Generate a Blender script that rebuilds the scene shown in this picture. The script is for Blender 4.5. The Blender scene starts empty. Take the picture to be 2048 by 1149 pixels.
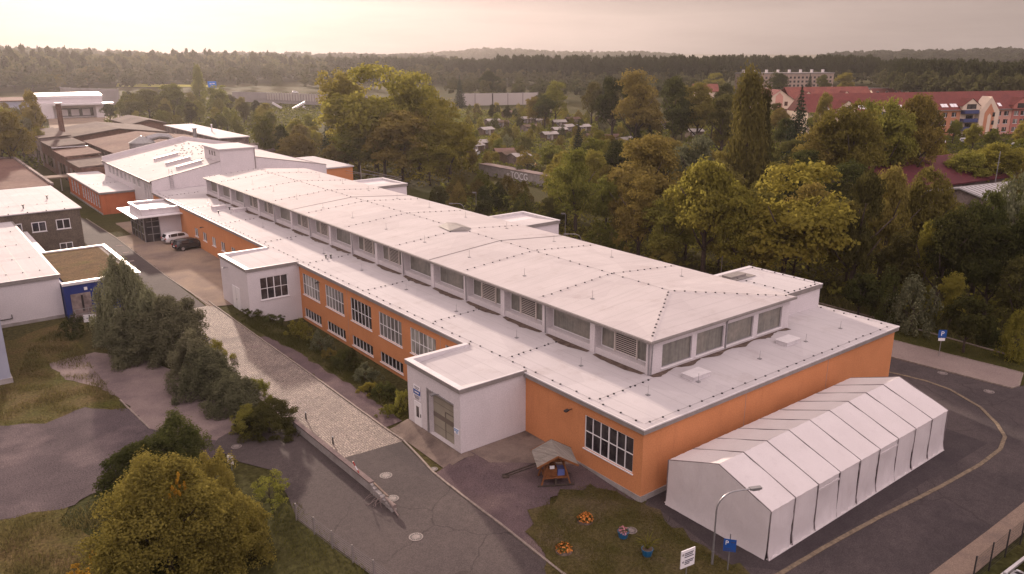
import bpy, bmesh, math, random
import numpy as np
from mathutils import Vector, Matrix
random.seed(7); RNG = np.random.default_rng(11)
PI = math.pi
S = bpy.context.scene
COL = S.collection

# ------------------------------------------------------------------ camera model (survey of the photograph)
F_PX = 1592.; PIT = math.radians(16.43); YAW = math.radians(38.05)
CX, CY, CZ = -33.394, -29.660, 27.0
def ray(u, v):
    dx = (u-1024)/F_PX; dy = (v-574.5)/F_PX
    c, s = math.cos(PIT), math.sin(PIT)
    X, Y, Z = dx, c-s*dy, -s-c*dy
    return (X*math.cos(YAW)+Y*math.sin(YAW), -X*math.sin(YAW)+Y*math.cos(YAW), Z)
def at(u, v, z=0.):
    r = ray(u, v); t = (z-CZ)/r[2]
    return (CX+r[0]*t, CY+r[1]*t)
def zat(u, v, x, y):
    dy = (v-574.5)/F_PX; c, s = math.cos(PIT), math.sin(PIT)
    d = (x-CX)*math.sin(YAW)+(y-CY)*math.cos(YAW)
    return CZ+d*(-s-c*dy)/(c-s*dy)
def ondist(u, d):            # ground point in the direction of column u at horizontal distance d
    a = YAW+math.atan((u-1024)/F_PX/math.cos(PIT))
    return CX+d*math.sin(a), CY+d*math.cos(a)

cam = bpy.data.cameras.new('camera'); cam.sensor_width = 36; cam.lens = F_PX/2048*36
cam.clip_end = 30000; cam.clip_start = .5
co = bpy.data.objects.new('camera', cam); COL.objects.link(co)
co.location = (CX, CY, CZ); co.rotation_euler = (PI/2-PIT, 0, -YAW); S.camera = co

# ------------------------------------------------------------------ materials
def nodes(name):
    m = bpy.data.materials.new(name); m.use_nodes = True
    return m, m.node_tree.nodes, m.node_tree.links, m.node_tree.nodes['Principled BSDF']
def col(c): return (c[0], c[1], c[2], 1)
def mixc(n, l, a, b, f, mode='MIX'):
    x = n.new('ShaderNodeMix'); x.data_type = 'RGBA'; x.blend_type = mode
    for s, v in ((6, a), (7, b), (0, f)):
        if hasattr(v, 'is_linked') or hasattr(v, 'links'): l.new(v, x.inputs[s])
        elif s == 0: x.inputs[0].default_value = v
        else: x.inputs[s].default_value = col(v)
    return x.outputs[2]
def noise(n, l, sc, det=4, co=None, rough=.6, stretch=None):
    t = n.new('ShaderNodeTexNoise'); t.inputs['Scale'].default_value = sc; t.inputs['Detail'].default_value = det
    t.inputs['Roughness'].default_value = rough
    g = n.new('ShaderNodeNewGeometry').outputs['Position'] if co is None else co
    if stretch:
        mp = n.new('ShaderNodeMapping'); mp.inputs['Scale'].default_value = stretch; l.new(g, mp.inputs[0]); g = mp.outputs[0]
    l.new(g, t.inputs['Vector']); return t.outputs['Fac']
def ramp(n, l, f, a, b):
    r = n.new('ShaderNodeMapRange'); r.inputs[1].default_value = a; r.inputs[2].default_value = b
    l.new(f, r.inputs[0]); return r.outputs[0]
def bump(n, l, p, h, st, d=.02):
    b = n.new('ShaderNodeBump'); b.inputs['Strength'].default_value = st; b.inputs['Distance'].default_value = d
    l.new(h, b.inputs['Height']); l.new(b.outputs[0], p.inputs['Normal'])
def M(name, c1, c2=None, sc=1., rough=.8, lo=.35, hi=.65, fine=0, fsc=20, b=0, bsc=15, metal=0, spec=.25, c3=None, sc3=.2, lo3=.5, hi3=.7, stretch=None, bd=.02):
    m, n, l, p = nodes(name)
    p.inputs['Roughness'].default_value = rough; p.inputs['Metallic'].default_value = metal
    p.inputs['Specular IOR Level'].default_value = spec
    if c2 is None: c2 = tuple(x*.85 for x in c1)
    c = mixc(n, l, c1, c2, ramp(n, l, noise(n, l, sc, 5, stretch=stretch), lo, hi))
    if c3 is not None: c = mixc(n, l, c, c3, ramp(n, l, noise(n, l, sc3, 6), lo3, hi3))
    if fine: 
        f = ramp(n, l, noise(n, l, fsc, 2), .3, .7)
        c = mixc(n, l, c, mixc(n, l, (1-fine,)*3, (1+fine,)*3, f), 1., 'MULTIPLY')
    l.new(c, p.inputs['Base Color'])
    if b: bump(n, l, p, noise(n, l, bsc, 3), b, bd)
    return m
def streaky(name, c1, c2, c3, amt=.8):
    m, n, l, p = nodes(name); p.inputs['Roughness'].default_value = .92; p.inputs['Specular IOR Level'].default_value = .15
    c = mixc(n, l, c1, c2, ramp(n, l, noise(n, l, .45, 6), .35, .65)); c = mixc(n, l, c, c3, ramp(n, l, noise(n, l, .22, 7, rough=.7), .55, .9))
    k = ramp(n, l, noise(n, l, 1., 6, stretch=(1.1, 1.1, .16), rough=.7), .56, .95); c = mixc(n, l, c, tuple(x*amt for x in c3), k)
    f = ramp(n, l, noise(n, l, 10, 2), .3, .7); c = mixc(n, l, c, mixc(n, l, (.90,)*3, (1.10,)*3, f), 1., 'MULTIPLY')
    l.new(c, p.inputs['Base Color']); bump(n, l, p, noise(n, l, 38, 3), .35); return m
def P1(name, c, rough=.5, metal=0, spec=.5, emit=None):
    m, n, l, p = nodes(name); p.inputs['Base Color'].default_value = col(c); p.inputs['Roughness'].default_value = rough
    p.inputs['Metallic'].default_value = metal; p.inputs['Specular IOR Level'].default_value = spec
    return m
def membrane(name, c, line=.84, sx=1.5, axis=0, stain=(.45, .40, .36)):
    m, n, l, p = nodes(name); p.inputs['Roughness'].default_value = .8; p.inputs['Specular IOR Level'].default_value = .06
    g = n.new('ShaderNodeNewGeometry').outputs['Position']
    sp = n.new('ShaderNodeSeparateXYZ'); l.new(g, sp.inputs[0])
    w = n.new('ShaderNodeMath'); w.operation = 'PINGPONG'; w.inputs[1].default_value = sx/2; l.new(sp.outputs[axis], w.inputs[0])
    k = ramp(n, l, w.outputs[0], .0, .045)
    base = mixc(n, l, tuple(x*.91 for x in c), c, ramp(n, l, noise(n, l, .35, 6), .3, .7))
    st = mixc(n, l, base, stain, ramp(n, l, noise(n, l, .8, 8, rough=.75), .66, .95))
    stv = mixc(n, l, st, tuple(x*.88 for x in c), ramp(n, l, noise(n, l, 1., 4, stretch=(.15, 2.2, 1) if axis else (2.2, .15, 1)), .5, .8))
    cc = mixc(n, l, mixc(n, l, stv, (line,)*3, 1., 'MULTIPLY'), stv, k)
    v = n.new('ShaderNodeTexVoronoi'); v.inputs['Scale'].default_value = .22; l.new(g, v.inputs['Vector']); q = n.new('ShaderNodeSeparateColor'); l.new(v.outputs['Color'], q.inputs[0])
    cc = mixc(n, l, cc, mixc(n, l, cc, (.95, .945, .95), 1., 'MULTIPLY'), ramp(n, l, q.outputs[1], .6, .62))
    cc = mixc(n, l, cc, mixc(n, l, cc, (.85, .82, .80), 1., 'MULTIPLY'), ramp(n, l, noise(n, l, .42, 9, rough=.74), .54, .74))
    l.new(cc, p.inputs['Base Color']); bump(n, l, p, noise(n, l, 1.1, 5), .22, .06); return m
def leafmat(name, c1, c2, c3, tr=.4, v=.35):
    m, n, l, p = nodes(name); n.remove(p); out = [x for x in n if x.type == 'OUTPUT_MATERIAL'][0]
    a = n.new('ShaderNodeAttribute'); a.attribute_name = 'tint'
    oi = n.new('ShaderNodeObjectInfo')
    c = mixc(n, l, c1, c2, a.outputs['Fac'])
    c = mixc(n, l, c, c3, ramp(n, l, oi.outputs['Random'], .35, 1.15))
    hv = n.new('ShaderNodeHueSaturation'); l.new(c, hv.inputs['Color'])
    mm = n.new('ShaderNodeMath'); mm.operation = 'MULTIPLY'; mm.inputs[1].default_value = 7.13; l.new(oi.outputs['Random'], mm.inputs[0])
    fr = n.new('ShaderNodeMath'); fr.operation = 'FRACT'; l.new(mm.outputs[0], fr.inputs[0])
    r = n.new('ShaderNodeMapRange'); r.inputs[3].default_value = 1-v; r.inputs[4].default_value = 1+v; l.new(fr.outputs[0], r.inputs[0])
    l.new(r.outputs[0], hv.inputs['Value'])
    d = n.new('ShaderNodeBsdfDiffuse'); t = n.new('ShaderNodeBsdfTranslucent'); ms = n.new('ShaderNodeMixShader'); ms.inputs[0].default_value = tr
    l.new(hv.outputs[0], d.inputs[0]); l.new(hv.outputs[0], t.inputs[0]); l.new(d.outputs[0], ms.inputs[1]); l.new(t.outputs[0], ms.inputs[2])
    l.new(ms.outputs[0], out.inputs[0]); return m
def glass(name, c, rough=.08, c2=None, sc=.6, stretch=None, spec=.6):
    m, n, l, p = nodes(name); p.inputs['Roughness'].default_value = rough; p.inputs['Specular IOR Level'].default_value = spec
    oi = n.new('ShaderNodeObjectInfo').outputs['Random']; c2 = c2 or tuple(x*.5 for x in c)
    k = mixc(n, l, c, c2, ramp(n, l, noise(n, l, sc, 3, stretch=stretch), .42, .58)); k2 = mixc(n, l, k, c2, ramp(n, l, oi, .2, .95))
    l.new(k2, p.inputs['Base Color']); bump(n, l, p, noise(n, l, .8, 2), .04, .1); return m

X = {}
X['roof'] = membrane('white_roof_membrane', (.485, .45, .46))
X['roof2'] = membrane('white_roof_membrane_upper', (.485, .44, .44), axis=1, sx=1.45)
X['fascia'] = M('grey_metal_fascia', (.25, .22, .21), (.20, .18, .17), 2, .55)
X['coping'] = M('white_metal_coping', (.62, .58, .59), (.54, .51, .52), 2, .45)
X['orange'] = streaky('orange_render', (.56, .235, .105), (.51, .21, .092), (.45, .185, .085), .92)
X['redorange'] = streaky('red_orange_render', (.48, .145, .065), (.43, .125, .055), (.33, .10, .05))
X['white'] = streaky('pale_render', (.60, .55, .56), (.56, .515, .525), (.51, .46, .465), .93)
X['plinth'] = M('concrete_plinth', (.34, .31, .30), (.25, .22, .21), 1.2, .9, fine=.15)
X['frame'] = P1('white_window_frame', (.74, .71, .72), .4)
X['glass'] = glass('dark_window_glass', (.085, .075, .075), .07, (.022, .018, .022), .7)
X['glassblind'] = glass('window_glass_with_blinds', (.38, .37, .34), .22, (.13, .12, .115), .7, (1, 1.1, .3))
X['wired'] = M('cast_wired_glass', (.20, .19, .165), (.13, .125, .11), 1.6, .28, .35, .65, fine=.15, fsc=3, stretch=(3, 3, .3), b=.2, bsc=10, c3=(.27, .24, .20), sc3=.5, lo3=.5, hi3=.8, spec=.5)
X['louvre'] = P1('pale_louvre_metal', (.66, .59, .54), .5)
X['dark'] = P1('dark_plastic', (.025, .022, .024), .6)
X['steel'] = M('galvanised_steel', (.34, .33, .34), (.27, .26, .27), 3, .42, metal=.6)
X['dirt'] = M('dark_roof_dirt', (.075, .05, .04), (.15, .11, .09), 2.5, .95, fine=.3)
def asphalt_mat(name, c1, c2, c3, seed):
    m, n, l, p = nodes(name); p.inputs['Roughness'].default_value = .93; p.inputs['Specular IOR Level'].default_value = .18
    g = n.new('ShaderNodeNewGeometry').outputs['Position']
    c = mixc(n, l, c1, c2, ramp(n, l, noise(n, l, .22+seed*.05, 6), .35, .65))
    c = mixc(n, l, c, c3, ramp(n, l, noise(n, l, .11, 6, rough=.7), .48, .72))
    v = n.new('ShaderNodeTexVoronoi'); v.inputs['Scale'].default_value = .16; v.inputs['Randomness'].default_value = 1; l.new(g, v.inputs['Vector'])
    sp = n.new('ShaderNodeSeparateColor'); l.new(v.outputs['Color'], sp.inputs[0])
    c = mixc(n, l, c, mixc(n, l, c, (.90, .90, .92), 1., 'MULTIPLY'), ramp(n, l, sp.outputs[0], .82, .84))
    d = n.new('ShaderNodeVectorMath'); d.operation = 'ADD'; nz = n.new('ShaderNodeTexNoise'); nz.inputs['Scale'].default_value = .7; nz.inputs['Detail'].default_value = 5; l.new(g, nz.inputs['Vector']); l.new(g, d.inputs[0]); l.new(nz.outputs['Color'], d.inputs[1])
    e = n.new('ShaderNodeTexVoronoi'); e.feature = 'DISTANCE_TO_EDGE'; e.inputs['Scale'].default_value = .19; l.new(d.outputs[0], e.inputs['Vector'])
    k = n.new('ShaderNodeMath'); k.operation = 'MULTIPLY'; l.new(ramp(n, l, e.outputs['Distance'], .010, .004), k.inputs[0]); l.new(ramp(n, l, noise(n, l, .09, 3), .48, .56), k.inputs[1])
    c = mixc(n, l, c, tuple(x*.68 for x in c1), k.outputs[0])
    f = ramp(n, l, noise(n, l, 15, 2), .3, .7); c = mixc(n, l, c, mixc(n, l, (.68,)*3, (1.32,)*3, f), 1., 'MULTIPLY')
    f2 = ramp(n, l, noise(n, l, 2.2, 5), .3, .7); c = mixc(n, l, c, mixc(n, l, (.88,)*3, (1.1,)*3, f2), 1., 'MULTIPLY')
    l.new(c, p.inputs['Base Color']); bump(n, l, p, noise(n, l, 50, 3), .3); return m
X['asphalt'] = asphalt_mat('asphalt', (.072, .057, .056), (.055, .044, .044), (.095, .075, .071), 0)
X['asphalt2'] = asphalt_mat('dark_asphalt', (.064, .051, .052), (.048, .039, .041), (.084, .067, .066), 1)
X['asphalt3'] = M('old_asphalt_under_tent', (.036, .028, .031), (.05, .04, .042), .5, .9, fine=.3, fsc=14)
X['concrete'] = M('worn_yard_concrete', (.27, .205, .155), (.19, .145, .125), .22, .9, fine=.16, fsc=10, b=.2, bsc=30, c3=(.11, .085, .08), sc3=.16, lo3=.56, hi3=.76, spec=.02)
X['concrete2'] = M('dusty_concrete_pad', (.20, .155, .145), (.145, .11, .11), .4, .9, fine=.2, fsc=12, b=.25, bsc=30, c3=(.10, .077, .08), sc3=.25, lo3=.5, hi3=.75, spec=.02)
X['apron'] = M('brown_concrete_apron', (.20, .155, .13), (.15, .115, .10), .8, .9, fine=.15, fsc=14, c3=(.08, .06, .055), sc3=.45, lo3=.5, hi3=.75, spec=.02)
X['gravel'] = M('purple_grey_gravel', (.102, .081, .085), (.072, .057, .062), .35, .95, fine=.4, fsc=11, b=.6, bsc=22, c3=(.16, .124, .124), sc3=.22, lo3=.52, hi3=.75, bd=.05, spec=.02)
X['yard'] = M('fine_brown_gravel', (.115, .082, .085), (.085, .062, .066), .5, .95, fine=.35, fsc=14, b=.5, bsc=25, c3=(.15, .11, .105), sc3=.3, bd=.04, spec=.02)
X['sidewalk'] = M('pale_pavement', (.235, .185, .17), (.20, .155, .145), .3, .9, fine=.18, fsc=12, c3=(.12, .10, .11), sc3=.12, lo3=.55, hi3=.62, spec=.02)
X['lawn'] = M('lawn_soil', (.050, .046, .015), (.080, .062, .030), .5, .95, fine=.4, fsc=7, b=.8, bsc=9, c3=(.10, .075, .05), sc3=.35, lo3=.5, hi3=.75, bd=.08, spec=.02)
X['ground'] = M('rough_ground', (.050, .044, .016), (.072, .058, .026), .06, .97, fine=.4, fsc=3, b=.6, bsc=3, c3=(.040, .042, .015), sc3=.03, lo3=.4, hi3=.65, bd=.15, spec=.02)
X['meadow'] = M('dry_meadow', (.105, .072, .036), (.075, .065, .022), .4, .97, fine=.45, fsc=5, b=.8, bsc=7, c3=(.058, .062, .016), sc3=.18, lo3=.45, hi3=.7, bd=.1, spec=.02)
X['verge'] = M('green_verge', (.040, .040, .012), (.056, .050, .018), .5, .97, fine=.4, fsc=8, b=.7, bsc=9, bd=.08, spec=.02)
X['kerb'] = M('kerb_stone', (.26, .21, .18), (.18, .145, .13), 3, .9, fine=.2)
X['kerbyellow'] = M('sandy_kerb_setts', (.19, .145, .10), (.13, .10, .075), 2, .9, fine=.25, fsc=5)
def canvas_mat(name, c, c2, c3):
    m, n, l, p = nodes(name); p.inputs['Roughness'].default_value = .55; p.inputs['Specular IOR Level'].default_value = .3
    out = [x for x in n if x.type == 'OUTPUT_MATERIAL'][0]
    k = mixc(n, l, c, c2, ramp(n, l, noise(n, l, .5, 5), .35, .65)); k = mixc(n, l, k, c3, ramp(n, l, noise(n, l, 1., 7, stretch=(1.6, 1.6, .3), rough=.7), .56, .85))
    f = ramp(n, l, noise(n, l, 25, 2), .3, .7); k = mixc(n, l, k, mixc(n, l, (.95,)*3, (1.05,)*3, f), 1., 'MULTIPLY')
    l.new(k, p.inputs['Base Color']); bump(n, l, p, noise(n, l, 1.6, 4, stretch=(1, 1, .45)), .6, .12)
    t = n.new('ShaderNodeBsdfTranslucent'); l.new(k, t.inputs[0]); ms = n.new('ShaderNodeMixShader'); ms.inputs[0].default_value = .22; l.new(p.outputs[0], ms.inputs[1]); l.new(t.outputs[0], ms.inputs[2]); l.new(ms.outputs[0], out.inputs[0]); return m
X['canvas'] = canvas_mat('white_tent_canvas', (.70, .645, .65), (.66, .605, .61), (.57, .51, .515))
X['canvasroof'] = canvas_mat('white_tent_roof_canvas', (.74, .68, .685), (.70, .64, .645), (.62, .56, .565))
X['seam'] = P1('tent_seam', (.17, .14, .145), .6)
X['bark'] = M('bark', (.075, .055, .045), (.04, .03, .026), 3, .95)
X['wood'] = M('orange_stained_wood', (.22, .085, .03), (.13, .05, .022), 3, .75, fine=.2)
X['greywood'] = M('weathered_grey_boards', (.24, .21, .185), (.15, .13, .115), 1.2, .9, fine=.2, stretch=(6, .6, 1))
X['redroof'] = M('red_tile_roof', (.165, .042, .036), (.125, .034, .032), .3, .8, fine=.15, fsc=2)
X['redroof2'] = M('light_red_tile_roof', (.21, .068, .052), (.16, .05, .042), .4, .8, fine=.15, fsc=2)
X['maroon'] = M('maroon_roof', (.10, .020, .028), (.075, .016, .022), .4, .75, fine=.12, fsc=2)
X['felt'] = M('old_roofing_felt', (.125, .092, .085), (.085, .062, .060), .15, .9, fine=.2, fsc=1.5, c3=(.17, .13, .11), sc3=.08, lo3=.5, hi3=.75, spec=.02)
X['feltred'] = M('reddish_roofing_felt', (.16, .095, .08), (.12, .072, .065), .15, .9, fine=.2, fsc=1.5, c3=(.20, .14, .115), sc3=.1, lo3=.5, hi3=.75, spec=.02)
X['brick'] = M('old_brown_brick', (.17, .092, .068), (.11, .065, .055), .8, .95, fine=.25, fsc=3)
X['oldwall'] = M('stained_old_render', (.27, .215, .20), (.13, .095, .09), .35, .95, fine=.2, fsc=3, c3=(.085, .06, .06), sc3=.5, lo3=.52, hi3=.7)
X['brownrender'] = M('brown_pebbledash', (.135, .105, .082), (.10, .078, .062), .7, .95, fine=.3, fsc=9, b=.4, bsc=30, c3=(.075, .058, .05), sc3=.4, lo3=.5, hi3=.8)
X['blue'] = M('blue_painted_wall', (.012, .028, .17), (.010, .022, .13), .6, .7)
X['sedum'] = M('brown_sedum_roof', (.13, .082, .042), (.095, .062, .034), .6, .97, fine=.35, fsc=6, b=.6, bsc=8, c3=(.10, .085, .03), sc3=.35, bd=.05, spec=.02)
X['pebble'] = M('pebble_strip', (.28, .24, .22), (.14, .12, .11), 5, .95, fine=.3)
X['greyblue'] = M('blue_grey_cladding', (.33, .34, .42), (.29, .30, .37), .6, .6)
X['metalroof'] = M('pale_profiled_metal_roof', (.50, .48, .50), (.42, .40, .42), .4, .42, metal=.2)
X['ochre'] = M('ochre_grey_wall', (.36, .27, .22), (.30, .225, .19), .3, .9, fine=.1, fsc=2)
X['pink'] = M('pink_render', (.56, .30, .24), (.5, .27, .22), .3, .9)
X['salmon'] = M('salmon_render', (.50, .225, .13), (.45, .2, .12), .3, .9)
X['cream'] = M('cream_render', (.66, .53, .42), (.6, .48, .38), .3, .9)
X['rose'] = M('rose_render', (.42, .16, .13), (.38, .145, .12), .3, .9)
X['balcony'] = P1('blue_balcony_panel', (.045, .055, .15), .5)
X['signblue'] = P1('sign_blue', (.012, .07, .28), .4)
X['signwhite'] = P1('sign_white', (.75, .72, .74), .45)
X['ink'] = P1('sign_ink', (.03, .03, .06), .5)
X['noisewall'] = M('noise_barrier_panels', (.30, .27, .27), (.24, .215, .215), .1, .8, fine=.1, fsc=.4)
X['clearwall'] = M('pale_noise_glazing', (.44, .39, .37), (.38, .34, .32), .05, .5)
X['field'] = M('sunlit_yellow_field', (.42, .38, .09), (.36, .34, .09), .02, .95, spec=.02)
X['motorway'] = M('highway_blue_sign_paint', (.02, .16, .55), (.018, .14, .5), .3, .5)
X['grate'] = M('manhole_iron', (.24, .20, .19), (.14, .115, .11), 8, .7)
X['shed1'] = M('pale_shed_roof', (.40, .36, .34), (.30, .27, .25), .5, .7)
X['shed2'] = M('brown_shed_boards', (.15, .105, .075), (.1, .07, .055), .8, .9)
X['shed3'] = M('rusty_shed_roof', (.20, .12, .095), (.14, .09, .075), .6, .9)
X['container'] = P1('blue_lorry_paint', (.05, .12, .34), .5)
X['flower_o'] = P1('orange_petals', (.48, .16, .02), .7)
X['flower_p'] = P1('pink_petals', (.55, .22, .26), .7)
X['pot'] = P1('blue_glazed_pot', (.014, .10, .22), .4)
X['gatepaint'] = M('cream_grey_gate_paint', (.30, .27, .21), (.25, .22, .175), .8, .5)
X['gatedark'] = P1('dark_gate_band', (.13, .105, .085), .4)
X['tyre'] = P1('tyre_rubber', (.02, .019, .02), .85)
X['rim'] = P1('alloy_rim', (.42, .41, .42), .35, .7)
X['carglass'] = P1('car_glass', (.018, .018, .022), .06, 0, .8)
X['redlamp'] = P1('tail_lamp_red', (.35, .02, .02), .3)
X['whitelamp'] = P1('head_lamp', (.6, .6, .62), .2)
for nm, c in (('white', (.66, .64, .65)), ('black', (.022, .020, .023)), ('silver', (.42, .41, .43)), ('copper', (.24, .075, .03)), ('yellow', (.62, .50, .20)), ('red', (.3, .03, .03)), ('grey', (.2, .2, .22)), ('blue', (.04, .07, .22))):
    X['car_'+nm] = P1('car_paint_'+nm, c, .25, .15, .6)

def cobble_mat():
    m, n, l, p = nodes('granite_cobbles'); p.inputs['Roughness'].default_value = .8; p.inputs['Specular IOR Level'].default_value = .25
    g = n.new('ShaderNodeNewGeometry').outputs['Position']
    v = n.new('ShaderNodeTexVoronoi'); v.inputs['Scale'].default_value = 5.6; v.inputs['Randomness'].default_value = .55; l.new(g, v.inputs['Vector'])
    e = n.new('ShaderNodeTexVoronoi'); e.feature = 'DISTANCE_TO_EDGE'; e.inputs['Scale'].default_value = 5.6; e.inputs['Randomness'].default_value = .55; l.new(g, e.inputs['Vector'])
    sp = n.new('ShaderNodeSeparateColor'); l.new(v.outputs['Color'], sp.inputs[0])
    c = mixc(n, l, (.22, .178, .158), (.36, .292, .252), sp.outputs[0])
    c = mixc(n, l, c, (.13, .10, .10), ramp(n, l, noise(n, l, .25, 4), .5, .75))
    c = mixc(n, l, (.085, .066, .058), c, ramp(n, l, e.outputs['Distance'], .03, .16))
    l.new(c, p.inputs['Base Color']); bump(n, l, p, ramp(n, l, e.outputs['Distance'], .0, .3), .9, .045); return m
X['cobble'] = cobble_mat()
def paver_mat():
    m, n, l, p = nodes('sandy_pavers'); p.inputs['Roughness'].default_value = .9
    g = n.new('ShaderNodeNewGeometry').outputs['Position']
    b = n.new('ShaderNodeTexBrick'); b.inputs['Scale'].default_value = 5; l.new(g, b.inputs['Vector'])
    b.inputs['Color1'].default_value = (.26, .185, .14, 1); b.inputs['Color2'].default_value = (.19, .135, .105, 1); b.inputs['Mortar'].default_value = (.08, .058, .05, 1)
    c = mixc(n, l, b.outputs['Color'], (.11, .08, .07), ramp(n, l, noise(n, l, .7, 5), .5, .8)); l.new(c, p.inputs['Base Color']); return m
X['paver'] = paver_mat()
X['leaf'] = leafmat('leaf_mid_green', (.102, .112, .024), (.215, .210, .046), (.21, .172, .042))
X['leafdark'] = leafmat('leaf_dark_green', (.038, .046, .016), (.086, .090, .028), (.105, .090, .030))
X['leafgold'] = leafmat('leaf_yellow_green', (.175, .165, .034), (.31, .275, .056), (.27, .22, .048), .58, .2)
X['leafwillow'] = leafmat('leaf_olive_willow', (.155, .130, .032), (.28, .232, .058), (.245, .19, .048), .45, .15)
X['leafbrown'] = leafmat('leaf_autumn_brown', (.130, .102, .030), (.225, .172, .048), (.16, .142, .040))
X['leaforange'] = leafmat('leaf_autumn_gold', (.30, .155, .018), (.42, .24, .03), (.34, .2, .03), .4)
X['needle'] = leafmat('spruce_needles', (.026, .036, .022), (.055, .066, .036), (.05, .06, .038), .15)
X['needle2'] = leafmat('pine_needles', (.034, .042, .018), (.070, .076, .030), (.07, .072, .03), .2)
X['leafgrey'] = leafmat('leaf_grey_green_shrub', (.098, .104, .058), (.185, .188, .105), (.165, .15, .09), .3)
X['grass'] = leafmat('grass_blades', (.080, .068, .022), (.14, .110, .042), (.105, .095, .030), .4)
X['grassgreen'] = leafmat('green_grass_blades', (.062, .070, .018), (.11, .108, .030), (.10, .09, .028), .4)
X['wildgrass'] = leafmat('dry_weeds', (.095, .082, .032), (.15, .125, .052), (.085, .088, .026), .4)
X['canopyfar'] = leafmat('far_wood_leaves', (.048, .054, .022), (.096, .092, .036), (.085, .078, .034))

# ------------------------------------------------------------------ mesh tools
class MB:
    def __init__(s): s.v = []; s.f = []; s.m = []; s.sm = []; s.k = 0; s.smooth = False
    def add(s, vs, fs):
        o = len(s.v); s.v += [tuple(a) for a in vs]
        for f in fs: s.f.append([o+i for i in f]); s.m.append(s.k); s.sm.append(s.smooth)
        return s
    def quad(s, a, b, c, d): return s.add([a, b, c, d], [(0, 1, 2, 3)])
    def poly(s, pts): return s.add(pts, [tuple(range(len(pts)))])
    def box(s, x0, x1, y0, y1, z0, z1):
        return s.add([(x0, y0, z0), (x1, y0, z0), (x1, y1, z0), (x0, y1, z0), (x0, y0, z1), (x1, y0, z1), (x1, y1, z1), (x0, y1, z1)],
              [(3, 2, 1, 0), (4, 5, 6, 7), (0, 1, 5, 4), (1, 2, 6, 5), (2, 3, 7, 6), (3, 0, 4, 7)])
    def obox(s, c, dx, dy, dz):   # box centred on c with half-axis vectors
        c, dx, dy, dz = map(Vector, (c, dx, dy, dz))
        return s.add([c+dx*i+dy*j+dz*k for k in (-1, 1) for j in (-1, 1) for i in (-1, 1)],
              [(0, 2, 3, 1), (4, 5, 7, 6), (0, 1, 5, 4), (1, 3, 7, 5), (3, 2, 6, 7), (2, 0, 4, 6)])
    def bar(s, p, q, w, h=None, up=(0, 0, 1)):
        p, q = Vector(p), Vector(q); d = (q-p); L = d.length; d.normalize()
        u = Vector(up)
        if abs(d.dot(u)) > .95: u = Vector((1, 0, 0))
        a = d.cross(u).normalized(); b = a.cross(d)
        return s.obox((p+q)/2, d*L/2, a*w/2, b*(h or w)/2)
    def tube(s, pts, r, n=8, cap=True):
        pts = [Vector(p) for p in pts]; rr = r if isinstance(r, (list, tuple)) else [r]*len(pts)
        vs = []; u0 = None
        for i, p in enumerate(pts):
            d = (pts[min(i+1, len(pts)-1)]-pts[max(i-1, 0)]).normalized()
            if u0 is None: u0 = Vector((0, 0, 1)) if abs(d.z) < .9 else Vector((1, 0, 0))
            a = d.cross(u0).normalized(); b = a.cross(d); u0 = b
            vs += [p+(a*math.cos(2*PI*k/n)+b*math.sin(2*PI*k/n))*rr[i] for k in range(n)]
        fs = [(i*n+k, i*n+(k+1) % n, (i+1)*n+(k+1) % n, (i+1)*n+k) for i in range(len(pts)-1) for k in range(n)]
        if cap: fs += [tuple(range(n-1, -1, -1)), tuple(range((len(pts)-1)*n, len(pts)*n))]
        return s.add(vs, fs)
    def cyl(s, x, y, z0, z1, r0, r1=None, n=16): return s.tube([(x, y, z0), (x, y, z1)], [r0, r0 if r1 is None else r1], n)
    def prism(s, poly, z0, z1):
        n = len(poly); a = sum(poly[i][0]*poly[(i+1) % n][1]-poly[(i+1) % n][0]*poly[i][1] for i in range(n))
        if a < 0: poly = poly[::-1]
        return s.add([(p[0], p[1], z0) for p in poly]+[(p[0], p[1], z1) for p in poly],
              [tuple(range(n-1, -1, -1)), tuple(range(n, 2*n))]+[(i, (i+1) % n, n+(i+1) % n, n+i) for i in range(n)])
    def wall(s, ax, c, a0, a1, z0, z1, ops=(), dep=.15, sg=1):
        """wall sheet in plane x=c (ax 0) or y=c (ax 1) with real openings (b0,b1,y0,y1) and reveals dep deep towards sg"""
        A = sorted({a0, a1, *[o[0] for o in ops], *[o[1] for o in ops]}); Z = sorted({z0, z1, *[o[2] for o in ops], *[o[3] for o in ops]})
        P = (lambda a, z, d=0: (c+d*sg, a, z)) if ax == 0 else (lambda a, z, d=0: (a, c+d*sg, z))
        for i in range(len(A)-1):
            for j in range(len(Z)-1):
                ma, mz = (A[i]+A[i+1])/2, (Z[j]+Z[j+1])/2
                if any(o[0] < ma < o[1] and o[2] < mz < o[3] for o in ops): continue
                s.quad(P(A[i], Z[j]), P(A[i+1], Z[j]), P(A[i+1], Z[j+1]), P(A[i], Z[j+1]))
        for o in ops:
            b0, b1, y0, y1 = o[:4]
            for (p, q) in (((b0, y0), (b1, y0)), ((b1, y0), (b1, y1)), ((b1, y1), (b0, y1)), ((b0, y1), (b0, y0))):
                s.quad(P(*p), P(*q), P(*q, dep), P(*p, dep))
        return s
    def build(s, name, mats, parent=None, off=(0, 0, 0)):
        me = bpy.data.meshes.new(name); ox, oy, oz = off
        me.from_pydata([(a-ox, b-oy, c-oz) for a, b, c in s.v], [], s.f)
        for m in (mats if isinstance(mats, (list, tuple)) else [mats]): me.materials.append(X[m] if isinstance(m, str) else m)
        me.polygons.foreach_set('material_index', s.m)
        me.polygons.foreach_set('use_smooth', s.sm)
        me.update()
        o = bpy.data.objects.new(name, me); COL.objects.link(o)
        if parent is not None: o.parent = parent
        return o
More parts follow.
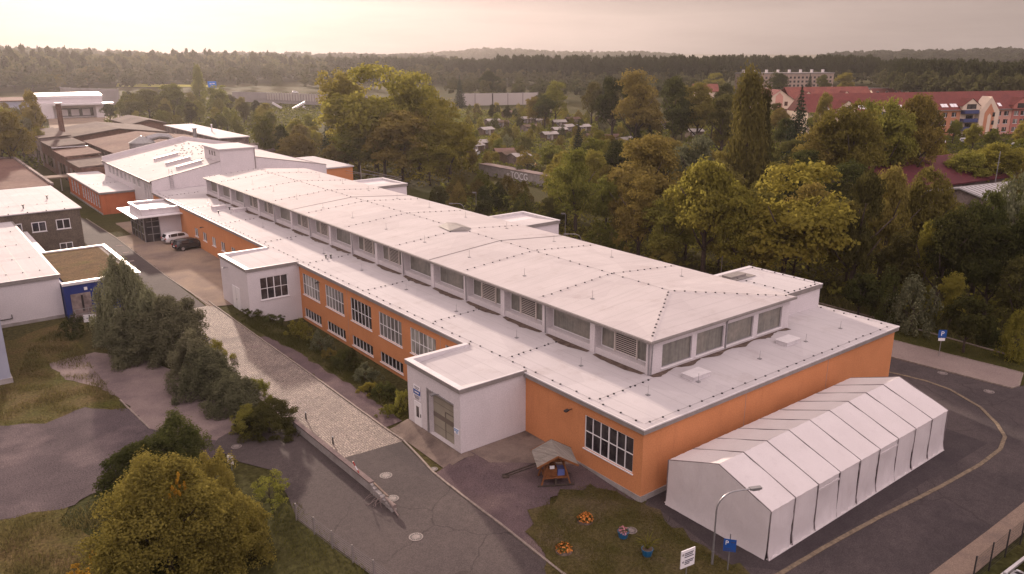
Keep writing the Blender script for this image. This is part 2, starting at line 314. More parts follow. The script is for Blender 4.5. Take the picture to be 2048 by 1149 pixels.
def tag(o, label, cat, group=None, kind=None):
    if label: o['label'] = label
    if cat: o['category'] = cat
    if group: o['group'] = group
    if kind: o['kind'] = kind
    return o
def thing(name, label, cat, loc=(0, 0, 0), rz=0, group=None):
    o = bpy.data.objects.new(name, None); COL.objects.link(o); o.location = loc; o.rotation_euler = (0, 0, rz)
    o.empty_display_size = .5
    return tag(o, label, cat, group)
def part(mb, name, mats, root, world=True):
    """world=True: mb holds world coordinates (all parents unrotated)"""
    off = Vector(); p = root
    while world and p is not None: off = off+p.location; p = p.parent
    return mb.build(name, mats, root, off)
def struct(mb, name, mats): return tag(mb.build(name, mats), None, None, kind='structure')
def stuff(mb, name, mats): return tag(mb.build(name, mats), None, None, kind='stuff')
def copy_tree(o, parent=None):
    c = o.copy(); COL.objects.link(c); c.parent = parent
    for ch in list(o.children): copy_tree(ch, c)
    return c
def npmesh(name, V, Fq, mat, tint=None):
    me = bpy.data.meshes.new(name); nv, nf = len(V), len(Fq); k = Fq.shape[1]
    me.vertices.add(nv); me.vertices.foreach_set('co', V.astype(np.float32).ravel())
    me.loops.add(nf*k); me.loops.foreach_set('vertex_index', Fq.astype(np.int32).ravel())
    me.polygons.add(nf); me.polygons.foreach_set('loop_start', (np.arange(nf)*k).astype(np.int32))
    me.update(calc_edges=True)
    if tint is not None:
        a = me.attributes.new('tint', 'FLOAT', 'FACE'); a.data.foreach_set('value', tint.astype(np.float32))
    me.materials.append(X[mat] if isinstance(mat, str) else mat)
    return me
def link(name, me, parent=None, loc=(0, 0, 0)):
    o = bpy.data.objects.new(name, me); COL.objects.link(o); o.location = loc
    if parent is not None: o.parent = parent
    return o
def text_mesh(s, size, mat, name, parent, loc, rot, ext=.006):
    c = bpy.data.curves.new(name, 'FONT'); c.body = s; c.size = size; c.align_x = 'CENTER'; c.align_y = 'CENTER'; c.extrude = ext
    o = bpy.data.objects.new(name, c); COL.objects.link(o)
    dg = bpy.context.evaluated_depsgraph_get(); me = bpy.data.meshes.new_from_object(o.evaluated_get(dg))
    bpy.data.objects.remove(o); me.materials.clear(); me.materials.append(X[mat])
    t = bpy.data.objects.new(name, me); COL.objects.link(t); t.parent = parent; t.location = loc; t.rotation_euler = rot
    return t
def sstep(t): t = min(1, max(0, t)); return t*t*(3-2*t)

# ------------------------------------------------------------------ ground
def hfun(x, y):
    h = .45*sstep((x+7.35)/1.7)*sstep(y/9.)*(1-sstep((y-18.2)/1.2))*(1-sstep((x-.2)/.6))
    h -= 1.35*sstep((x+5.2)/3.)*sstep((y-17.4)/.9)*(1-sstep((y-50.8)/.9))*(1-sstep((x-.3)/.6))
    return h
def ground():
    xs = [-9000, -2500, -600, -150, *np.arange(-60, 61, 1.), 100, 250, 700, 2500, 9000]
    ys = [-3000, -400, -100, *np.arange(-40, 111, 1.), 150, 300, 700, 1500, 4000, 12000]
    V = np.array([(x, y, hfun(x, y)*(.55 if hfun(x, y) > 0 else 1)-.035) for y in ys for x in xs]); nx = len(xs)
    i = np.arange(nx-1)[None, :]+np.arange(len(ys)-1)[:, None]*nx; i = i.ravel()
    o = link('ground', npmesh('ground', V, np.stack([i, i+1, i+1+nx, i+nx], 1), 'ground')); tag(o, None, None, kind='structure')
ground()
def patch(name, pts, mat, off=0., fine=0, jag=0):
    """a surface sheet over the ground; pts are world corners, fine = mesh size when it follows the slope"""
    bm = bmesh.new(); P = [Vector((p[0], p[1], 0)) for p in pts]
    if jag:
        Q = []
        for a, b in zip(P, P[1:]+P[:1]):
            n = max(1, int((b-a).length/.7))
            for k in range(n):
                q = a.lerp(b, k/n)
                if k: q += Vector((random.gauss(0, jag), random.gauss(0, jag), 0))
                Q.append(q)
        P = Q
    es = [bm.verts.new(p) for p in P]
    ed = [bm.edges.new((es[i], es[(i+1) % len(es)])) for i in range(len(es))]
    bmesh.ops.triangle_fill(bm, edges=ed, use_beauty=True)
    if fine:
        x0, x1 = min(p.x for p in P), max(p.x for p in P); y0, y1 = min(p.y for p in P), max(p.y for p in P)
        for ax, lo, hi in ((0, x0, x1), (1, y0, y1)):
            for k in range(1, int((hi-lo)/fine)+1):
                g = bm.verts[:]+bm.edges[:]+bm.faces[:]
                bmesh.ops.bisect_plane(bm, geom=g, plane_co=Vector((lo+k*fine, 0, 0)) if ax == 0 else Vector((0, lo+k*fine, 0)), plane_no=Vector((1, 0, 0)) if ax == 0 else Vector((0, 1, 0)))
        for v in bm.verts: v.co.z = hfun(v.co.x, v.co.y)+off
    else:
        for v in bm.verts: v.co.z = off
    bmesh.ops.recalc_face_normals(bm, faces=bm.faces)
    for f in bm.faces:
        if f.normal.z < 0: f.normal_flip()
    me = bpy.data.meshes.new(name); bm.to_mesh(me); bm.free(); me.materials.append(X[mat])
    return tag(link(name, me), None, None, kind='structure')
px = lambda *l: [at(u, v) for u, v in l]
patch('meadow', px((-400, 1300), (-200, 690), (26, 680), (130, 640), (190, 735), (260, 830), (225, 880), (120, 1040), (300, 1149), (560, 1290)), 'meadow', .0, jag=.12)
patch('gravel_lot', px((-300, 900), (0, 852), (90, 848), (170, 815), (260, 818), (310, 860), (445, 872), (440, 905), (350, 960), (225, 965), (150, 1010), (0, 1040), (-300, 1120)), 'gravel', .008, jag=.18)
patch('concrete_pad', px((98, 728), (190, 705), (300, 720), (440, 790), (490, 845), (436, 882), (360, 873), (300, 858), (240, 798), (200, 775), (130, 760)), 'concrete2', .016, jag=.1)
R_K = [(-7.44, 59), (-7.46, 16.3), at(868, 947), at(920, 989), at(1000, 1049), at(1126, 1149), at(1210, 1215)]   # east kerb of the yard road
patch('asphalt_road', [(-12.3, 16.6), (-7.6, 16.25)]+[(x-.05, y) for x, y in R_K[2:]]+px((800, 1300), (740, 1149), (706, 1122), (593, 1037), (574, 990), (540, 940), (480, 925), (425, 895), (436, 878), (485, 850), (590, 862)), 'asphalt', .02)
patch('cobbled_road', [(-12.5, 16.62), (-7.5, 16.25), (-7.5, 57.6), (-12.9, 57.2), (-13.2, 40), (-12.8, 26)], 'cobble', .012)
patch('asphalt_lane', [(-13.2, 56.6), (-8.35, 57.7), (-8.0, 100), (-8.6, 118), (-8.6, 150), (-11.5, 150), (-12.4, 100)], 'asphalt', .016)
patch('concrete_yard', [(-8.15, 57.3), (-7.9, 100.6), (-5.6, 101), (-5.5, 112), (-1, 112), (0, 104), (0, 58.9), (-5.8, 59), (-5.7, 56), (-7.3, 56.6)], 'concrete', .022, jag=.04)
patch('gravel_path', [(-7.4, 19.0), (-5.95, 19.0), (-5.7, 26), (-6.1, 38), (-6.9, 44), (-7.4, 44)], 'yard', -.01, fine=1.0, jag=.12)
patch('gravel_yard', R_K[2:]+px((1160, 1149), (1100, 1090), (1100, 1000), (1180, 980), (1275, 985))+[(-.02, 0), (-.02, 11.38), (-5.7, 11.38)], 'yard', .004, fine=1.0)
patch('concrete_court', [(-.05, 11.36), (-5.0, 11.36), (-4.9, 9.2), (-.05, 5.4)], 'apron', .014, fine=1.0)
patch('lawn', px((1050, 1065), (1075, 1020), (1120, 985), (1180, 972), (1232, 985), (1288, 1008), (1345, 1058), (1500, 1149), (1580, 1190), (1130, 1190), (1090, 1110)), 'lawn', .045, fine=1.0, jag=.3)
patch('gate_apron', [(-5.74, 18.4), (-7.3, 18.5), (-7.36, 11.0), (-5.1, 10.6), (-5.1, 11.36), (-5.74, 11.36)], 'apron', .03, fine=.5)
patch('asphalt_loop', [(.9, .02), (30.5, .02), (30.5, 70), (36.3, 70), (36.45, 2.7), (37.6, -7.1), (44, -8.4), (60, -9.2), (100, -10), (100, -15.5), (60, -15.2), (18, -14.9), (-6, -14.4), (-12, -13)]+px((1500, 1152), (1345, 1060), (1290, 1008)), 'asphalt2', .016)
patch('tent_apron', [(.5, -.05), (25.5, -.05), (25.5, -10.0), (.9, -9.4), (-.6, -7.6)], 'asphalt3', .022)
patch('pavement', [(36.5, 70), (36.5, 2.66), (37.5, -6.95), (38.4, -7.15), (41.6, -6.2), (40.75, 4.6), (40.7, 70)], 'sidewalk', .11)
patch('grass_verge', [(40.8, 70), (40.85, 4.6), (41.7, -6.2), (38.5, -7.25), (44, -8.5), (60, -9.3), (100, -10), (100, -7), (60, -6.4), (45.3, -5.5), (45.9, 6.6), (46.4, 70)], 'verge', .05)
patch('paver_footpath', [(-4, -14.3), (14, -14.75), (18, -14.8), (60, -15.0), (60, -16.9), (18, -16.2), (-4, -15.9)], 'paver', .06)
patch('grass_island', px((185, 415), (243, 408), (300, 440), (190, 448), (150, 430)), 'verge', .02)
patch('yellow_field', px((235, 168), (420, 172), (430, 176), (232, 175)), 'field', .5)
patch('car_park_ground', px((150, 245), (205, 225), (262, 222), (262, 244), (120, 252)), 'concrete', .05)
patch('truck_yard', px((95, 232), (205, 232), (215, 250), (100, 258)), 'concrete', .045)

def kerb(name, pts, mat, w=.14, h0=-.1, h1=.09, mk=1):
    mb = MB(); P = [Vector((p[0], p[1], 0)) for p in pts]; Q = []
    for a, b in zip(P, P[1:]):
        n = max(1, int((b-a).length/1.0)); Q += [a.lerp(b, k/n) for k in range(n)]
    Q.append(P[-1])
    for a, b in zip(Q, Q[1:]):
        d = (b-a); L = d.length; d.normalize(); e = d*.006; sd = Vector((-d.y, d.x, 0))*w/2
        j = Vector((random.gauss(0, .006), random.gauss(0, .006), 0)); z = hfun(a.x, a.y)
        z1 = z+h1+random.gauss(0, .006)
        q = [a+e-sd+j, b-e-sd+j, b-e+sd+j, a+e+sd+j]
        mb.prism([(t.x, t.y) for t in q], z+h0, z1)
    return struct(mb, name, mat)
kerb('road_kerb', [(-7.5, 59), (-7.52, 44), (-7.45, 30), (-7.5, 19), (-7.42, 16.3), at(868, 947), at(920, 989), at(1000, 1049), at(1126, 1149), at(1210, 1215)], 'kerb')
kerb('yard_kerb', [(-7.9, 57.4), (-8.2, 72), (-8.0, 101), (-8.5, 119)], 'kerb', h1=.06)
LOOP = px((1745, 738), (1790, 748), (1850, 762), (1900, 780), (1960, 815), (1995, 850), (2010, 875), (2000, 900), (1960, 930), (1880, 975), (1750, 1040), (1650, 1095), (1560, 1149))+[(-.5, -9.4)]
kerb('loop_kerb', LOOP, 'kerbyellow', .26, -.1, .05)
kerb('pavement_kerb', [(36.42, 70), (36.42, 2.66), (37.45, -7.0), (38.4, -7.2), (41.7, -6.25)], 'kerb', .13, -.1, .125)
kerb('verge_edging', [(40.78, 70), (40.82, 4.6), (41.68, -6.2)], 'kerb', .1, -.1, .14)
kerb('path_edging', [(46.4, 70), (45.9, 6.6), (45.3, -5.5), (60, -6.4)], 'kerb', .12, -.1, .16)
kerb('concrete_pad_edge', px((300, 858), (240, 800)), 'kerb', .12, -.1, .05)

# ------------------------------------------------------------------ windows
def window(root, ax, c, a0, a1, z0, z1, nc, nr, gm='glass', rec=.1, sill=True, sg=1, rowf=None, fr=.045, fm='frame', wide=None):
    """glazing at depth rec behind the wall face at plane c; the frame and the sill are its sub-parts"""
    def bx(mb, b0, b1, y0, y1, d0, d1):
        p, q = sorted((c+d0*sg, c+d1*sg))
        if ax == 0: mb.box(p, q, b0, b1, y0, y1)
        else: mb.box(b0, b1, p, q, y0, y1)
    g = MB(); bx(g, a0+.02, a1-.02, z0+.02, z1-.02, rec, rec+.03); w = part(g, 'window', gm, root)
    f = MB(); d0, d1 = rec-.05, rec+.045
    bx(f, a0, a1, z0, z0+fr, d0, d1); bx(f, a0, a1, z1-fr, z1, d0, d1); bx(f, a0, a0+fr, z0+fr, z1-fr, d0, d1); bx(f, a1-fr, a1, z0+fr, z1-fr, d0, d1)
    for k in range(1, nc):
        a = a0+(a1-a0)*k/nc; ww = fr*.55*(1.6 if wide == k else 1); bx(f, a-ww, a+ww, z0+fr, z1-fr, d0+.004, d1-.004)
    for k in range(1, nr):
        z = z0+(z1-z0)*(rowf if rowf else k/nr); bx(f, a0+fr, a1-fr, z-fr*.5, z+fr*.5, d0+.009, d1-.009)
    part(f, 'frame', fm, w)
    if sill:
        s_ = MB(); bx(s_, a0-.08, a1+.08, z0-.075, z0-.005, -.07, rec-.01); part(s_, 'sill', 'frame', w)
    return w

def holders(mb, p, q, n, s=.052, wire=True):
    p, q = Vector(p), Vector(q)
    for k in range(n):
        a = p.lerp(q, (k+.5+random.gauss(0, .10))/n)+Vector((random.gauss(0, .035), random.gauss(0, .035), 0)); mb.box(a.x-s, a.x+s, a.y-s, a.y+s, a.z-.01, a.z+.07)
    if wire: mb.k = 1; mb.bar(p+Vector((0, 0, .05)), q+Vector((0, 0, .05)), .012); mb.k = 0

# ------------------------------------------------------------------ the long orange hall
HALL_LABEL = 'long orange industrial hall with white roof, raised glazed clerestory and pale side annexes'
hall = thing('industrial_hall', HALL_LABEL, 'building', (15, 54, 0))
H = lambda mb, n, m, r=None: part(mb, n, m, r or hall)
ZE = 4.78
def opn(l): return [(a, b, z0, z1) for a, b, z0, z1 in l]
UP = [(45.8, 49.95), (40.2, 44.35), (34.5, 38.7), (28.9, 33.05), (23.3, 27.45), (18.9, 21.9)]
w1 = MB().wall(0, 0, 0, 11.4, .40, ZE, [(.78, 5.19, 1.66, 4.06)]); H(w1, 'wall', 'orange')
w2 = MB().wall(0, 0, 18.3, 50.7, -1.5, ZE, [(a, b, 1.68, 4.06) for a, b in UP]+[(a, b, -.93, .12) for a, b in UP]); H(w2, 'wall', 'orange')
SW = [(86.0, 87.5), (82.25, 83.85), (78.5, 80.0), (74.8, 76.35), (70.9, 72.4)]
w3 = MB().wall(0, 0, 59, 108.3, -.1, ZE, [(a, b, 1.5, 2.72) for a, b in SW]); H(w3, 'wall', 'orange')
H(MB().wall(1, 0, 0, 30.4, .40, ZE), 'end_wall', 'orange')
H(MB().wall(0, 30.4, 0, 108.3, -.1, ZE, sg=-1), 'wall', 'orange')
pl = MB(); pl.box(-.05, .2, -.05, 11.4, -.3, .40); pl.box(.2, 30.35, -.05, .2, -.3, .40); pl.box(30.2, 30.45, .2, 108, -.3, .40); H(pl, 'plinth', 'plinth')
window(hall, 0, 0, .78, 5.19, 1.66, 4.06, 6, 2, rowf=.52, wide=3, fr=.055)
for i, (a, b) in enumerate(UP):
    window(hall, 0, 0, a, b, 1.68, 4.06, 6 if b-a > 3.5 else 4, 2, 'glass' if i == 2 else 'glassblind', rowf=.5)
    window(hall, 0, 0, a, b, -.93, .12, 6 if b-a > 3.5 else 4, 1)
for a, b in SW: window(hall, 0, 0, a, b, 1.5, 2.72, 2, 1, 'glassblind')
for y in (22.6, 39.4): H(MB().box(-.012, 0, y-.012, y+.012, -1.2, ZE), 'expansion_joint', 'plinth')
for x in (10.2, 20.4): H(MB().box(x-.012, x+.012, -.012, 0, .4, ZE), 'expansion_joint', 'plinth')
# low roof: strip from the eave (5.1) up to the clerestory foot (5.3)
ZL0, ZL1 = 5.10, 5.30
lr = MB()
lr.quad((-.22, -.22, ZL0), (30.62, -.22, ZL0), (22.6, 5.1, ZL1), (6, 5.1, ZL1))
lr.quad((-.22, 108.3, ZL0), (-.22, -.22, ZL0), (6, 5.1, ZL1), (6, 108.3, ZL1))
lr.quad((30.62, -.22, ZL0), (30.62, 108.3, ZL0), (22.6, 108.3, ZL1), (22.6, 5.1, ZL1))
lr.quad((6, 99.5, ZL1), (22.6, 99.5, ZL1), (22.6, 108.3, ZL1), (6, 108.3, ZL1))
H(lr, 'roof', 'roof')
fa = MB()
def fascia(mb, p, q, n, z0=ZE-.02, z1=ZL0, t=.22):
    p, q, n = Vector((*p, 0)), Vector((*q, 0)), Vector((*n, 0))
    mb.prism([(a.x, a.y) for a in (p, q, q+n*t, p+n*t)], z0, z1-.006)
for p, q, n in (((0, -.22), (0, 11.4), (-1, 0)), ((0, 18.32), (0, 50.68), (-1, 0)), ((0, 59), (0, 108.3), (-1, 0)), ((0, 0), (30.62, 0), (0, -1)), ((30.4, 0), (30.4, 108.3), (1, 0))): fascia(fa, p, q, n)
H(fa, 'fascia', 'fascia')
ed = MB(); ed.box(-.24, -.16, -.24, 11.4, ZL0-.05, ZL0+.035); ed.box(-.24, -.16, 18.3, 50.7, ZL0-.05, ZL0+.035); ed.box(-.24, -.16, 59, 108.3, ZL0-.05, ZL0+.035)
ed.box(-.16, 30.64, -.24, -.16, ZL0-.05, ZL0+.035); ed.box(30.56, 30.64, -.16, 108.3, ZL0-.05, ZL0+.035); H(ed, 'roof_edge', 'coping')
# clerestory
ZC0, ZC1 = 5.25, 7.78
BY = [5.1+5.55*k for k in range(18)]
base = MB(); base.box(6.1, 6.85, 5.25, 99.5, ZC0, 5.78); base.box(6.85, 22.6, 5.25, 5.6, ZC0, 5.3); base.box(22.0, 22.55, 5.6, 99.5, ZC0, ZC1); base.box(6.85, 22, 99.2, 99.5, ZC0, ZC1)
H(base, 'clerestory_base', 'white')
hd = MB(); hd.box(6.35, 7.0, 5.7, 99.2, 7.42, 7.79); H(hd, 'clerestory_lintel', 'white')
ew = MB().wall(1, 5.1, 6.0, 22.6, ZC0, 7.80, [(7.25, 10.45, 5.55, 7.32), (10.98, 14.15, 5.55, 7.32), (14.55, 17.8, 5.55, 7.32), (18.4, 21.6, 5.55, 7.32)], .22); H(ew, 'clerestory_end_wall', 'white')
for a, b in ((7.25, 10.45), (10.98, 14.15), (14.55, 17.8), (18.4, 21.6)): window(hall, 1, 5.1, a, b, 5.55, 7.32, 1, 1, 'wired', .17, True, fr=.05, fm='steel')
louv = {0, 2, 3, 6, 7, 9, 10, 12, 13}
for k in range(17):
    y0, y1 = BY[k], BY[k+1]
    H(MB().box(6.0, 6.9 if k else 6.0+.9, y0 if k else y0+.004, y0+(.52 if k else .38), 5.22, 7.80), 'pillar', 'white')
    a0, a1 = y0+(.52 if k else .38), y1
    window(hall, 0, 6.6, a0+.03, a1-.03, 5.80, 7.40, 1, 1, 'wired', .12, False, fr=.06)
    if k in louv:
        b0 = a0+(a1-a0)*(.30 if k else .28); b1 = a0+(a1-a0)*.70
        lv = MB(); bk = MB().box(6.695, 6.705, b0, b1, 5.82, 7.4)
        for s_ in range(10):
            z = 5.88+s_*.152; lv.obox((6.60, (b0+b1)/2, z+.04), (0, (b1-b0)/2-.04, 0), (.055, 0, -.045), (.008, 0, .012))
        lv.box(6.54, 6.69, b0-.05, b0+.02, 5.82, 7.40); lv.box(6.54, 6.69, b1-.02, b1+.05, 5.82, 7.40)
        part(bk, 'louvre_gap_shade', 'dark', H(lv, 'louvre', 'louvre'))  # dark sheet paints shade into the gaps between the slats
H(MB().box(6.0, 6.9, 99.45, 99.5, ZC0, 7.8), 'pillar', 'white')
ur = MB(); e0, e1, f0, f1, zr = 5.72, 22.88, 4.82, 99.75, 8.62; zt = 7.95
xr, yr = 14.3, 10.8
ur.quad((e0, f1, zt), (e0, f0, zt), (xr, yr, zr), (xr, f1, zr)); ur.poly([(e0, f0, zt), (e1, f0, zt), (xr, yr, zr)])
ur.quad((e1, f0, zt), (e1, f1, zt), (xr, f1, zr), (xr, yr, zr)); ur.poly([(e0, f1, zt), (xr, f1, zr), (e1, f1, zt)]); H(ur, 'upper_roof', 'roof2')
gt = MB(); gt.box(e0-.1, e0+.06, f0-.1, f1, 7.76, 7.92); gt.box(e0+.06, e1+.1, f0-.1, f0+.06, 7.76, 7.92); gt.box(e1-.06, e1+.1, f0+.06, f1, 7.76, 7.92)
gt.box(e0+.06, e1-.06, f0+.06, f1-.02, 7.80, 7.90); H(gt, 'gutter', 'fascia')
for k in (0, 2, 4, 6, 8, 10, 12, 14): H(MB().tube([(5.9, BY[k]+.08, 7.85), (5.93, BY[k]+.05, 5.35)], .05, 8), 'downpipe', 'steel')
H(MB().tube([(14.35, 4.9, 7.8), (14.35, 5.03, 7.5), (14.35, 5.03, 5.4)], .06, 8), 'downpipe', 'steel'); H(MB().tube([(6.2, 4.85, 7.8), (6.05, 4.95, 7.6), (6.05, 5.0, 5.35)], .05, 8), 'downpipe', 'steel')
def zu(x, y):
    a = zt+(zr-zt)*(x-e0)/(xr-e0) if x < xr else zt+(zr-zt)*(e1-x)/(e1-xr)
    return min(a, zt+(zr-zt)*(y-f0)/(yr-f0))
for y in (33.3, 65.6):
    j = MB(); j.bar((e0+.1, y, zt+.02), (xr, y, zr+.015), .07, .05); j.bar((xr, y, zr+.015), (e1-.1, y, zt+.02), .07, .05); H(j, 'roof_joint', 'fascia')
m = MB(); holders(m, (xr, yr, zr), (xr, f1-.3, zr), 62); H(m, 'lightning_conductor', ['dark', 'steel'])
for q in ((e0+.25, f0+.25), (e1-.25, f0+.25)):
    m = MB(); holders(m, (xr, yr, zr), (*q, zt+.02), 12); H(m, 'lightning_conductor', ['dark', 'steel'])
for y in (17.3, 27.9, 40.2, 51.6, 62.0, 72.6, 83.0, 93.4):
    for x in (e0+.35, e1-.35):
        m = MB(); holders(m, (xr, y, zr), (x, y, zt+.03), 9); H(m, 'lightning_conductor', ['dark', 'steel'])
m = MB(); holders(m, (e0+.4, f1-.25, zt+.04), (xr, f1-.25, zr), 9); H(m, 'lightning_conductor', ['dark', 'steel'])
for y in (14, 22.6, 31, 39, 47, 55, 63, 71, 79, 87, 95):
    for x in (8.9, 19.6):
        m = MB(); m.tube([(x, y, zu(x, y)), (x, y, zu(x, y)+.7)], .013, 6); m.box(x-.12, x+.12, y-.12, y+.12, zu(x, y)-.02, zu(x, y)+.04); H(m, 'air_terminal', 'steel')
zl = lambda x: ZL0+(ZL1-ZL0)*min(1, (x+.22)/6.2)
m = MB(); holders(m, (.35, .4, ZL0+.02), (.35, 107, ZL0+.02), 78); H(m, 'lightning_conductor', ['dark', 'steel'])
m = MB(); holders(m, (.4, .3, ZL0+.015), (30.1, .3, ZL0+.015), 25); H(m, 'lightning_conductor', ['dark', 'steel'])
m = MB(); holders(m, (30.1, .6, ZL0+.02), (30.1, 7, ZL0+.02), 6); H(m, 'lightning_conductor', ['dark', 'steel'])
for y in (4.6, 14.2, 24.6, 36.4, 49.5, 62, 76, 89.5, 102.5):
    m = MB(); holders(m, (.5, y, ZL0+.03), (5.7, y, ZL1), 8); H(m, 'lightning_conductor', ['dark', 'steel'])
for y in (3, 9.5, 17, 25.5, 34, 43, 52, 61, 70, 82, 92):
    m = MB(); x = 3.6; m.tube([(x, y, zl(x)-.02), (x, y, zl(x)+.7)], .013, 6); m.box(x-.12, x+.12, y-.12, y+.12, zl(x)-.02, zl(x)+.05); H(m, 'air_terminal', 'steel')
for x in (8, 15, 21, 26):
    m = MB(); y = 2.4; m.tube([(x, y, 5.15), (x, y, 5.85)], .013, 6); m.box(x-.12, x+.12, y-.12, y+.12, 5.15, 5.25); H(m, 'air_terminal', 'steel')
for x, y in ((8.6, 3.1), (19.6, 3.1)):
    m = MB(); m.box(x-.85, x+.85, y-.5, y+.5, 5.12, 5.5); m.box(x-.92, x+.92, y-.57, y+.57, 5.5, 5.56); H(m, 'roof_light', 'coping')
for x, y in ((3.4, 86.5), (5.0, 82.7)):
    m = MB(); m.box(x-.9, x+.9, y-.6, y+.6, 5.15, 5.62); m.box(x-.95, x+.95, y-.65, y+.65, 5.62, 5.68); H(m, 'roof_light', 'white')
for x, y in ((2.9, 50.0), (3.4, 49.8), (2.2, 83), (4.3, 84.5)):
    m = MB(); m.cyl(x, y, 5.1, 5.5, .07, n=8); m.cyl(x, y, 5.5, 5.6, .14, n=8); H(m, 'vent_pipe', 'dark')
m = MB(); m.add([(14.3, 38.9, 8.66), (12.9, 40.4, 8.60), (13.3, 43.2, 8.62), (14.3, 43.6, 8.68), (15.8, 43.4, 8.62), (15.6, 40.2, 8.60), (14.3, 40.0, 8.95), (14.3, 43.0, 8.95)],
      [(0, 6, 1), (1, 6, 7, 2), (2, 7, 3), (0, 5, 6), (5, 4, 7, 6), (4, 3, 7)]); H(m, 'roof_hatch', 'fascia')
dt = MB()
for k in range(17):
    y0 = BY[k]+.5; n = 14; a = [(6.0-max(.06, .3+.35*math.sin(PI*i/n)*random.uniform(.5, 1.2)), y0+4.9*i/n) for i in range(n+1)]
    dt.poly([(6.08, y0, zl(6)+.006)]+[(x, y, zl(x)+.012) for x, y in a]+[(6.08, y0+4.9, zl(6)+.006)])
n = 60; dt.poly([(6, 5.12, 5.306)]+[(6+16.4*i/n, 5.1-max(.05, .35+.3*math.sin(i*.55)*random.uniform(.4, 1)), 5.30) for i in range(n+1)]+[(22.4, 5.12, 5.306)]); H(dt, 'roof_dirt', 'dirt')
# annexes on the yard side
def annex(y0, y1, x0, top, ops_front, ops_side, zb=.0, ops_back=()):
    a = MB(); a.wall(0, x0, y0, y1, zb-1.4, top-.3, ops_front, .45); a.wall(1, y0, x0, 0, zb-1.4, top-.3, ops_side, .15); a.wall(1, y1, x0, 0, zb-1.4, top-.3, ops_back, .15, -1)
    H(a, 'annex_wall', 'white')
    f = MB(); z0, z1 = top-.32, top
    f.box(x0-.12, x0+.0, y0-.12, y1+.12, z0, z1-.02); f.box(x0, .0, y0-.12, y0, z0, z1-.02); f.box(x0, .0, y1, y1+.12, z0, z1-.02); H(f, 'fascia', 'fascia')
    c = MB(); c.box(x0-.14, x0+.35, y0+.3, y1+.14, z1-.02, z1+.03); c.box(x0+.35, -.3, y1-.25, y1+.14, z1-.02, z1+.03); c.box(x0-.14, -.3, y0-.14, y0+.0, z1-.02, z1+.03); c.box(x0-.14, x0+.35, y0, y0+.3, z1-.02, z1+.029)
    c.box(x0+.33, -.3, y1-.25, y1-.2, z1-.5, z1-.02); c.box(x0+.3, x0+.35, y0+.1, y1-.2, z1-.5, z1-.02); H(c, 'parapet_coping', 'coping')
    r = MB(); r.poly([(x0, y0, z1-.02), (-.2, y0, ZL0+.006), (-.2, y1-.1, ZL0+.006), (x0+1.0, y1-.9, z1-.2), (x0+.34, y0+1.0, z1-.28)]); r.poly([(x0+.34, y0+1.0, z1-.28), (x0+1.0, y1-.9, z1-.2), (-.2, y1-.1, ZL0+.006), (-.3, y1-.2, z1-.35), (x0+.34, y1-.2, z1-.45)])
    H(r, 'annex_roof', 'roof')
annex(11.4, 18.3, -5.72, 5.27, [(12.2, 15.45, .42, 3.8)], [])
annex(50.7, 59.0, -5.78, 5.22, [], [(-4.46, -1.38, 1.6, 4.03)], -.1)
window(hall, 1, 50.7, -4.46, -1.38, 1.6, 4.03, 4, 2, wide=2, fr=.055)
g = MB(); g.box(-5.30, -5.24, 12.2, 15.45, .40, 3.8); gate = H(g, 'gate', 'gatepaint')
g = MB(); g.box(-5.325, -5.30, 12.22, 15.43, 1.72, 2.08); part(g, 'gate_band', 'gatedark', gate)
g = MB(); g.box(-5.335, -5.30, 12.75, 12.80, .42, 2.55); g.box(-5.335, -5.30, 13.85, 13.90, .42, 2.55); g.box(-5.335, -5.30, 12.8, 13.85, 2.5, 2.55); g.box(-5.34, -5.30, 12.85, 12.89, 1.35, 1.6)
for z in (1.05, 2.85, 3.3): g.box(-5.312, -5.30, 12.22, 15.43, z, z+.025)
part(g, 'wicket_door', 'gatedark', gate)
g = MB(); g.box(-5.77, -5.70, 15.45, 15.62, .40, 3.95); g.box(-5.77, -5.70, 12.2, 15.45, 3.8, 3.9); H(g, 'gate_frame', 'steel')
d = MB(); d.box(-5.76, -5.70, 16.42, 17.42, .42, 2.35); dr = H(d, 'door', 'frame')
d = MB(); d.box(-5.775, -5.755, 16.74, 17.1, 1.15, 2.0); part(d, 'door_glass', 'glass', dr)
d = MB(); d.box(-5.79, -5.76, 16.48, 16.54, 1.25, 1.5); part(d, 'handle', 'dark', dr)
d = MB(); d.box(-5.84, -5.78, 53.4, 55.55, -.05, 2.5); dr = H(d, 'door', 'frame')
d = MB(); d.box(-5.85, -5.835, 54.46, 54.49, -.03, 2.48); d.box(-5.87, -5.84, 54.3, 54.38, 1.0, 1.2); part(d, 'handle', 'steel', dr)
for p, q in (((-5.72, 14.0, 3.98), (-6.25, 14.0, 4.1)), ((-5.78, 56.6, 4.2), (-6.2, 56.6, 4.25)), ((0, 6.45, 4.0), (-.5, 6.45, 4.02)), ((0, 23.0, 3.2), (-.42, 23.0, 3.22)), ((0, 45.5, 4.0), (-.4, 45.5, 4.02)), ((0, 83.0, 3.5), (-.4, 83.0, 3.52))):
    m = MB(); m.tube([p, q], .03, 6); q = Vector(q); m.obox(q, (.16, 0, .02), (0, .12, 0), (0, 0, .05)); H(m, 'wall_lamp', 'steel' if p[0] < -1 else 'dark')
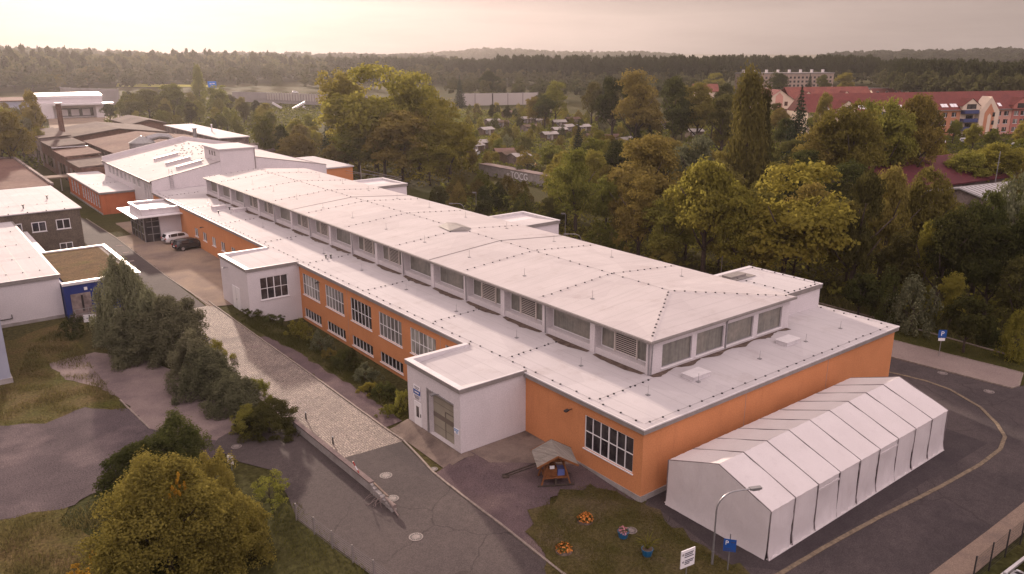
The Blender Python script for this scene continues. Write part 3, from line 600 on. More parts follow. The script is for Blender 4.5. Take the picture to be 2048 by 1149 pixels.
# right-hand annexes, their roofs show past the upper roof
for y0, y1, x1 in ((7.0, 14.5, 30.2), (42.4, 49.4, 30.3), (78.6, 86.2, 30.3)):
    top = 7.25
    a = MB(); a.box(22.9, x1, y0, y1, 5.0, top-.3); H(a, 'annex_wall', 'white')
    f = MB(); f.box(22.8, x1+.12, y0-.12, y0, top-.4, top-.05); f.box(x1, x1+.12, y0, y1+.12, top-.4, top-.05); f.box(22.8, x1, y1, y1+.12, top-.4, top-.05); H(f, 'fascia', 'fascia')
    c = MB(); c.box(22.9, x1+.14, y1-.3, y1+.14, top-.05, top+.03); c.box(x1-.3, x1+.14, y0-.14, y1-.3, top-.05, top+.03)
    if y0 > 20: c.box(x1-.35, x1-.3, y0, y1-.3, top-.6, top-.05); c.box(22.9, x1-.35, y1-.35, y1-.3, top-.6, top-.05)
    H(c, 'parapet_coping', 'coping')
    r = MB(); r.quad((22.7, y0-.1, top), (x1-.3, y0-.1, top), (x1-.3, y1-.3, top-(.02 if y0 < 20 else .5)), (22.7, y1-.3, top-(.02 if y0 < 20 else .5))); H(r, 'annex_roof', 'roof')
m = MB(); holders(m, (30.0, 7.0, 7.28), (30.0, 14.3, 7.28), 7); holders(m, (23.2, 7.1, 7.27), (30, 7.1, 7.27), 8); holders(m, (25.6, 7.2, 7.27), (25.6, 14, 7.27), 7); H(m, 'lightning_conductor', ['dark', 'steel'])
m = MB(); m.box(23.4, 27.8, 12.1, 14.0, 7.26, 7.30); m.box(24.8, 27.0, 12.6, 13.6, 7.3, 7.5); H(m, 'roof_light', 'fascia')
# entrance porch
m = MB(); m.wall(1, 94.0, -3.05, 0, -.1, 4.7); m.wall(1, 101.4, -5.3, 0, -.1, 4.7, sg=-1); m.box(-5.25, -3.05, 94.0, 94.12, 3.7, 4.7); m.box(-5.35, -5.25, 94.0, 101.4, 3.7, 4.7); H(m, 'porch_wall', 'white')
m = MB(); m.box(-5.24, -3.05, 94.06, 94.1, 0, 3.7); m.box(-5.28, -5.24, 94.1, 101.4, 0, 3.7); pg = H(m, 'porch_glazing', 'glass')
m = MB()
for y in (94.0, 95.9, 97.7, 99.6, 101.3): m.box(-5.36, -5.22, y, y+.09, 0, 3.7)
for x in (-4.2, -3.15): m.box(x, x+.09, 94.0, 94.14, 0, 3.7)
for z in (1.1, 2.2, 3.0): m.box(-5.34, -5.25, 94.09, 101.3, z, z+.08); m.box(-4.9, -3.15, 94.01, 94.13, z, z+.08)
part(m, 'frame', 'steel', pg)
m = MB()
for k in range(14):
    y = 92.75+k*.75; m.box(-6.8, -5.0, y, y+.62, 3.95, 4.0)
m.box(-6.8, .0, 92.6, 93.95, 3.9, 4.02); m.box(-6.82, -6.74, 92.7, 103.2, 3.86, 3.95); m.box(-5.6, -5.5, 92.7, 103.2, 3.86, 3.945); H(m, 'canopy', 'coping')
m = MB(); m.box(-5.45, .0, 93.9, 94.15, 4.7, 5.0); m.box(-5.45, -5.2, 94.15, 101.5, 4.7, 5.0); m.box(-5.2, 0, 101.25, 101.5, 4.7, 5.0); m.box(-5.2, 0, 94.15, 101.25, 4.6, 4.62); H(m, 'porch_roof', 'coping')
# signs on the gate annex
def board(root_name, label, cat, loc, rz, w, h, mat='signwhite'):
    t = thing(root_name, label, cat, loc, rz); b = MB().box(-w/2, w/2, -.03, 0, -h/2, h/2); p = part(b, 'panel', mat, t, False); return t, p
t, p = board('wall_sign', 'white and dark blue notice board on pale annex wall beside the roller gate', 'sign', (-5.74, 16.95, 3.1), -PI/2, .95, 1.1)
b = MB().box(-.475, .475, -.036, -.0301, -.17, .2); part(b, 'blue_band', 'signblue', t, False)
b = MB()
for z, w in ((.42, .7), (.30, .5), (-.28, .7), (-.38, .75), (-.47, .55)): b.box(-w/2, w/2, -.036, -.0301, z-.025, z+.025)
part(b, 'text_lines', 'ink', t, False); b = MB().box(-.3, .3, -.04, -.0365, -.03, .06); part(b, 'text_band', 'signwhite', t, False)
t, p = board('wall_sign', 'small light blue lettered sign on pale wall between gate and annex corner', 'sign', (-5.735, 11.85, 2.0), -PI/2, .62, .42)
b = MB()
for z, x0, x1 in ((.12, -.28, .28), (.0, -.26, .2), (-.12, -.05, .15)): b.box(x0, x1, -.037, -.0301, z-.035, z+.035)
part(b, 'text_lines', P1('pale_blue_print', (.12, .26, .5)), t, False)

# ------------------------------------------------------------------ white storage tent beside the end wall
T = thing('storage_tent', 'long white storage tent with gabled roof standing beside the orange end wall', 'tent', (11.5, -4.8, 0))
tx0, tx1, ty0, ty1, te, tr = 1.15, 21.9, -8.35, -1.15, 3.05, 4.35; ym = (ty0+ty1)/2; NB = 9
TX = [tx0+(tx1-tx0)*k/NB for k in range(NB+1)]
for k in range(NB):
    a, b = TX[k]+.03, TX[k+1]-.03
    for nm, y, yo in (('roof_panel', ty0-.05, ym), ('roof_panel', ty1+.05, ym)):
        m = MB(); m.smooth = True; n_ = 8; mm_ = 6
        vs = [(a+(b-a)*i/n_, y+(yo-y)*j/mm_, te+(tr-te)*j/mm_-.085*math.sin(PI*i/n_)*math.sin(PI*j/mm_)+.012*math.sin(i*2.1+j*1.3+k)+random.gauss(0, .006)) for j in range(mm_+1) for i in range(n_+1)]
        m.add(vs, [(j*(n_+1)+i, j*(n_+1)+i+1, (j+1)*(n_+1)+i+1, (j+1)*(n_+1)+i) for j in range(mm_) for i in range(n_)]); part(m, nm, 'canvasroof', T)
    for y, sg in ((ty0, -1), (ty1, 1)):
        m = MB(); m.smooth = True; n_ = 12; mm_ = 10; door = sg < 0 and k in (2, 5); vs = []
        for j in range(mm_+1):
            for i in range(n_+1):
                u, w = i/n_, j/mm_
                d = .07*math.sin(PI*u)*math.sin(PI*w) + (.12*(1-w)**6)*(1+.6*math.sin(u*17+k*2))+.02*math.sin(u*23+k+w*5)*(1-w*.6)+random.gauss(0, .009)+.03*math.sin(u*6+w*9+k*1.7)*(u*(1-u))*4*.5
                if door: d += -.16*math.sin(PI*u)*math.sin(PI*min(1, w*1.15))+.05*math.sin(u*19+w*4)*(1-w)
                vs.append((a+(b-a)*u, y+sg*d, .03+w*(te-.03)))
        m.add(vs, [(j*(n_+1)+i, j*(n_+1)+i+1, (j+1)*(n_+1)+i+1, (j+1)*(n_+1)+i) for j in range(mm_) for i in range(n_)])
        part(m, 'door_curtain' if door else 'side_panel', 'canvas', T)
        if door and sg < 0: part(MB().box(a, b, y-.06, y-.01, 2.55, 2.68), 'door_rail', 'canvas', T)
for k in range(NB+1):
    x = TX[k]; m = MB(); m.bar((x, ty0-.17, .02), (x, ty0-.06, .5), .038); m.bar((x, ty0-.06, .5), (x, ty0-.05, te), .038); m.bar((x, ty1+.06, .02), (x, ty1+.06, te), .05)
    m.bar((x, ty0-.03, te+.012), (x, ym, tr+.012), .05, .04); m.bar((x, ty1+.03, te+.012), (x, ym, tr+.012), .05, .04); part(m, 'frame_rib', 'seam', T)
for x, s_ in ((tx0, -1), (tx1, 1)):
    m = MB(); m.smooth = True; n_ = 24; mm_ = 10; vs = []
    for j in range(mm_+1):
        for i in range(n_+1):
            u, w = i/n_, j/mm_; y = ty0+(ty1-ty0)*u; zt_ = te+(tr-te)*(1-abs(2*u-1))
            vs.append((x+s_*(.03+random.gauss(0, .008)+.05*abs(math.sin(PI*u*2))*math.sin(PI*w)+.12*(1-w)**8), y, .03+w*(zt_-.03)))
    m.add(vs, [(j*(n_+1)+i, j*(n_+1)+i+1, (j+1)*(n_+1)+i+1, (j+1)*(n_+1)+i) for j in range(mm_) for i in range(n_)]); part(m, 'gable_panel', 'canvas', T)
m = MB(); m.box(tx0, tx1, ty0-.22, ty0-.03, .022, .06); m.box(tx0, tx1, ty1+.03, ty1+.2, .022, .06); part(m, 'ground_flap', 'canvas', T)

# ------------------------------------------------------------------ generic far building helper
def local(root, u): return root
def gable_house(name, label, cat, x0, x1, y0, y1, ze, zr, wall, roof, ridge='x', over=.4, group=None, wins=(), zb=-.1, rz=0, flat=False, thick=.25):
    """wins: list of (face '-y'/'-x', a0, a1, z0, z1) rectangles measured from the corner x0 / y0"""
    cx, cy = (x0+x1)/2, (y0+y1)/2; t = thing(name, label, cat, (cx, cy, 0), rz, group)
    w, d = (x1-x0)/2, (y1-y0)/2; m = MB()
    if flat: m.box(-w, w, -d, d, zb, ze)
    elif ridge == 'x': m.prism([(-w, -d), (w, -d), (w, d), (-w, d)], zb, ze-.02); [m.poly([(s*w, -d, ze-.02), (s*w, d, ze-.02), (s*w, 0, zr-.02)]) for s in (-1, 1)]
    else: m.prism([(-w, -d), (w, -d), (w, d), (-w, d)], zb, ze-.02); [m.poly([(-w, s*d, ze-.02), (w, s*d, ze-.02), (0, s*d, zr-.02)]) for s in (-1, 1)]
    part(m, 'wall', wall, t, False); m = MB(); o = over
    if flat: m.box(-w-o, w+o, -d-o, d+o, ze, ze+thick)
    else:
        sl = (zr-ze)/(d if ridge == 'x' else w); zo = ze-sl*o
        if ridge == 'x': A = [(-w-o, -d-o, zo), (w+o, -d-o, zo), (w+o, 0, zr), (-w-o, 0, zr), (w+o, d+o, zo), (-w-o, d+o, zo)]
        else: A = [(-w-o, d+o, zo), (-w-o, -d-o, zo), (0, -d-o, zr), (0, d+o, zr), (w+o, -d-o, zo), (w+o, d+o, zo)]
        B = [(x, y, z+thick) for x, y, z in A]
        for q in ((0, 1, 2, 3), (3, 2, 4, 5)): m.quad(*[B[i] for i in q]); m.quad(*[A[i] for i in q[::-1]])
        rim = (0, 1, 2, 4, 5, 3)
        for i in range(6): a, b = rim[i], rim[(i+1) % 6]; m.quad(A[a], A[b], B[b], B[a])
    part(m, 'roof', roof, t, False)
    for wn in wins:
        f, a0, a1, z0, z1 = wn[:5]; gm = wn[5] if len(wn) > 5 else 'glass'; nm = wn[6] if len(wn) > 6 else 'window'
        def bx(mb, p, q, r, s_, d0, d1):
            if f == '-y': mb.box(-w+p, -w+q, -d-d1, -d-d0, r, s_)
            else: mb.box(-w-d1, -w-d0, -d+p, -d+q, r, s_)
        m = MB(); bx(m, a0, a1, z0, z1, .0, .02); win = part(m, nm, gm, t, False)
        if nm == 'window':
            m = MB(); e = .07; bx(m, a0-e, a1+e, z0-e, z0, .0, .06); bx(m, a0-e, a1+e, z1, z1+e, .0, .06); bx(m, a0-e, a0, z0, z1, .0, .059); bx(m, a1, a1+e, z0, z1, .0, .059)
            c_ = (a0+a1)/2; bx(m, c_-e*.6, c_+e*.6, z0, z1, .021, .055); part(m, 'frame', 'frame', win, False)
    return t
# brown office block with blue annex and pale block (west side of the lane)
x1, y0 = -12.75, 97.6
t = gable_house('office_block', 'brown pebbledash office block with flat white roof beside the lane', 'building', -40, x1, y0, 122, 5.5, 5.5, 'brownrender', 'roof', flat=True, over=.25, thick=.14)
def pc(u, v, c, ax):
    r = ray(u, v); tt = ((c-CX)/r[0]) if ax == 0 else ((c-CY)/r[1]); return (CX+r[0]*tt, CY+r[1]*tt, CZ+r[2]*tt)
def face_win(t, y, boxes, gm='glass', nc=2):
    for (u0, v0, u1, v1) in boxes:
        p, q = pc(u0, v0, y, 1), pc(u1, v1, y, 1); window(t, 1, y-.02, p[0], q[0], q[2], p[2], nc, 1, gm, .0, True, fr=.09)
face_win(t, y0, [(62, 446, 94, 462), (111, 440, 142, 456), (20, 450, 46, 465), (119, 487, 147, 496.5)])
m = MB()
for k in range(12): m.box(-40+k*2.3, -39.85+k*2.3, 97.5, 97.65, 5.64, 5.76)
holders(m, (-40, 104, 5.65), (-13, 104, 5.65), 16); part(m, 'lightning_conductor', ['dark', 'steel'], t)
for x, y in ((-19.2, 101.5), (-15.2, 108)): part(MB().cyl(x, y, 5.6, 6.1, .08, n=8).cyl(x, y, 6.1, 6.22, .2, n=8), 'vent_pipe', 'dark', t)
bx0, bx1, by0, by1, bz = -21.2, -13.75, 61.8, 78.6, 3.9
t = thing('blue_annex', 'dark blue flat roofed annex with brown planted roof and white rim', 'building', (-17.5, 70, 0))
part(MB().box(bx0, bx1, by0, by1, -.2, bz-.3), 'wall', 'blue', t); part(MB().box(bx0+.3, bx1-.75, by0+.4, by1-.3, bz-.25, bz-.16), 'planted_roof', 'sedum', t)
part(MB().box(bx1-.75, bx1-.3, by0+.4, by1-.3, bz-.25, bz-.17), 'gravel_strip', 'pebble', t)
m = MB(); m.box(bx0-.1, bx1+.15, by0-.15, by0+.4, bz-.3, bz); m.box(bx0-.1, bx1+.15, by1-.3, by1+.12, bz-.3, bz); m.box(bx1-.3, bx1+.15, by0+.4, by1-.3, bz-.3, bz); part(m, 'roof_rim', 'coping', t)
p = pc(140, 588, by0, 1); q = pc(171, 625, by0, 1)
d = part(MB().box(p[0], p[0]+1.9, by0-.06, by0-.01, .3, 2.6), 'door', 'oldwall', t); part(MB().box(p[0]+.95, p[0]+1.15, by0-.08, by0-.061, .6, 2.4), 'door_glass', 'glass', d)
p = pc(171, 577, by0, 1); part(MB().box(p[0]-.15, p[0]+.15, by0-.12, by0-.01, p[2]-.15, p[2]+.15), 'wall_lamp', 'frame', t)
m = MB(); m.box(bx0+.2, bx1-2.8, by0-1.6, by0-.02, -.2, .32); part(m, 'doorstep', 'concrete2', t)
m = MB()
for z in (.75, 1.3): m.bar((bx0+.4, by0-1.5, z), (bx1-3, by0-1.5, z), .05)
for k in range(4): m.bar((bx0+.5+k*1.3, by0-1.5, .3), (bx0+.5+k*1.3, by0-1.5, 1.3), .05)
part(m, 'handrail', 'steel', t)
t = thing('low_link_roof', 'small low link building with planted roof in front of the brown block', 'building', (-22, 88, 0))
part(MB().box(-27, -19.9, 82, 96.5, -.2, 2.9), 'wall', 'brownrender', t); part(MB().box(-26.6, -20.5, 82.4, 96.1, 2.9, 3.0), 'planted_roof', 'sedum', t); part(MB().box(-20.5, -19.8, 81.9, 96.5, 2.9, 3.25).box(-26.6, -20.5, 96.1, 96.5, 2.9, 3.25).box(-26.6, -20.5, 81.9, 82.4, 2.9, 3.25), 'roof_rim', 'coping', t)
t = thing('pale_block', 'plain pale rendered block with flat white roof beside the blue annex', 'building', (-30, 75, 0))
part(MB().box(-48, -21.3, 63.0, 100, -.2, 4.3), 'wall', 'white', t); m = MB(); m.box(-48, -21.15, 62.85, 63.1, 4.3, 4.68); m.box(-21.4, -21.15, 63.1, 100, 4.3, 4.68); part(m, 'fascia', 'fascia', t)
part(MB().box(-48, -21.4, 63.1, 100, 4.5, 4.66), 'roof', 'roof', t); part(MB().box(-48, -21.12, 62.82, 62.9, 4.66, 4.72), 'roof_edge', 'coping', t)
for y in (66, 73, 81, 90):
    m = MB(); holders(m, (-40, y, 4.68), (-21.8, y, 4.68), 12); part(m, 'lightning_conductor', ['dark', 'steel'], t)
m = MB()
for k in range(16): m.box(-24-k*1.6, -23.96-k*1.6, 63.2, 100, 4.655, 4.672)
part(m, 'roof_seam', 'fascia', t)
part(MB().box(-27.3, -26.0, 62.93, 63.0, .75, .82).box(-26.07, -26.0, 62.93, 63.0, .82, 1.2), 'cable_duct', 'dark', t); part(MB().box(-40, -21.3, 62.9, 63, -.2, .3), 'plinth', 'plinth', t)
t = thing('clad_shed', 'blue grey clad shed wall with concrete plinth standing before the pale block', 'building', (-36, 47, 0))
part(MB().box(-50, -28.25, 46.1, 60, .45, 7.0), 'wall', 'greyblue', t); part(MB().box(-50, -28.15, 46.0, 60, -.2, .45), 'plinth', 'plinth', t)
part(MB().box(-50, -28.1, 45.95, 60.1, 7.0, 7.2), 'roof', 'coping', t)

# big white hall behind the orange one
t = thing('white_hall', 'big pale gabled hall with square roof tower joined behind the orange hall', 'building', (15.4, 125, 0))
hx0, hx1, hy0, hy1, hze, hzr = 0.0, 30.8, 108.35, 142.5, 6.75, 9.75; xm = 15.4
zg = lambda x: hze+(hzr-hze)*(1-abs(x-xm)/xm)
m = MB(); m.poly([(hx0, hy0, -.1), (hx1, hy0, -.1), (hx1, hy0, 7.0), (17.5, hy0, zg(17.5)+.1), (11.45, hy0, zg(11.45)+.25), (hx0, hy0, hze+.05)])
m.wall(0, hx0, hy0, hy1, -.1, hze, [(109.4+k*1.55, 110.3+k*1.55, .8, 5.9) for k in range(3)]+[(116+k*3., 118.1+k*3., 4.8, 6.2) for k in range(8)], .2)
m.poly([(hx0, hy1, -.1), (hx0, hy1, hze), (xm, hy1, hzr), (hx1, hy1, hze), (hx1, hy1, -.1)]); m.quad((hx1, hy0, -.1), (hx1, hy1, -.1), (hx1, hy1, hze), (hx1, hy0, 7)); part(m, 'wall', 'white', t)
for k in range(3): window(t, 0, hx0, 109.4+k*1.55, 110.3+k*1.55, .8, 5.9, 1, 4, 'wired', .15, False)
for k in range(8): window(t, 0, hx0, 116+k*3, 118.1+k*3, 4.8, 6.2, 3, 1, 'glassblind', .12, False)
m = MB(); o = .3
m.quad((hx0-o, hy0+.15, hze), (xm, hy0+.15, hzr), (xm, hy1-.3, hzr), (hx0-o, hy1-.3, hze)); m.quad((xm, hy0+.15, hzr), (hx1+.1, hy0+.15, hze), (hx1+.1, hy1-.3, hze), (xm, hy1-.3, hzr)); part(m, 'roof', 'roof2', t)
m = MB(); m.box(hx0-.36, hx0-.24, hy0, hy1, hze-.32, hze-.01); m.bar((hx0-.3, hy0-.02, hze+.06), (11.4, hy0-.02, zg(11.4)+.2), .1); m.bar((17.6, hy0-.02, zg(17.6)+.14), (hx1, hy0-.02, 7.05), .1, .1); part(m, 'verge_trim', 'fascia', t)
m = MB(); m.prism([(hx0-.3, hy1-.3), (hx1, hy1-.3), (hx1, hy1), (hx0-.3, hy1)], 6, 6.5)
m.poly([(hx0-.3, hy1-.3, 6.5), (hx0-.3, hy1-.3, hze+.75), (xm, hy1-.3, hzr+.75), (hx1, hy1-.3, hze+.75), (hx1, hy1-.3, 6.5)]); m.quad((hx0-.3, hy1-.3, hze+.75), (hx0-.3, hy1, hze+.75), (xm, hy1, hzr+.75), (xm, hy1-.3, hzr+.75)); m.quad((xm, hy1-.3, hzr+.75), (xm, hy1, hzr+.75), (hx1, hy1, hze+.75), (hx1, hy1-.3, hze+.75)); part(m, 'parapet', 'white', t)
m = MB(); m.box(11.45, 17.5, hy0-.03, 116.5, 6.0, 11.0); tw = part(m, 'tower', 'white', t)
part(MB().box(11.2, 17.7, hy0-.25, 116.8, 11.0, 11.22), 'tower_roof', 'roof', tw)
for k in range(3): part(MB().box(11.41, 11.46, 110.6+k*1.3, 111.2+k*1.3, 9.85, 10.6), 'tower_window', 'glassblind', tw)
part(MB().tube([(17.45, hy0-.1, 11), (17.45, hy0-.1, 5.4)], .08, 8), 'downpipe', 'fascia', t)
for i, y in enumerate((113.2, 119.5, 127.0)):
    z = zg(7.2); m = MB(); m.obox((7.6, y, z+.25), (2.1, 0, .4), (0, .45, 0), (0, 0, .22)); part(m, 'roof_light', 'white', t)
    m = MB(); m.obox((7.6, y, z+.50), (2.2, 0, .42), (0, .52, 0), (0, 0, .035)); part(m, 'roof_light', 'fascia', t)
m = MB()
for k in range(70):
    x, y = random.uniform(9.2, 15), random.uniform(112, 138); x = max(x, 6+ (138-y)*.02); m.box(x-.1, x+.1, y-.1, y+.1, zg(x)-.02, zg(x)+.12)
for k in range(12):
    x, y = random.uniform(1, 9), random.uniform(112, 138); m.box(x-.1, x+.1, y-.1, y+.1, zg(x)-.02, zg(x)+.1)
tag(part(m, 'roof_fixing', 'dark', t), None, None, kind='stuff')
m = MB(); 
for x in (2.85, 3.35): m.bar((x, hy0-.2, 5.4), (x, hy0-.2, 8.6), .05)
for k in range(8): m.bar((2.85, hy0-.2, 5.6+k*.3), (3.35, hy0-.2, 5.6+k*.3), .04)
part(m, 'ladder', 'steel', t)
# orange wing in front of the white hall
t = thing('orange_wing', 'low red orange flat roofed wing with tall window strips', 'building', (-2.8, 134, 0))
OW = [(122.2+k*2.15, 123.7+k*2.15, .9, 3.2) for k in range(7)]+[(139.5+k*2.7, 141.3+k*2.7, .9, 3.2) for k in range(3)]
m = MB().wall(0, -5.5, 120.6, 149, -.1, 3.6, OW, .18); m.wall(1, 120.6, -5.5, 0, -.1, 3.6); m.wall(1, 149, -5.5, 0, -.1, 3.6); part(m, 'wall', 'redorange', t)
for a, b, z0, z1 in OW: window(t, 0, -5.5, a, b, z0, z1, 2, 3, 'glass', .12, False, fr=.05)
part(MB().box(-5.75, .0, 120.35, 149.2, 3.58, 3.85), 'fascia', 'fascia', t); part(MB().box(-5.72, .0, 120.38, 149.2, 3.85, 3.92), 'roof', 'roof', t)
m = MB(); holders(m, (-5.5, 131, 3.94), (-.5, 131, 3.94), 7); part(m, 'lightning_conductor', ['dark', 'steel'], t)
part(MB().box(-5.6, -5.5, 120.5, 149, -.1, .3), 'plinth', 'plinth', t)
# low fence-roofed canopy beyond the wing
t = thing('flat_canopy', 'pale flat canopy on posts beyond the orange wing', 'canopy', (-5, 158, 0))
part(MB().box(-9.5, -3.0, 153.0, 156.5, 2.6, 2.85), 'roof', 'concrete', t)
for x in (-9, -6.3, -3.4): part(MB().box(x-.1, x+.1, 153.2, 153.4, -.1, 2.6), 'post', 'plinth', t)
# long brown shed row with stepped felt roofs
ROW = [(149.5, 163.5, 4.9, 'felt', 'brick'), (163.8, 179, 5.6, 'feltred', 'brick'), (179.3, 196, 6.3, 'felt', 'brick'), (196.3, 222, 6.9, 'felt', 'oldwall')]
ROWL = ['lowest brown shed of the stepped row, nearest the orange wing', 'dark open fronted brown shed with reddish felt roof in the stepped row', 'rusty brick shed with grey felt roof in the middle of the stepped row', 'tall stained old shed with felt roof closing the stepped row']
for i, (a, b, z, rf, wl) in enumerate(ROW):
    t = thing('old_shed', ROWL[i], 'shed', (0, (a+b)/2, 0), group='stepped row of old brown sheds')
    part(MB().box(-2.9, 3.8, a, b, -.1, z-.2), 'wall', wl, t); m = MB(); m.add([(-3.3, a, z-.25), (4.0, a, z+.15), (4.0, b, z+.15), (-3.3, b, z-.25), (-3.3, a, z), (4, a, z+.4), (4, b, z+.4), (-3.3, b, z)], [(3, 2, 1, 0), (4, 5, 6, 7), (0, 1, 5, 4), (1, 2, 6, 5), (2, 3, 7, 6), (3, 0, 4, 7)]); part(m, 'roof', rf, t)
    n_ = int((b-a)/3.2)
    for k in range(n_):
        y = a+1.0+k*3.2; part(MB().box(-2.95, -2.88, y, y+1.9, 1.2 if i != 1 else .1, 3.4), 'window' if i != 1 else 'doorway', 'glass' if k % 3 else 'oldwall', t)
    if i == 1: part(MB().box(-3.3, 4.2, b-.3, b+.3, z+.42, z+.55), 'parapet', 'coping', t)
t = gable_house('felt_roofed_hall', 'broad low hall with brown felt gable roof and dark gable end', 'building', 4.0, 27, 198.5, 225, 6.35, 7.85, 'brick', 'felt', 'y', .5, wins=[('-x', 2+k*3.4, 3.6+k*3.4, 4.9, 6.2, 'oldwall', 'panel') for k in range(8)])
t = gable_house('red_felt_hall', 'low hall with reddish felt roof in front of the felt roofed hall', 'building', 6.0, 30, 152, 191, 5.9, 7.5, 'oldwall', 'feltred', 'y', .5, wins=[('-x', 1.5+k*3.1, 2.9+k*3.1, 3.9, 5.4, 'brownrender', 'panel') for k in range(11)])
t = gable_house('white_roofed_store', 'long grey store with flat white roof and small windows behind the halls', 'building', 34.3, 42, 178, 226, 5.8, 5.8, 'oldwall', 'roof', flat=True, over=.3, wins=[('-x', 3+k*7, 4.3+k*7, 2.6, 4.2) for k in range(6)])
t = gable_house('brown_hipped_annex', 'small brown roofed annex against the white roofed store', 'building', 33.0, 40.5, 158, 172, 4.2, 5.4, 'brick', 'felt', 'x', .6)
t = gable_house('felt_barn', 'far brown felt roofed barn between the halls and the store', 'building', 27.5, 38, 238, 262, 5.6, 6.8, 'brick', 'felt', 'y', .5)
def flue(name, label, x, y, z0, z1, r, mat, cap='coping'):
    t = thing(name, label, 'chimney', (x, y, z0)); part(MB().cyl(x, y, z0, z1, r, r*.85, 12), 'stack', mat, t); part(MB().cyl(x, y, z1, z1+.3, r*1.25, n=12), 'cap', cap, t); return t
x, y = 4.6, 212.; t = flue('brick_chimney', 'tall square old brick chimney with white cap above the shed row', x, y, 0, zat(104, 208, x, y), .75, 'brick')
x, y = 25.5, 168.; flue('steel_chimney', 'pale steel chimney between red felt hall and white roofed store', x, y, 6.5, zat(339, 258, x, y), .5, 'steel')
x, y = 38.5, 196.; flue('roof_flue', 'thin white flue on the white roofed store', x, y, 6.0, zat(414, 251, x, y), .18, 'coping')
x, y = 9.0, 149.; t = thing('dust_silo', 'grey round dust silo with cone roof and curved duct behind the white hall', 'silo', (x, y, 0)); zs = zat(283, 285, x, y)
part(MB().cyl(x, y, 4, zs, 2.45, n=24), 'drum', 'steel', t); part(MB().cyl(x, y, zs, zs+1.35, 2.65, .15, 24), 'cone_roof', 'steel', t)
part(MB().tube([(x+1.0, y, zs+.6), (x+3.4, y, zs+1.1), (x+5.2, y-.2, zs+.9), (x+6.2, y-.4, zs-.1), (x+6.5, y-.5, zs-2.6)], .62, 12), 'duct', 'steel', t)
# logistics depot far west
lx, ly = at(140, 236)
t = thing('logistics_depot', 'white logistics depot with loading docks, canopy and pale curved roof', 'building', (31.5, 383, 0), math.radians(-9))
for nm, mt, b in (('wall', 'white', (-9, 17, -21, 12, 0, 8.2)), ('wall', 'white', (-9, -2, -23, -21, 0, 6.4)), ('roof', 'coping', (-9.3, 17.3, -21.3, 12, 8.2, 9.3)), ('canopy', 'coping', (-2, 21, -27, -21.2, 5.5, 6.2)), ('wall', 'greyblue', (-52, -9, -17, 14, 0, 7.2)), ('roof', 'feltred', (-52.4, -9.4, -17.4, 14.4, 7.2, 7.6)), ('dock', 'dark', (-1, 13, -21.2, -21, .6, 4.0))):
    part(MB().box(*b), nm, mt, t, False)
for k in range(3): part(MB().box(.2+k*4.3, 3.2+k*4.3, -21.3, -21.21, .9, 3.6), 'dock_door', 'white', t, False)
part(MB().box(14, 17.2, -25, -21.2, 0, 5.5), 'dock_office', 'white', t, False)
t = gable_house('brown_yard_shed', 'low brown felt roof with raised rim at the picture edge', 'shed', -40, -10.5, 134, 183, 3.8, 3.8, 'brick', 'feltred', flat=True, over=.0)
part(MB().box(14.4, 14.9, -24.6, 24.6, 4.05, 4.4).box(-14.9, 14.4, 24.1, 24.6, 4.05, 4.4), 'roof_rim', 'oldwall', t, False)
t = gable_house('corner_hut', 'small dark tiled hut just beyond the brown block roof', 'hut', -27, -20.6, 124.5, 131, 4.6, 5.6, 'oldwall', 'felt', 'x', .5)

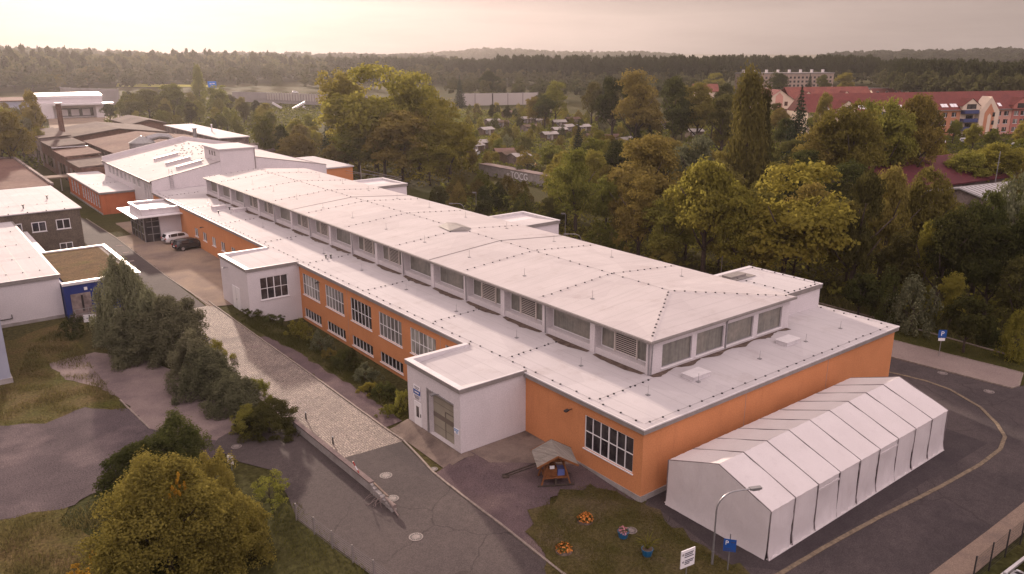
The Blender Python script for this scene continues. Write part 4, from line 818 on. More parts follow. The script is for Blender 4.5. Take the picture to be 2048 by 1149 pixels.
# ------------------------------------------------------------------ road-side objects
def wall_seg():
    a, b = Vector((*at(586, 858), 0)), Vector((*at(741, 985), 0)); d = (b-a).normalized(); nrm = Vector((d.y, -d.x, 0))
    t = thing('retaining_wall', 'long grey concrete retaining wall between cobbled road and asphalt drive', 'wall', tuple((a+b)/2))
    if nrm.x < 0: nrm = -nrm
    m = MB(); m.prism([(p.x, p.y) for p in (a, b, b+nrm*.24, a+nrm*.24)], -.1, .62); part(m, 'wall', 'plinth', t)
    m = MB(); e = .05; m.prism([(p.x, p.y) for p in (a-nrm*e, b-nrm*e, b+nrm*(.24+e), a+nrm*(.24+e))], .62, .72); part(m, 'coping', 'concrete2', t)
    # crumbled end with timber rail and reinforcing wires
    c = Vector((*at(797, 1036), 0)); L_ = (c-b).length
    t = thing('broken_wall_end', 'crumbling low end of the retaining wall with timber rail and bent wires', 'wall remnant', tuple((b+c)/2))
    m = MB(); n_ = 9
    for k in range(n_):
        p = b.lerp(c, (k+.1)/n_*.8); q = b.lerp(c, (k+.97)/n_*.8); h = .42*(1-k/n_)+.16+random.uniform(-.05, .05); w_ = random.uniform(.2, .3)
        m.prism([(s.x, s.y) for s in (p-nrm*.03, q-nrm*random.uniform(0, .08), q+nrm*w_, p+nrm*w_)], -.1, h)
    part(m, 'rubble', 'plinth', t)
    m = MB(); m.bar(b+d*.15+Vector((0, 0, .66))+nrm*.2, b+d*L_*.52+Vector((0, 0, .50))+nrm*.2, .11, .08); part(m, 'timber_rail', 'concrete', t)
    m = MB(); m.tube([b+d*L_*.52+Vector((0, 0, .5)), b+d*L_*.72+Vector((0, 0, .42)), b+d*L_*.82+Vector((0, 0, .38))], [.07, .12, .16], 8); part(m, 'concrete_stub', 'sidewalk', t)
    m = MB(); m.tube([b+d*L_*.78+Vector((0, 0, .2)), c+Vector((0, 0, .12))], .055, 8); part(m, 'pipe', 'sidewalk', t)
    for k in range(9):
        p = b+d*(L_*random.uniform(.05, .55))-nrm*random.uniform(.03, .12)+Vector((0, 0, random.uniform(.2, .5)))
        q = [p]; dr_ = Vector((-nrm.x, -nrm.y, .2))*.18+d*random.uniform(-.15, .15)
        for s in range(4): q.append(q[-1]+dr_); dr_ = dr_+Vector((random.uniform(-.08, .08), random.uniform(-.08, .08), -.09))
        for v in q: v.z = max(v.z, .03)
        m = MB(); m.tube(q, .014, 5); part(m, 'wire', 'sidewalk', t)
wall_seg()
x, y = at(722, 973); t = thing('marker_pole', 'leaning red and white striped marker pole by the retaining wall', 'pole', (x+.35, y+.25, 0))
p, q = Vector((x+.35, y+.25, 0)), Vector((x-.1, y+.75, 1.5))
for k in range(5): part(MB().tube([p.lerp(q, k/5), p.lerp(q, (k+1)/5-.002)], .035, 8), 'band', 'signwhite' if k % 2 else 'redlamp', t)
for i, (u, v) in enumerate(((607, 843), (661, 893))):
    x, y = at(u, v); t = thing('bollard', ('dark stone bollard at the bush end of the retaining wall', 'dark stone bollard near the middle of the retaining wall')[i], 'bollard', (x+.3, y+.2, 0), group='dark bollards along the retaining wall')
    part(MB().cyl(x+.3, y+.2, 0, .55, .06, .05, 10), 'post', 'dark', t); part(MB().cyl(x+.3, y+.2, .55, .62, .07, .04, 10), 'cap', 'steel', t)
# drain covers
DC = [((772, 952), .42, 'round iron drain cover in the asphalt, nearest the cobbles'), ((785, 998), .40, 'round iron drain cover beside the broken wall end'), ((832, 1075), .42, 'round iron drain cover in the open asphalt, well away from the wall'), ((868, 939), .26, 'small drain cover at the kerb by the gate apron'), ((473, 894), .36, 'round drain cover in the drive below the bushes'), ((1262, 1063), .36, 'round concrete cover in the lawn beside a flower pot'), ((1885, 747), .4, 'pale cover in the loop road next to the pavement'), ((1978, 784), .4, 'pale cover in the loop road near its outer bend')]
for (u, v), r, lb in DC:
    x, y = at(u, v); z = hfun(x, y)+(.06 if 'lawn' in lb else .032); t = thing('drain_cover', lb, 'manhole', (x, y, z), group='drain covers')
    part(MB().cyl(x, y, z-.03, z+.004, r, n=28), 'rim', 'grate', t); m = MB()
    for k in range(16): a = k*PI/8; m.obox((x+math.cos(a)*r*.72, y+math.sin(a)*r*.72, z+.008), (math.cos(a)*r*.12, math.sin(a)*r*.12, 0), (-math.sin(a)*r*.07, math.cos(a)*r*.07, 0), (0, 0, .004))
    part(m, 'slots', 'dark', t); part(MB().cyl(x, y, z, z+.012, r*.5, n=24), 'lid', 'grate', t)
for i, (u, v) in enumerate(((511, 694), (238, 692-200+0), (252, 506), (262, 523))):
    x, y = at(u, v); t = tag(MB().box(x-.4, x+.4, y-.28, y+.28, .0, .036).build('gully_cover', 'sidewalk'), ['pale rectangular gully cover in the cobbled road', 'pale gully cover in the lane nearest the porch', 'pale gully cover in the middle of the lane row', 'pale gully cover in the lane nearest the blue annex'][i], 'gully cover', 'gully covers')
# mesh fence by the drive (bars and posts)
FP = [at(u, v) for u, v in ((593, 1040), (629, 1068), (665, 1096), (706, 1125), (748, 1156), (792, 1188))]
t = thing('bar_fence', 'grey metal bar fence with thin posts beside the asphalt drive', 'fence', (*FP[0], 0))
for x, y in FP: part(MB().box(x-.035, x+.035, y-.035, y+.035, -.1, 1.12), 'post', 'fascia', t)
m = MB()
for (a, b) in zip(FP, FP[1:]):
    for k in range(8): m.bar((*a, .08+k*.14), (*b, .08+k*.14), .014)
part(m, 'rails', P1('dull_fence_bars', (.11, .09, .10), .8), t)
# dark mesh fence at the paver path
FQ = [(7.9+2.0*k, -16.35-.03*k) for k in range(10)]
t = thing('mesh_fence', 'dark green mesh fence with slim posts along the paver footpath', 'fence', (*FQ[0], 0))
for x, y in FQ: part(MB().box(x-.035, x+.035, y-.03, y+.03, -.1, 1.75), 'post', 'dark', t)
m = MB()
for a, b in zip(FQ, FQ[1:]):
    for k in range(9): m.bar((*a, .1+k*.19), (*b, .1+k*.19), .007)
    for k in range(1, 24): f = k/24; m.bar((a[0]+(b[0]-a[0])*f, a[1], .1), (a[0]+(b[0]-a[0])*f, a[1], 1.65), .004)
part(m, 'mesh', 'dark', t)
t = tag(MB().bar((6.5, -17.05, .35), (16, -17.5, .35), .16, .14).build('white_rail', 'coping'), 'white timber edging rail beside the dark mesh fence', 'rail')
# street lamps
def lamp(label, x, y, h, reach, dirv, name='street_lamp', r=.045, arc=True):
    t = thing(name, label, 'street lamp', (x, y, hfun(x, y)-.02), group='street lamps')
    d = Vector((*dirv, 0)).normalized(); b = Vector((x, y, hfun(x, y)-.02)); pts = [b, b+Vector((0, 0, h*.55))]
    if arc:
        for k in range(0, 9): a = PI*.5*k/8; pts.append(b+Vector((0, 0, h-reach*.55))+Vector((0, 0, reach*.55*math.sin(a)))+d*(reach*.55*(1-math.cos(a))))
        pts.append(b+Vector((0, 0, h+.02))+d*reach); part(MB().tube([b, b+Vector((0, 0, .9))], .07, 10), 'base', 'steel', t)
    else: pts.append(b+Vector((0, 0, h)))
    part(MB().tube(pts, [r*1.2]+[r]*(len(pts)-1), 10), 'pole', 'steel', t); e = pts[-1]
    m = MB(); s_ = Vector((-d.y, d.x, 0))
    m.obox(e+d*.3, d*.34, s_*.12, Vector((0, 0, .06))); m.obox(e+d*.32-Vector((0, 0, .09)), d*.22, s_*.09, Vector((0, 0, .03))); part(m, 'lamp_head', 'steel', t); return t
x, y = at(1424, 1130); lamp('tall curved grey street lamp on the lawn beside the white tent', x, y, 4.45, 1.9, (.75, -.35))
LM = [((1447, 620), (1446, 496), 0, 'slim straight lamp post standing before the golden trees behind the hall'), ((1131, 545), (1131, 427), 0, 'slim straight lamp post next to the second roof annex'), ((952, 452), (952, 385), 0, 'straight lamp post between the two round trees behind the hall'), ((944, 430), (928, 407), 1, 'curved lamp whose arm shows just above the upper roof'), ((1180, 520), (1163, 468), 1, 'curved lamp with its arm in front of the loose green bush')]
for (u, v), (u2, v2), a, lb in LM:
    x, y = 39.0+(0 if a else 4), 0
    r_ = ray(u2, v2); tt = (x-CX)/r_[0]; y = CY+r_[1]*tt; h = CZ+r_[2]*tt; lamp(lb, x, y, h, 1.8, (-.6, .4), r=.045, arc=bool(a))
# signs
def signpost(label, u, v, u2, v2, w, h, face, mat, letters, gap=0, name='parking_sign', thick=.03, z0=None):
    x, y = at(u, v, 0); z = hfun(x, y); top = zat(u2, v2, x, y); t = thing(name, label, 'sign', (x, y, z), face)
    part(MB().cyl(0, 0, -.1, top-z+gap, .032, n=8), 'post', 'steel', t, False); part(MB().box(-w/2, w/2, -.07, -.07+thick, top-z-h, top-z), 'panel', mat, t, False); return t, top-z
t, zt_ = signpost('blue parking sign on a post in front of the white tent', 1455, 1142, 1462, 1078, .66, .74, math.radians(-52), 'signblue', 'P', .3)
text_mesh('P', .36, 'signwhite', 'letter', t, (-.16, -.073, zt_-.23), (PI/2, 0, 0)); m = MB(); m.box(-.28, .26, -.074, -.0705, zt_-.70, zt_-.65); m.box(-.28, .1, -.074, -.0705, zt_-.59, zt_-.55); m.box(.05, .28, -.074, -.0705, zt_-.2, zt_-.14); part(m, 'text_lines', 'balcony', t, False)
t, zt_ = signpost('small far blue parking sign with white plate on the green verge', 1877, 714, 1877, 660, .75, .75, math.radians(-40), 'signblue', 'P')
text_mesh('P', .62, 'signwhite', 'letter', t, (0, -.073, zt_-.37), (PI/2, 0, 0)); part(MB().box(-.3, .3, -.07, -.04, zt_-1.05, zt_-.79), 'plate', 'signwhite', t, False)
t, zt_ = signpost('white information board with dark lines of text and an arrow on the lawn', 1371, 1162, 1372, 1098, .95, 1.05, math.radians(-8), 'signwhite', '', name='information_board', thick=.06)
m = MB()
for z, a, b in ((.20, -.25, .36), (.30, -.25, .3), (.42, -.25, .38), (.64, -.22, .40), (.74, -.22, .34), (.84, -.22, .12)): m.box(a, b, -.075, -.0702, zt_-z-.028, zt_-z+.028)
m.add([(-.42, -.074, zt_-.68), (-.3, -.074, zt_-.6), (-.3, -.074, zt_-.76)], [(0, 2, 1)]); part(m, 'text_lines', 'ink', t, False); part(MB().box(-.42, -.3, -.075, -.0702, zt_-.3, zt_-.17), 'emblem', 'plinth', t, False)
t, zt_ = signpost('narrow white sign with blue mark standing at the edge of the willow bush', 464, 940, 461, 911, .5, .62, math.radians(-62), 'signwhite', '', name='marker_sign'); part(MB().box(-.09, .12, -.076, -.0702, zt_-.5, zt_-.18), 'blue_mark', 'signblue', t, False)
t, zt_ = signpost('white sign with dark bars below the railing of the blue annex', 182, 652, 181, 629, 1.15, .8, math.radians(-20), 'signwhite', '', name='notice_sign'); part(MB().box(-.06, .06, -.076, -.0702, zt_-.75, zt_-.05).box(-.3, .5, -.077, -.0702, zt_-.42, zt_-.36), 'dark_bars', 'ink', t, False)
# flower pots on the lawn
def pot(u, v, label, kind):
    x, y = at(u, v); z = hfun(x, y)+.04; t = thing('flower_pot', label, 'flower pot', (x, y, z), group='flower pots on the lawn')
    if kind != 'bed':
        part(MB().cyl(x, y, z, z+.42, .24, .34, 14), 'pot', 'pot', t)
        part(MB().cyl(x, y, z+.42, z+.425, .30, n=14), 'soil', 'dirt', t)
    else: part(MB().cyl(x, y, z-.02, z+.16, .5, .42, 14), 'tub', 'dirt', t)
    b0 = z+(.35 if kind != 'bed' else .15); N = 420 if kind == 'bed' else 130
    c = RNG.normal(0, 1, (N, 3)); c /= np.linalg.norm(c, axis=1)[:, None]; c *= RNG.uniform(.3, 1, (N, 1))**.5; c[:, 2] = abs(c[:, 2])
    s_ = (.5, .5, .36) if kind == 'bed' else (.34, .34, .34)
    if kind == 'grass':
        m = MB()
        for k in range(46):
            a, r, h = random.uniform(0, 2*PI), random.uniform(.15, .8), random.uniform(.35, 1.0); o_ = Vector((x, y, b0)); e = Vector((math.cos(a)*r, math.sin(a)*r, h)); sdv = Vector((-math.sin(a), math.cos(a), 0))*.02
            mid = o_+e*.55+Vector((0, 0, .15)); m.quad(o_-sdv, o_+sdv, mid+sdv, mid-sdv); m.add([mid-sdv, mid+sdv, o_+e*Vector((1, 1, .75)).length*.6+Vector((e.x*.3, e.y*.3, 0))], [(0, 1, 2)])
        part(m, 'leaves', 'leafgold', t); return
    V, Fq, ti = cards(np.array([x, y, b0])+c*np.array(s_), c+RNG.normal(0, .5, c.shape), np.full(N, .075 if kind == 'bed' else .06)); V = V-np.array([x, y, z])
    k_ = RNG.uniform(0, 1, N) < .55; kk = np.repeat(k_, 1)
    for nm, mt, sel in (('leaves', 'leafdark', ~k_), ('blossom', 'flower_o' if kind == 'bed' else 'flower_p', k_)):
        ids = np.where(sel)[0]; VV = V.reshape(-1, 4, 3)[ids].reshape(-1, 3); link(nm, npmesh(nm, VV, np.arange(len(VV)).reshape(-1, 4), mt, ti[ids]), t)
POTS = [(1170, 1044, 'round bed tub of orange flowers nearer the wooden shelter', 'bed'), (1128, 1104, 'round bed tub of orange flowers nearer the kerb', 'bed'), (1246, 1076, 'blue pot of small pink and white flowers', 'pink'), (1294, 1112, 'blue pot with a spiky grass plant', 'grass')]

# wooden windlass shelter
def shelter():
    x, y = at(1108, 968); z = hfun(x, y); rz = math.radians(-30)
    t = thing('wooden_shelter', 'small wooden display stand with grey boarded gable roof on splayed legs', 'shelter', (x, y, z), rz)
    b = lambda mb, n_, m_: part(mb, n_, m_, t, False)
    for sx in (-1, 1):
        for sy in (-1, 1): b(MB().bar((sx*.95, sy*.62, 0), (sx*.45, sy*.5, 1.75), .10), 'leg', 'wood')
    for s in (-1, 1):
        m = MB(); n_ = 12
        for k in range(n_):
            y0_, y1_ = -1.15+2.3*k/n_+.008, -1.15+2.3*(k+1)/n_-.008; dz = random.uniform(-.008, .008)
            m.add([(s*1.32, y0_, 1.62+dz), (0, y0_, 2.32+dz), (0, y1_, 2.32+dz), (s*1.32, y1_, 1.62+dz), (s*1.32, y0_, 1.66+dz), (0, y0_, 2.36+dz), (0, y1_, 2.36+dz), (s*1.32, y1_, 1.66+dz)], [(0, 1, 2, 3), (4, 5, 6, 7), (0, 1, 5, 4), (2, 3, 7, 6), (0, 3, 7, 4)])
        b(m, 'roof_slope', 'greywood')
    for yy in (-1.17, 1.17): b(MB().bar((-1.34, yy, 1.60), (0, yy, 2.31), .05, .12).bar((1.34, yy, 1.60), (0, yy, 2.31), .05, .12), 'barge_board', 'wood')
    b(MB().box(-.75, .75, -.55, .55, .42, .55), 'platform', 'wood'); b(MB().box(-.62, .1, -.45, .5, .55, 1.15).box(-.5, .0, -.3, .3, 1.15, 1.28), 'trough', 'wood')
    b(MB().tube([(-.9, 0, 1.45), (.9, 0, 1.45)], .13, 12), 'drum', 'wood'); b(MB().box(.15, .6, -.42, .12, .55, 1.0), 'blue_tub', P1('faded_blue_tub', (.10, .13, .34), .6)); b(MB().box(-.42, -.12, -.66, -.62, 1.2, 1.42), 'white_notice', 'signwhite')
    b(MB().box(-.08, .08, -.62, -.46, 0, .45), 'front_post', 'bark'); b(MB().box(-1.2, 1.2, .6, .7, 0, .08).box(-1.2, 1.2, -.75, -.65, 0, .08), 'sill_beam', 'bark')
    b(MB().bar((-.6, .3, 1.35), (-3.1, .75, .25), .08).bar((-.6, .05, 1.3), (-3.1, .55, .22), .07), 'haul_beam', 'bark'); b(MB().box(-3.3, -2.9, .45, .85, 0, .25), 'beam_block', 'bark')
shelter()

# ------------------------------------------------------------------ cars
def car(label, x, y, rz, paint, kind='hatch', z=0, group='parked cars', L=4.35, Wd=1.8, Ht=1.58):
    t = thing('parked_car', label, 'car', (x, y, z), rz, group); w = Wd/2
    # stations along the length: x, half width, bottom, belt, roof half width, roof
    van = kind == 'van'
    st = [(-L/2, w*.84, .42, .80, .0, .0), (-L/2+.06, w*.93, .30, .92, w*.66, .98), (-L/2+.32, w*.98, .25, .97, w*.74, Ht*.93), (-L/2+.75, w, .23, .97, w*.76, Ht*.985), (-L*.08, w, .22, .96, w*.77, Ht), (L*.08, w, .22, .95, w*.75, Ht*.975), (L*.19, w, .22, .94, w*.70, Ht*.88), (L*.30, w*.99, .23, .92, w*.80, .97), (L*.40, w*.96, .25, .86, w*.80, .90), (L/2-.1, w*.88, .29, .74, w*.7, .78), (L/2, w*.76, .36, .62, w*.6, .64)]
    m = MB(); m.smooth = True; V = []
    for (sx, hw, b, bl, rw, rf) in st:
        if rf == 0: rw, rf = hw*.8, bl+.04
        V += [(sx, s*a, c) for s, a, c in ((-1, hw*.9, b), (-1, hw, b+.18), (-1, hw*1.0, (b+bl)/2+.06), (-1, hw*.97, bl), (-1, rw, rf-.05), (-1, rw*.86, rf), (1, rw*.86, rf), (1, rw, rf-.05), (1, hw*.97, bl), (1, hw, (b+bl)/2+.06), (1, hw, b+.18), (1, hw*.9, b))]
    n_ = 12; m.add(V, [(i*n_+k, i*n_+(k+1) % n_, (i+1)*n_+(k+1) % n_, (i+1)*n_+k) for i in range(len(st)-1) for k in range(n_)]+[tuple(range(n_)), tuple(range((len(st)-1)*n_, len(st)*n_))[::-1]]); part(m, 'body', 'car_'+paint, t, False)
    e = .012
    def lerp_(a, b, f): return a+(b-a)*f
    for s in (-1, 1):
        m = MB()
        for (i, j, f0, f1) in ((2, 3, .45, 1.), (3, 4, .06, .97), (4, 5, .05, 1.), (5, 6, .0, .8)):
            A, B = st[i], st[j]; P_ = []
            for f in (f0, f1):
                sx = lerp_(A[0], B[0], f); hw = lerp_(A[1], B[1], f)*.97; bl = lerp_(A[3], B[3], f); rw = lerp_(A[4], B[4], f); rf = lerp_(A[5], B[5], f)-.05
                P_.append(((sx, s*(lerp_(hw, rw, .1)+e), lerp_(bl, rf, .1)), (sx, s*(lerp_(hw, rw, .86)+e), lerp_(bl, rf, .86))))
            m.quad(P_[0][0], P_[1][0], P_[1][1], P_[0][1])
        part(m, 'side_window', 'carglass', t, False)
    A, B = st[5], st[7]; C = st[6]
    m = MB(); m.quad((C[0]+.03, -C[4]*.84, C[5]+.012), (C[0]+.03, C[4]*.84, C[5]+.012), (A[0]+.05, A[4]*.8, A[5]+.004), (A[0]+.05, -A[4]*.8, A[5]+.004)); m.quad((B[0]-.02, -B[4]*.86, B[5]+.015), (B[0]-.02, B[4]*.86, B[5]+.015), (C[0]+.03, C[4]*.84, C[5]+.012), (C[0]+.03, -C[4]*.84, C[5]+.012)); part(m, 'windscreen', 'carglass', t, False)
    A, B = st[1], st[2]; m = MB(); m.quad((A[0]-.015, -A[4]*.82, A[5]+.03), (A[0]-.015, A[4]*.82, A[5]+.03), (B[0]-.03, B[4]*.8, B[5]-.03), (B[0]-.03, -B[4]*.8, B[5]-.03)); part(m, 'rear_window', 'carglass', t, False)
    for sx in (-L*.30, L*.31):
        for s in (-1, 1):
            wh = part(MB().tube([(sx, s*(w-.2), .33), (sx, s*(w+.015), .33)], .33, 18), 'wheel', 'tyre', t, False); part(MB().tube([(sx, s*(w+.016), .33), (sx, s*(w+.026), .33)], .215, 14), 'rim', 'rim', wh, False)
    for s in (-1, 1):
        part(MB().obox((-L/2+.03, s*w*.76, .86), (.06, 0, 0), (0, .14, 0), (0, 0, .10)), 'tail_lamp', 'redlamp', t, False); part(MB().obox((L/2-.13, s*w*.70, .68), (.09, 0, 0), (0, .17, 0), (0, 0, .06)), 'head_lamp', 'whitelamp', t, False)
        part(MB().obox((L*.2, s*(w+.1), 1.0), (.06, 0, 0), (0, .1, 0), (0, 0, .06)), 'mirror', 'car_'+paint, t, False)
    part(MB().box(-L/2-.03, -L/2+.01, -.26, .26, .60, .72), 'number_plate', 'signwhite', t, False); return t
car('white hatchback parked beside the glass porch', -1.35, 91.6, math.radians(8), 'white', z=.03)
car('black hatchback parked next to the white hatchback', -1.3, 86.2, math.radians(6), 'black', z=.03, L=4.5)
car('silver car at the lower edge behind the white rail', 7.9, -18.6, math.radians(5), 'silver', L=4.4)
car('copper brown car behind the white rail and mesh fence', 12.6, -18.8, math.radians(4), 'copper', L=4.3)
x, y = at(1054, 336); car('pale yellow car parked beyond the graffiti wall', x+1.2, y+.5, math.radians(75), 'yellow')
x, y = at(955, 312); car('white car parked at the far end of the graffiti wall', x, y+1, math.radians(40), 'white')
for u, v, rz, p_, lb in ((1884, 290, 30, 'white', 'white car parked before the salmon flats, partly hidden by trees'), (1925, 286, 20, 'silver', 'silver car parked below the blue balconies'), (2030, 296, 10, 'white', 'white car parked under the cream gable flats'), (247, 235, 60, 'white', 'white car in the pale yard by the far depot'), (255, 240, 70, 'silver', 'silver car in the pale yard by the far depot'), (440, 230, 20, 'white', 'white car parked behind the white roofed store'), (1130, 335, 80, 'grey', 'grey car half hidden at the garden end of the graffiti wall'), (590, 187, 0, 'white', 'white car driving on the far motorway bridge')):
    x, y = at(u, v); car(lb, x, y, math.radians(rz), p_, group='far parked cars', z=0 if v > 190 else 0)
x, y = at(187, 222); t = thing('blue_lorry', 'blue lorry trailer standing beside the depot canopy', 'lorry', (x, y, 0), math.radians(-9)); part(MB().box(-3, 3, -1.3, 1.3, 1, 3.8), 'trailer', 'container', t, False); part(MB().box(3.1, 5, -1.2, 1.2, .7, 3.0), 'cab', 'container', t, False)
for sx in (-2.4, -1.4, 3.8): part(MB().tube([(sx, -1.25, .5), (sx, 1.25, .5)], .5, 12), 'wheel', 'tyre', t, False)

# ------------------------------------------------------------------ graffiti wall and garden colony
A, B = Vector((*at(958, 348), 0)), Vector((*at(1130, 382), 0)); d = (B-A).normalized(); nv = Vector((d.y, -d.x, 0)); nv = -nv if nv.x > 0 else nv
t = thing('graffiti_wall', 'long low concrete wall with white graffiti and a pale flat top', 'wall', tuple(A))
part(MB().prism([(p.x, p.y) for p in (A, B, B-nv*2.4, A-nv*2.4)], -.2, 2.2), 'wall', 'plinth', t); part(MB().prism([(p.x, p.y) for p in (A+nv*.08, B+nv*.08, B-nv*2.5, A-nv*2.5)], 2.2, 2.34), 'top_slab', 'sidewalk', t)
ang = math.atan2(d.y, d.x)+(0 if nv.y*d.x-nv.x*d.y < 0 else PI)
g = A+d*((B-A).length*.50)+nv*.03; text_mesh('TOCG', 2.1, 'signwhite', 'graffiti', t, (g.x-A.x, g.y-A.y, 1.15), (PI/2, 0, ang), .01)
g = A+d*((B-A).length*.37)+nv*.03; text_mesh('es', 1.2, 'signwhite', 'graffiti', t, (g.x-A.x, g.y-A.y, 1.2), (PI/2, 0, ang), .01)
HUT = [(985, 250, 'shed1'), (960, 296, 'shed1'), (1003, 253, 'shed2'), (1060, 262, 'shed2'), (1118, 252, 'shed1'), (1095, 227, 'shed1'), (1145, 246, 'shed3'), (1118, 268, 'shed1'), (1020, 322, 'shed2'), (1038, 325, 'shed1'), (1008, 315, 'shed3'), (1222, 284, 'shed3'), (1250, 290, 'shed1'), (972, 268, 'shed1'), (1015, 232, 'shed3'), (1075, 248, 'shed1'), (1165, 262, 'shed1'), (1098, 278, 'shed1'), (1320, 256, 'shed2'), (1388, 272, 'shed1'), (1135, 262, 'shed1'), (1050, 245, 'shed1'), (1205, 243, 'shed1'), (945, 303, 'shed1'), (1185, 282, 'shed3')]
HN = {'shed1': 'pale roofed', 'shed2': 'brown boarded', 'shed3': 'rusty roofed'}
HP = ['at the willow edge', 'beside the far gravel lane', 'next to a dark conifer', 'with a white front', 'under a yellow shrub', 'with a white gable', 'behind the tall spruce', 'below the white parasol', 'just over the graffiti wall', 'by the bare hedge over the graffiti wall', 'near the yellow car', 'with a stepped roof before the brown trees', 'touching the stepped roof hut', 'in the second garden row', 'by the noise barrier side', 'in the middle garden row', 'beside the spruce pair', 'among low fruit trees', 'under the dark tree wall', 'before the tall poplar', 'by the round shrub', 'between two hedges', 'near the tall brown birches', 'at the end of the graffiti wall', 'with a long lean roof']
for i, (u, v, k) in enumerate(HUT):
    x, y = at(u, v+3); s = random.uniform(3.2, 4.6)
    gable_house('garden_hut', f'{HN[k]} garden hut {HP[i]}', 'garden hut', x-s*.6, x+s*.6, y-s*.45, y+s*.45, 2.1, 2.75, 'shed2' if i % 3 else 'oldwall', k, 'x', .3, 'garden colony huts', [('-y', .8, 1.7, .9, 1.8), ('-y', 2.2, 2.9, .1, 1.9, 'shed1', 'door')], rz=math.radians(random.uniform(-25, 10)), thick=.1)
# noise barrier, bridge, highway sign
def barrier(label, pts, z0, z1, mat, step=4, name='noise_barrier'):
    a = Vector((*pts[0], 0)); t = thing(name, label, 'noise barrier', tuple(a)); m = MB(); pm = []
    for p, q in zip(pts, pts[1:]):
        p, q = Vector((*p, 0)), Vector((*q, 0)); L_ = (q-p).length; n_ = max(1, int(L_/step))
        m.bar(p+Vector((0, 0, (z0+z1)/2)), q+Vector((0, 0, (z0+z1)/2)), .3, z1-z0)
        for k in range(n_+1): o_ = p.lerp(q, k/n_); pm.append(MB().box(o_.x-.25, o_.x+.25, o_.y-.25, o_.y+.25, z0-.5, z1+.3))
    part(m, 'panels', mat, t); [part(q_, 'post', 'fascia', t) for q_ in pm]; return t
barrier('grey noise barrier with tall posts beyond the far depot', [at(125, 205), at(165, 208), at(240, 210)], 0, zat(165, 177, *at(165, 208)), 'noisewall', 9)
q = at(548, 212); q2 = at(645, 216); q3 = at(480, 209)
def bridge():
    a, b = Vector((*q3, 0)), Vector((*ondist(780, math.dist(q2, (CX, CY))*.94), 0)); zb_, zt2 = zat(548, 199, *q), zat(548, 185, *q)
    t = thing('motorway_bridge', 'far motorway bridge on pale slanted struts with glazed railing', 'bridge', tuple(a)); part(MB().bar(a+Vector((0, 0, zb_-.8)), b+Vector((0, 0, zb_-.8)), 9, 1.6), 'deck', 'noisewall', t)
    q_ = Vector((*q, 0)); e = (b-a).normalized(); f = q_-a; s0 = f.dot(e); nn = Vector((e.y, -e.x, 0)); nn = nn if nn.y < 0 else -nn
    m = MB(); m.bar(a+nn*4.6+Vector((0, 0, (zb_+zt2)/2)), a+e*s0+nn*4.6+Vector((0, 0, (zb_+zt2)/2)), .25, zt2-zb_); part(m, 'solid_barrier', 'noisewall', t)
    m = MB(); m.bar(a+e*s0+nn*4.6+Vector((0, 0, (zb_+zt2)/2)), b+nn*4.6+Vector((0, 0, (zb_+zt2)/2)), .2, zt2-zb_); part(m, 'glazed_barrier', 'clearwall', t)
    m = MB(); L_ = (b-a).length-s0
    for k in range(40): o_ = a+e*(s0+L_*k/39)+nn*4.8; m.box(o_.x-.14, o_.x+.14, o_.y-.14, o_.y+.14, zb_, zt2+.3)
    part(m, 'railing_posts', 'fascia', t)
    for (u0, v0, u1, v1) in ((575, 206, 602, 223), (637, 205, 604, 223), (602, 223, 622, 236), (632, 213, 652, 228)):
        D_ = math.dist(q2, (CX, CY))*.97; p0, p1 = ondist(u0, D_), ondist(u1, D_)
        part(MB().bar((p0[0], p0[1], zat(u0, v0, *p0)), (p1[0], p1[1], zat(u1, v1, *p1)), 1.5, 1.0), 'strut', 'coping', t)
    return a, b
bridge()
barrier('pale noise barrier with dark posts behind the garden colony', [at(915, 212), at(985, 211), at(1075, 209)], 0, zat(985, 187, *at(985, 211)), 'clearwall', 7)
barrier('low grey noise barrier in front of the far wood, beyond the red roofs', [at(1690, 186), at(1800, 186), at(1850, 187)], 0, 3.4, 'noisewall', 8)
x, y = ondist(466, 560); zt2, zb2 = zat(466, 163, x, y), zat(466, 176, x, y); t = thing('highway_sign', 'big blue motorway direction sign above the far trees', 'sign', (x, y, 0), -YAW+math.radians(20))
part(MB().box(-2.6, 2.6, -.1, .1, zb2, zt2), 'panel', 'motorway', t, False); [part(MB().box(a_-.15, a_+.15, .1, .4, 0, zt2), 'post', 'steel', t, False) for a_ in (-1.75, 1.75)]; part(MB().box(-1.5, -.2, -.13, -.101, (zb2+zt2)/2+.3, (zb2+zt2)/2+.6).box(.3, 1.6, -.13, -.101, (zb2+zt2)/2+.5, (zb2+zt2)/2+.8).box(-.9, 1.2, -.13, -.101, (zb2+zt2)/2-1.0, (zb2+zt2)/2-.7), 'text_lines', 'signwhite', t, False)
x, y = ondist(152, 1500); t = thing('church_spire', 'tiny church spire on the wooded ridge', 'church', (x, y, 0)); zt2 = zat(152, 90, x, y); part(MB().box(x-3, x+3, y-3, y+3, 0, zt2-9), 'tower', 'oldwall', t); part(MB().cyl(x, y, zt2-9, zt2, 3.4, .1, 8), 'spire', 'dark', t)
x, y = ondist(1170, 2600); t = thing('hill_tower', 'tiny lookout tower on the far hill', 'tower', (x, y, 0)); part(MB().box(x-3.5, x+3.5, y-3, y+3, 0, zat(1170, 101, x, y)), 'shaft', 'oldwall', t); part(MB().box(x-4.5, x+4.5, y-4, y+4, zat(1170, 101, x, y), zat(1170, 100, x, y)), 'top', 'oldwall', t)

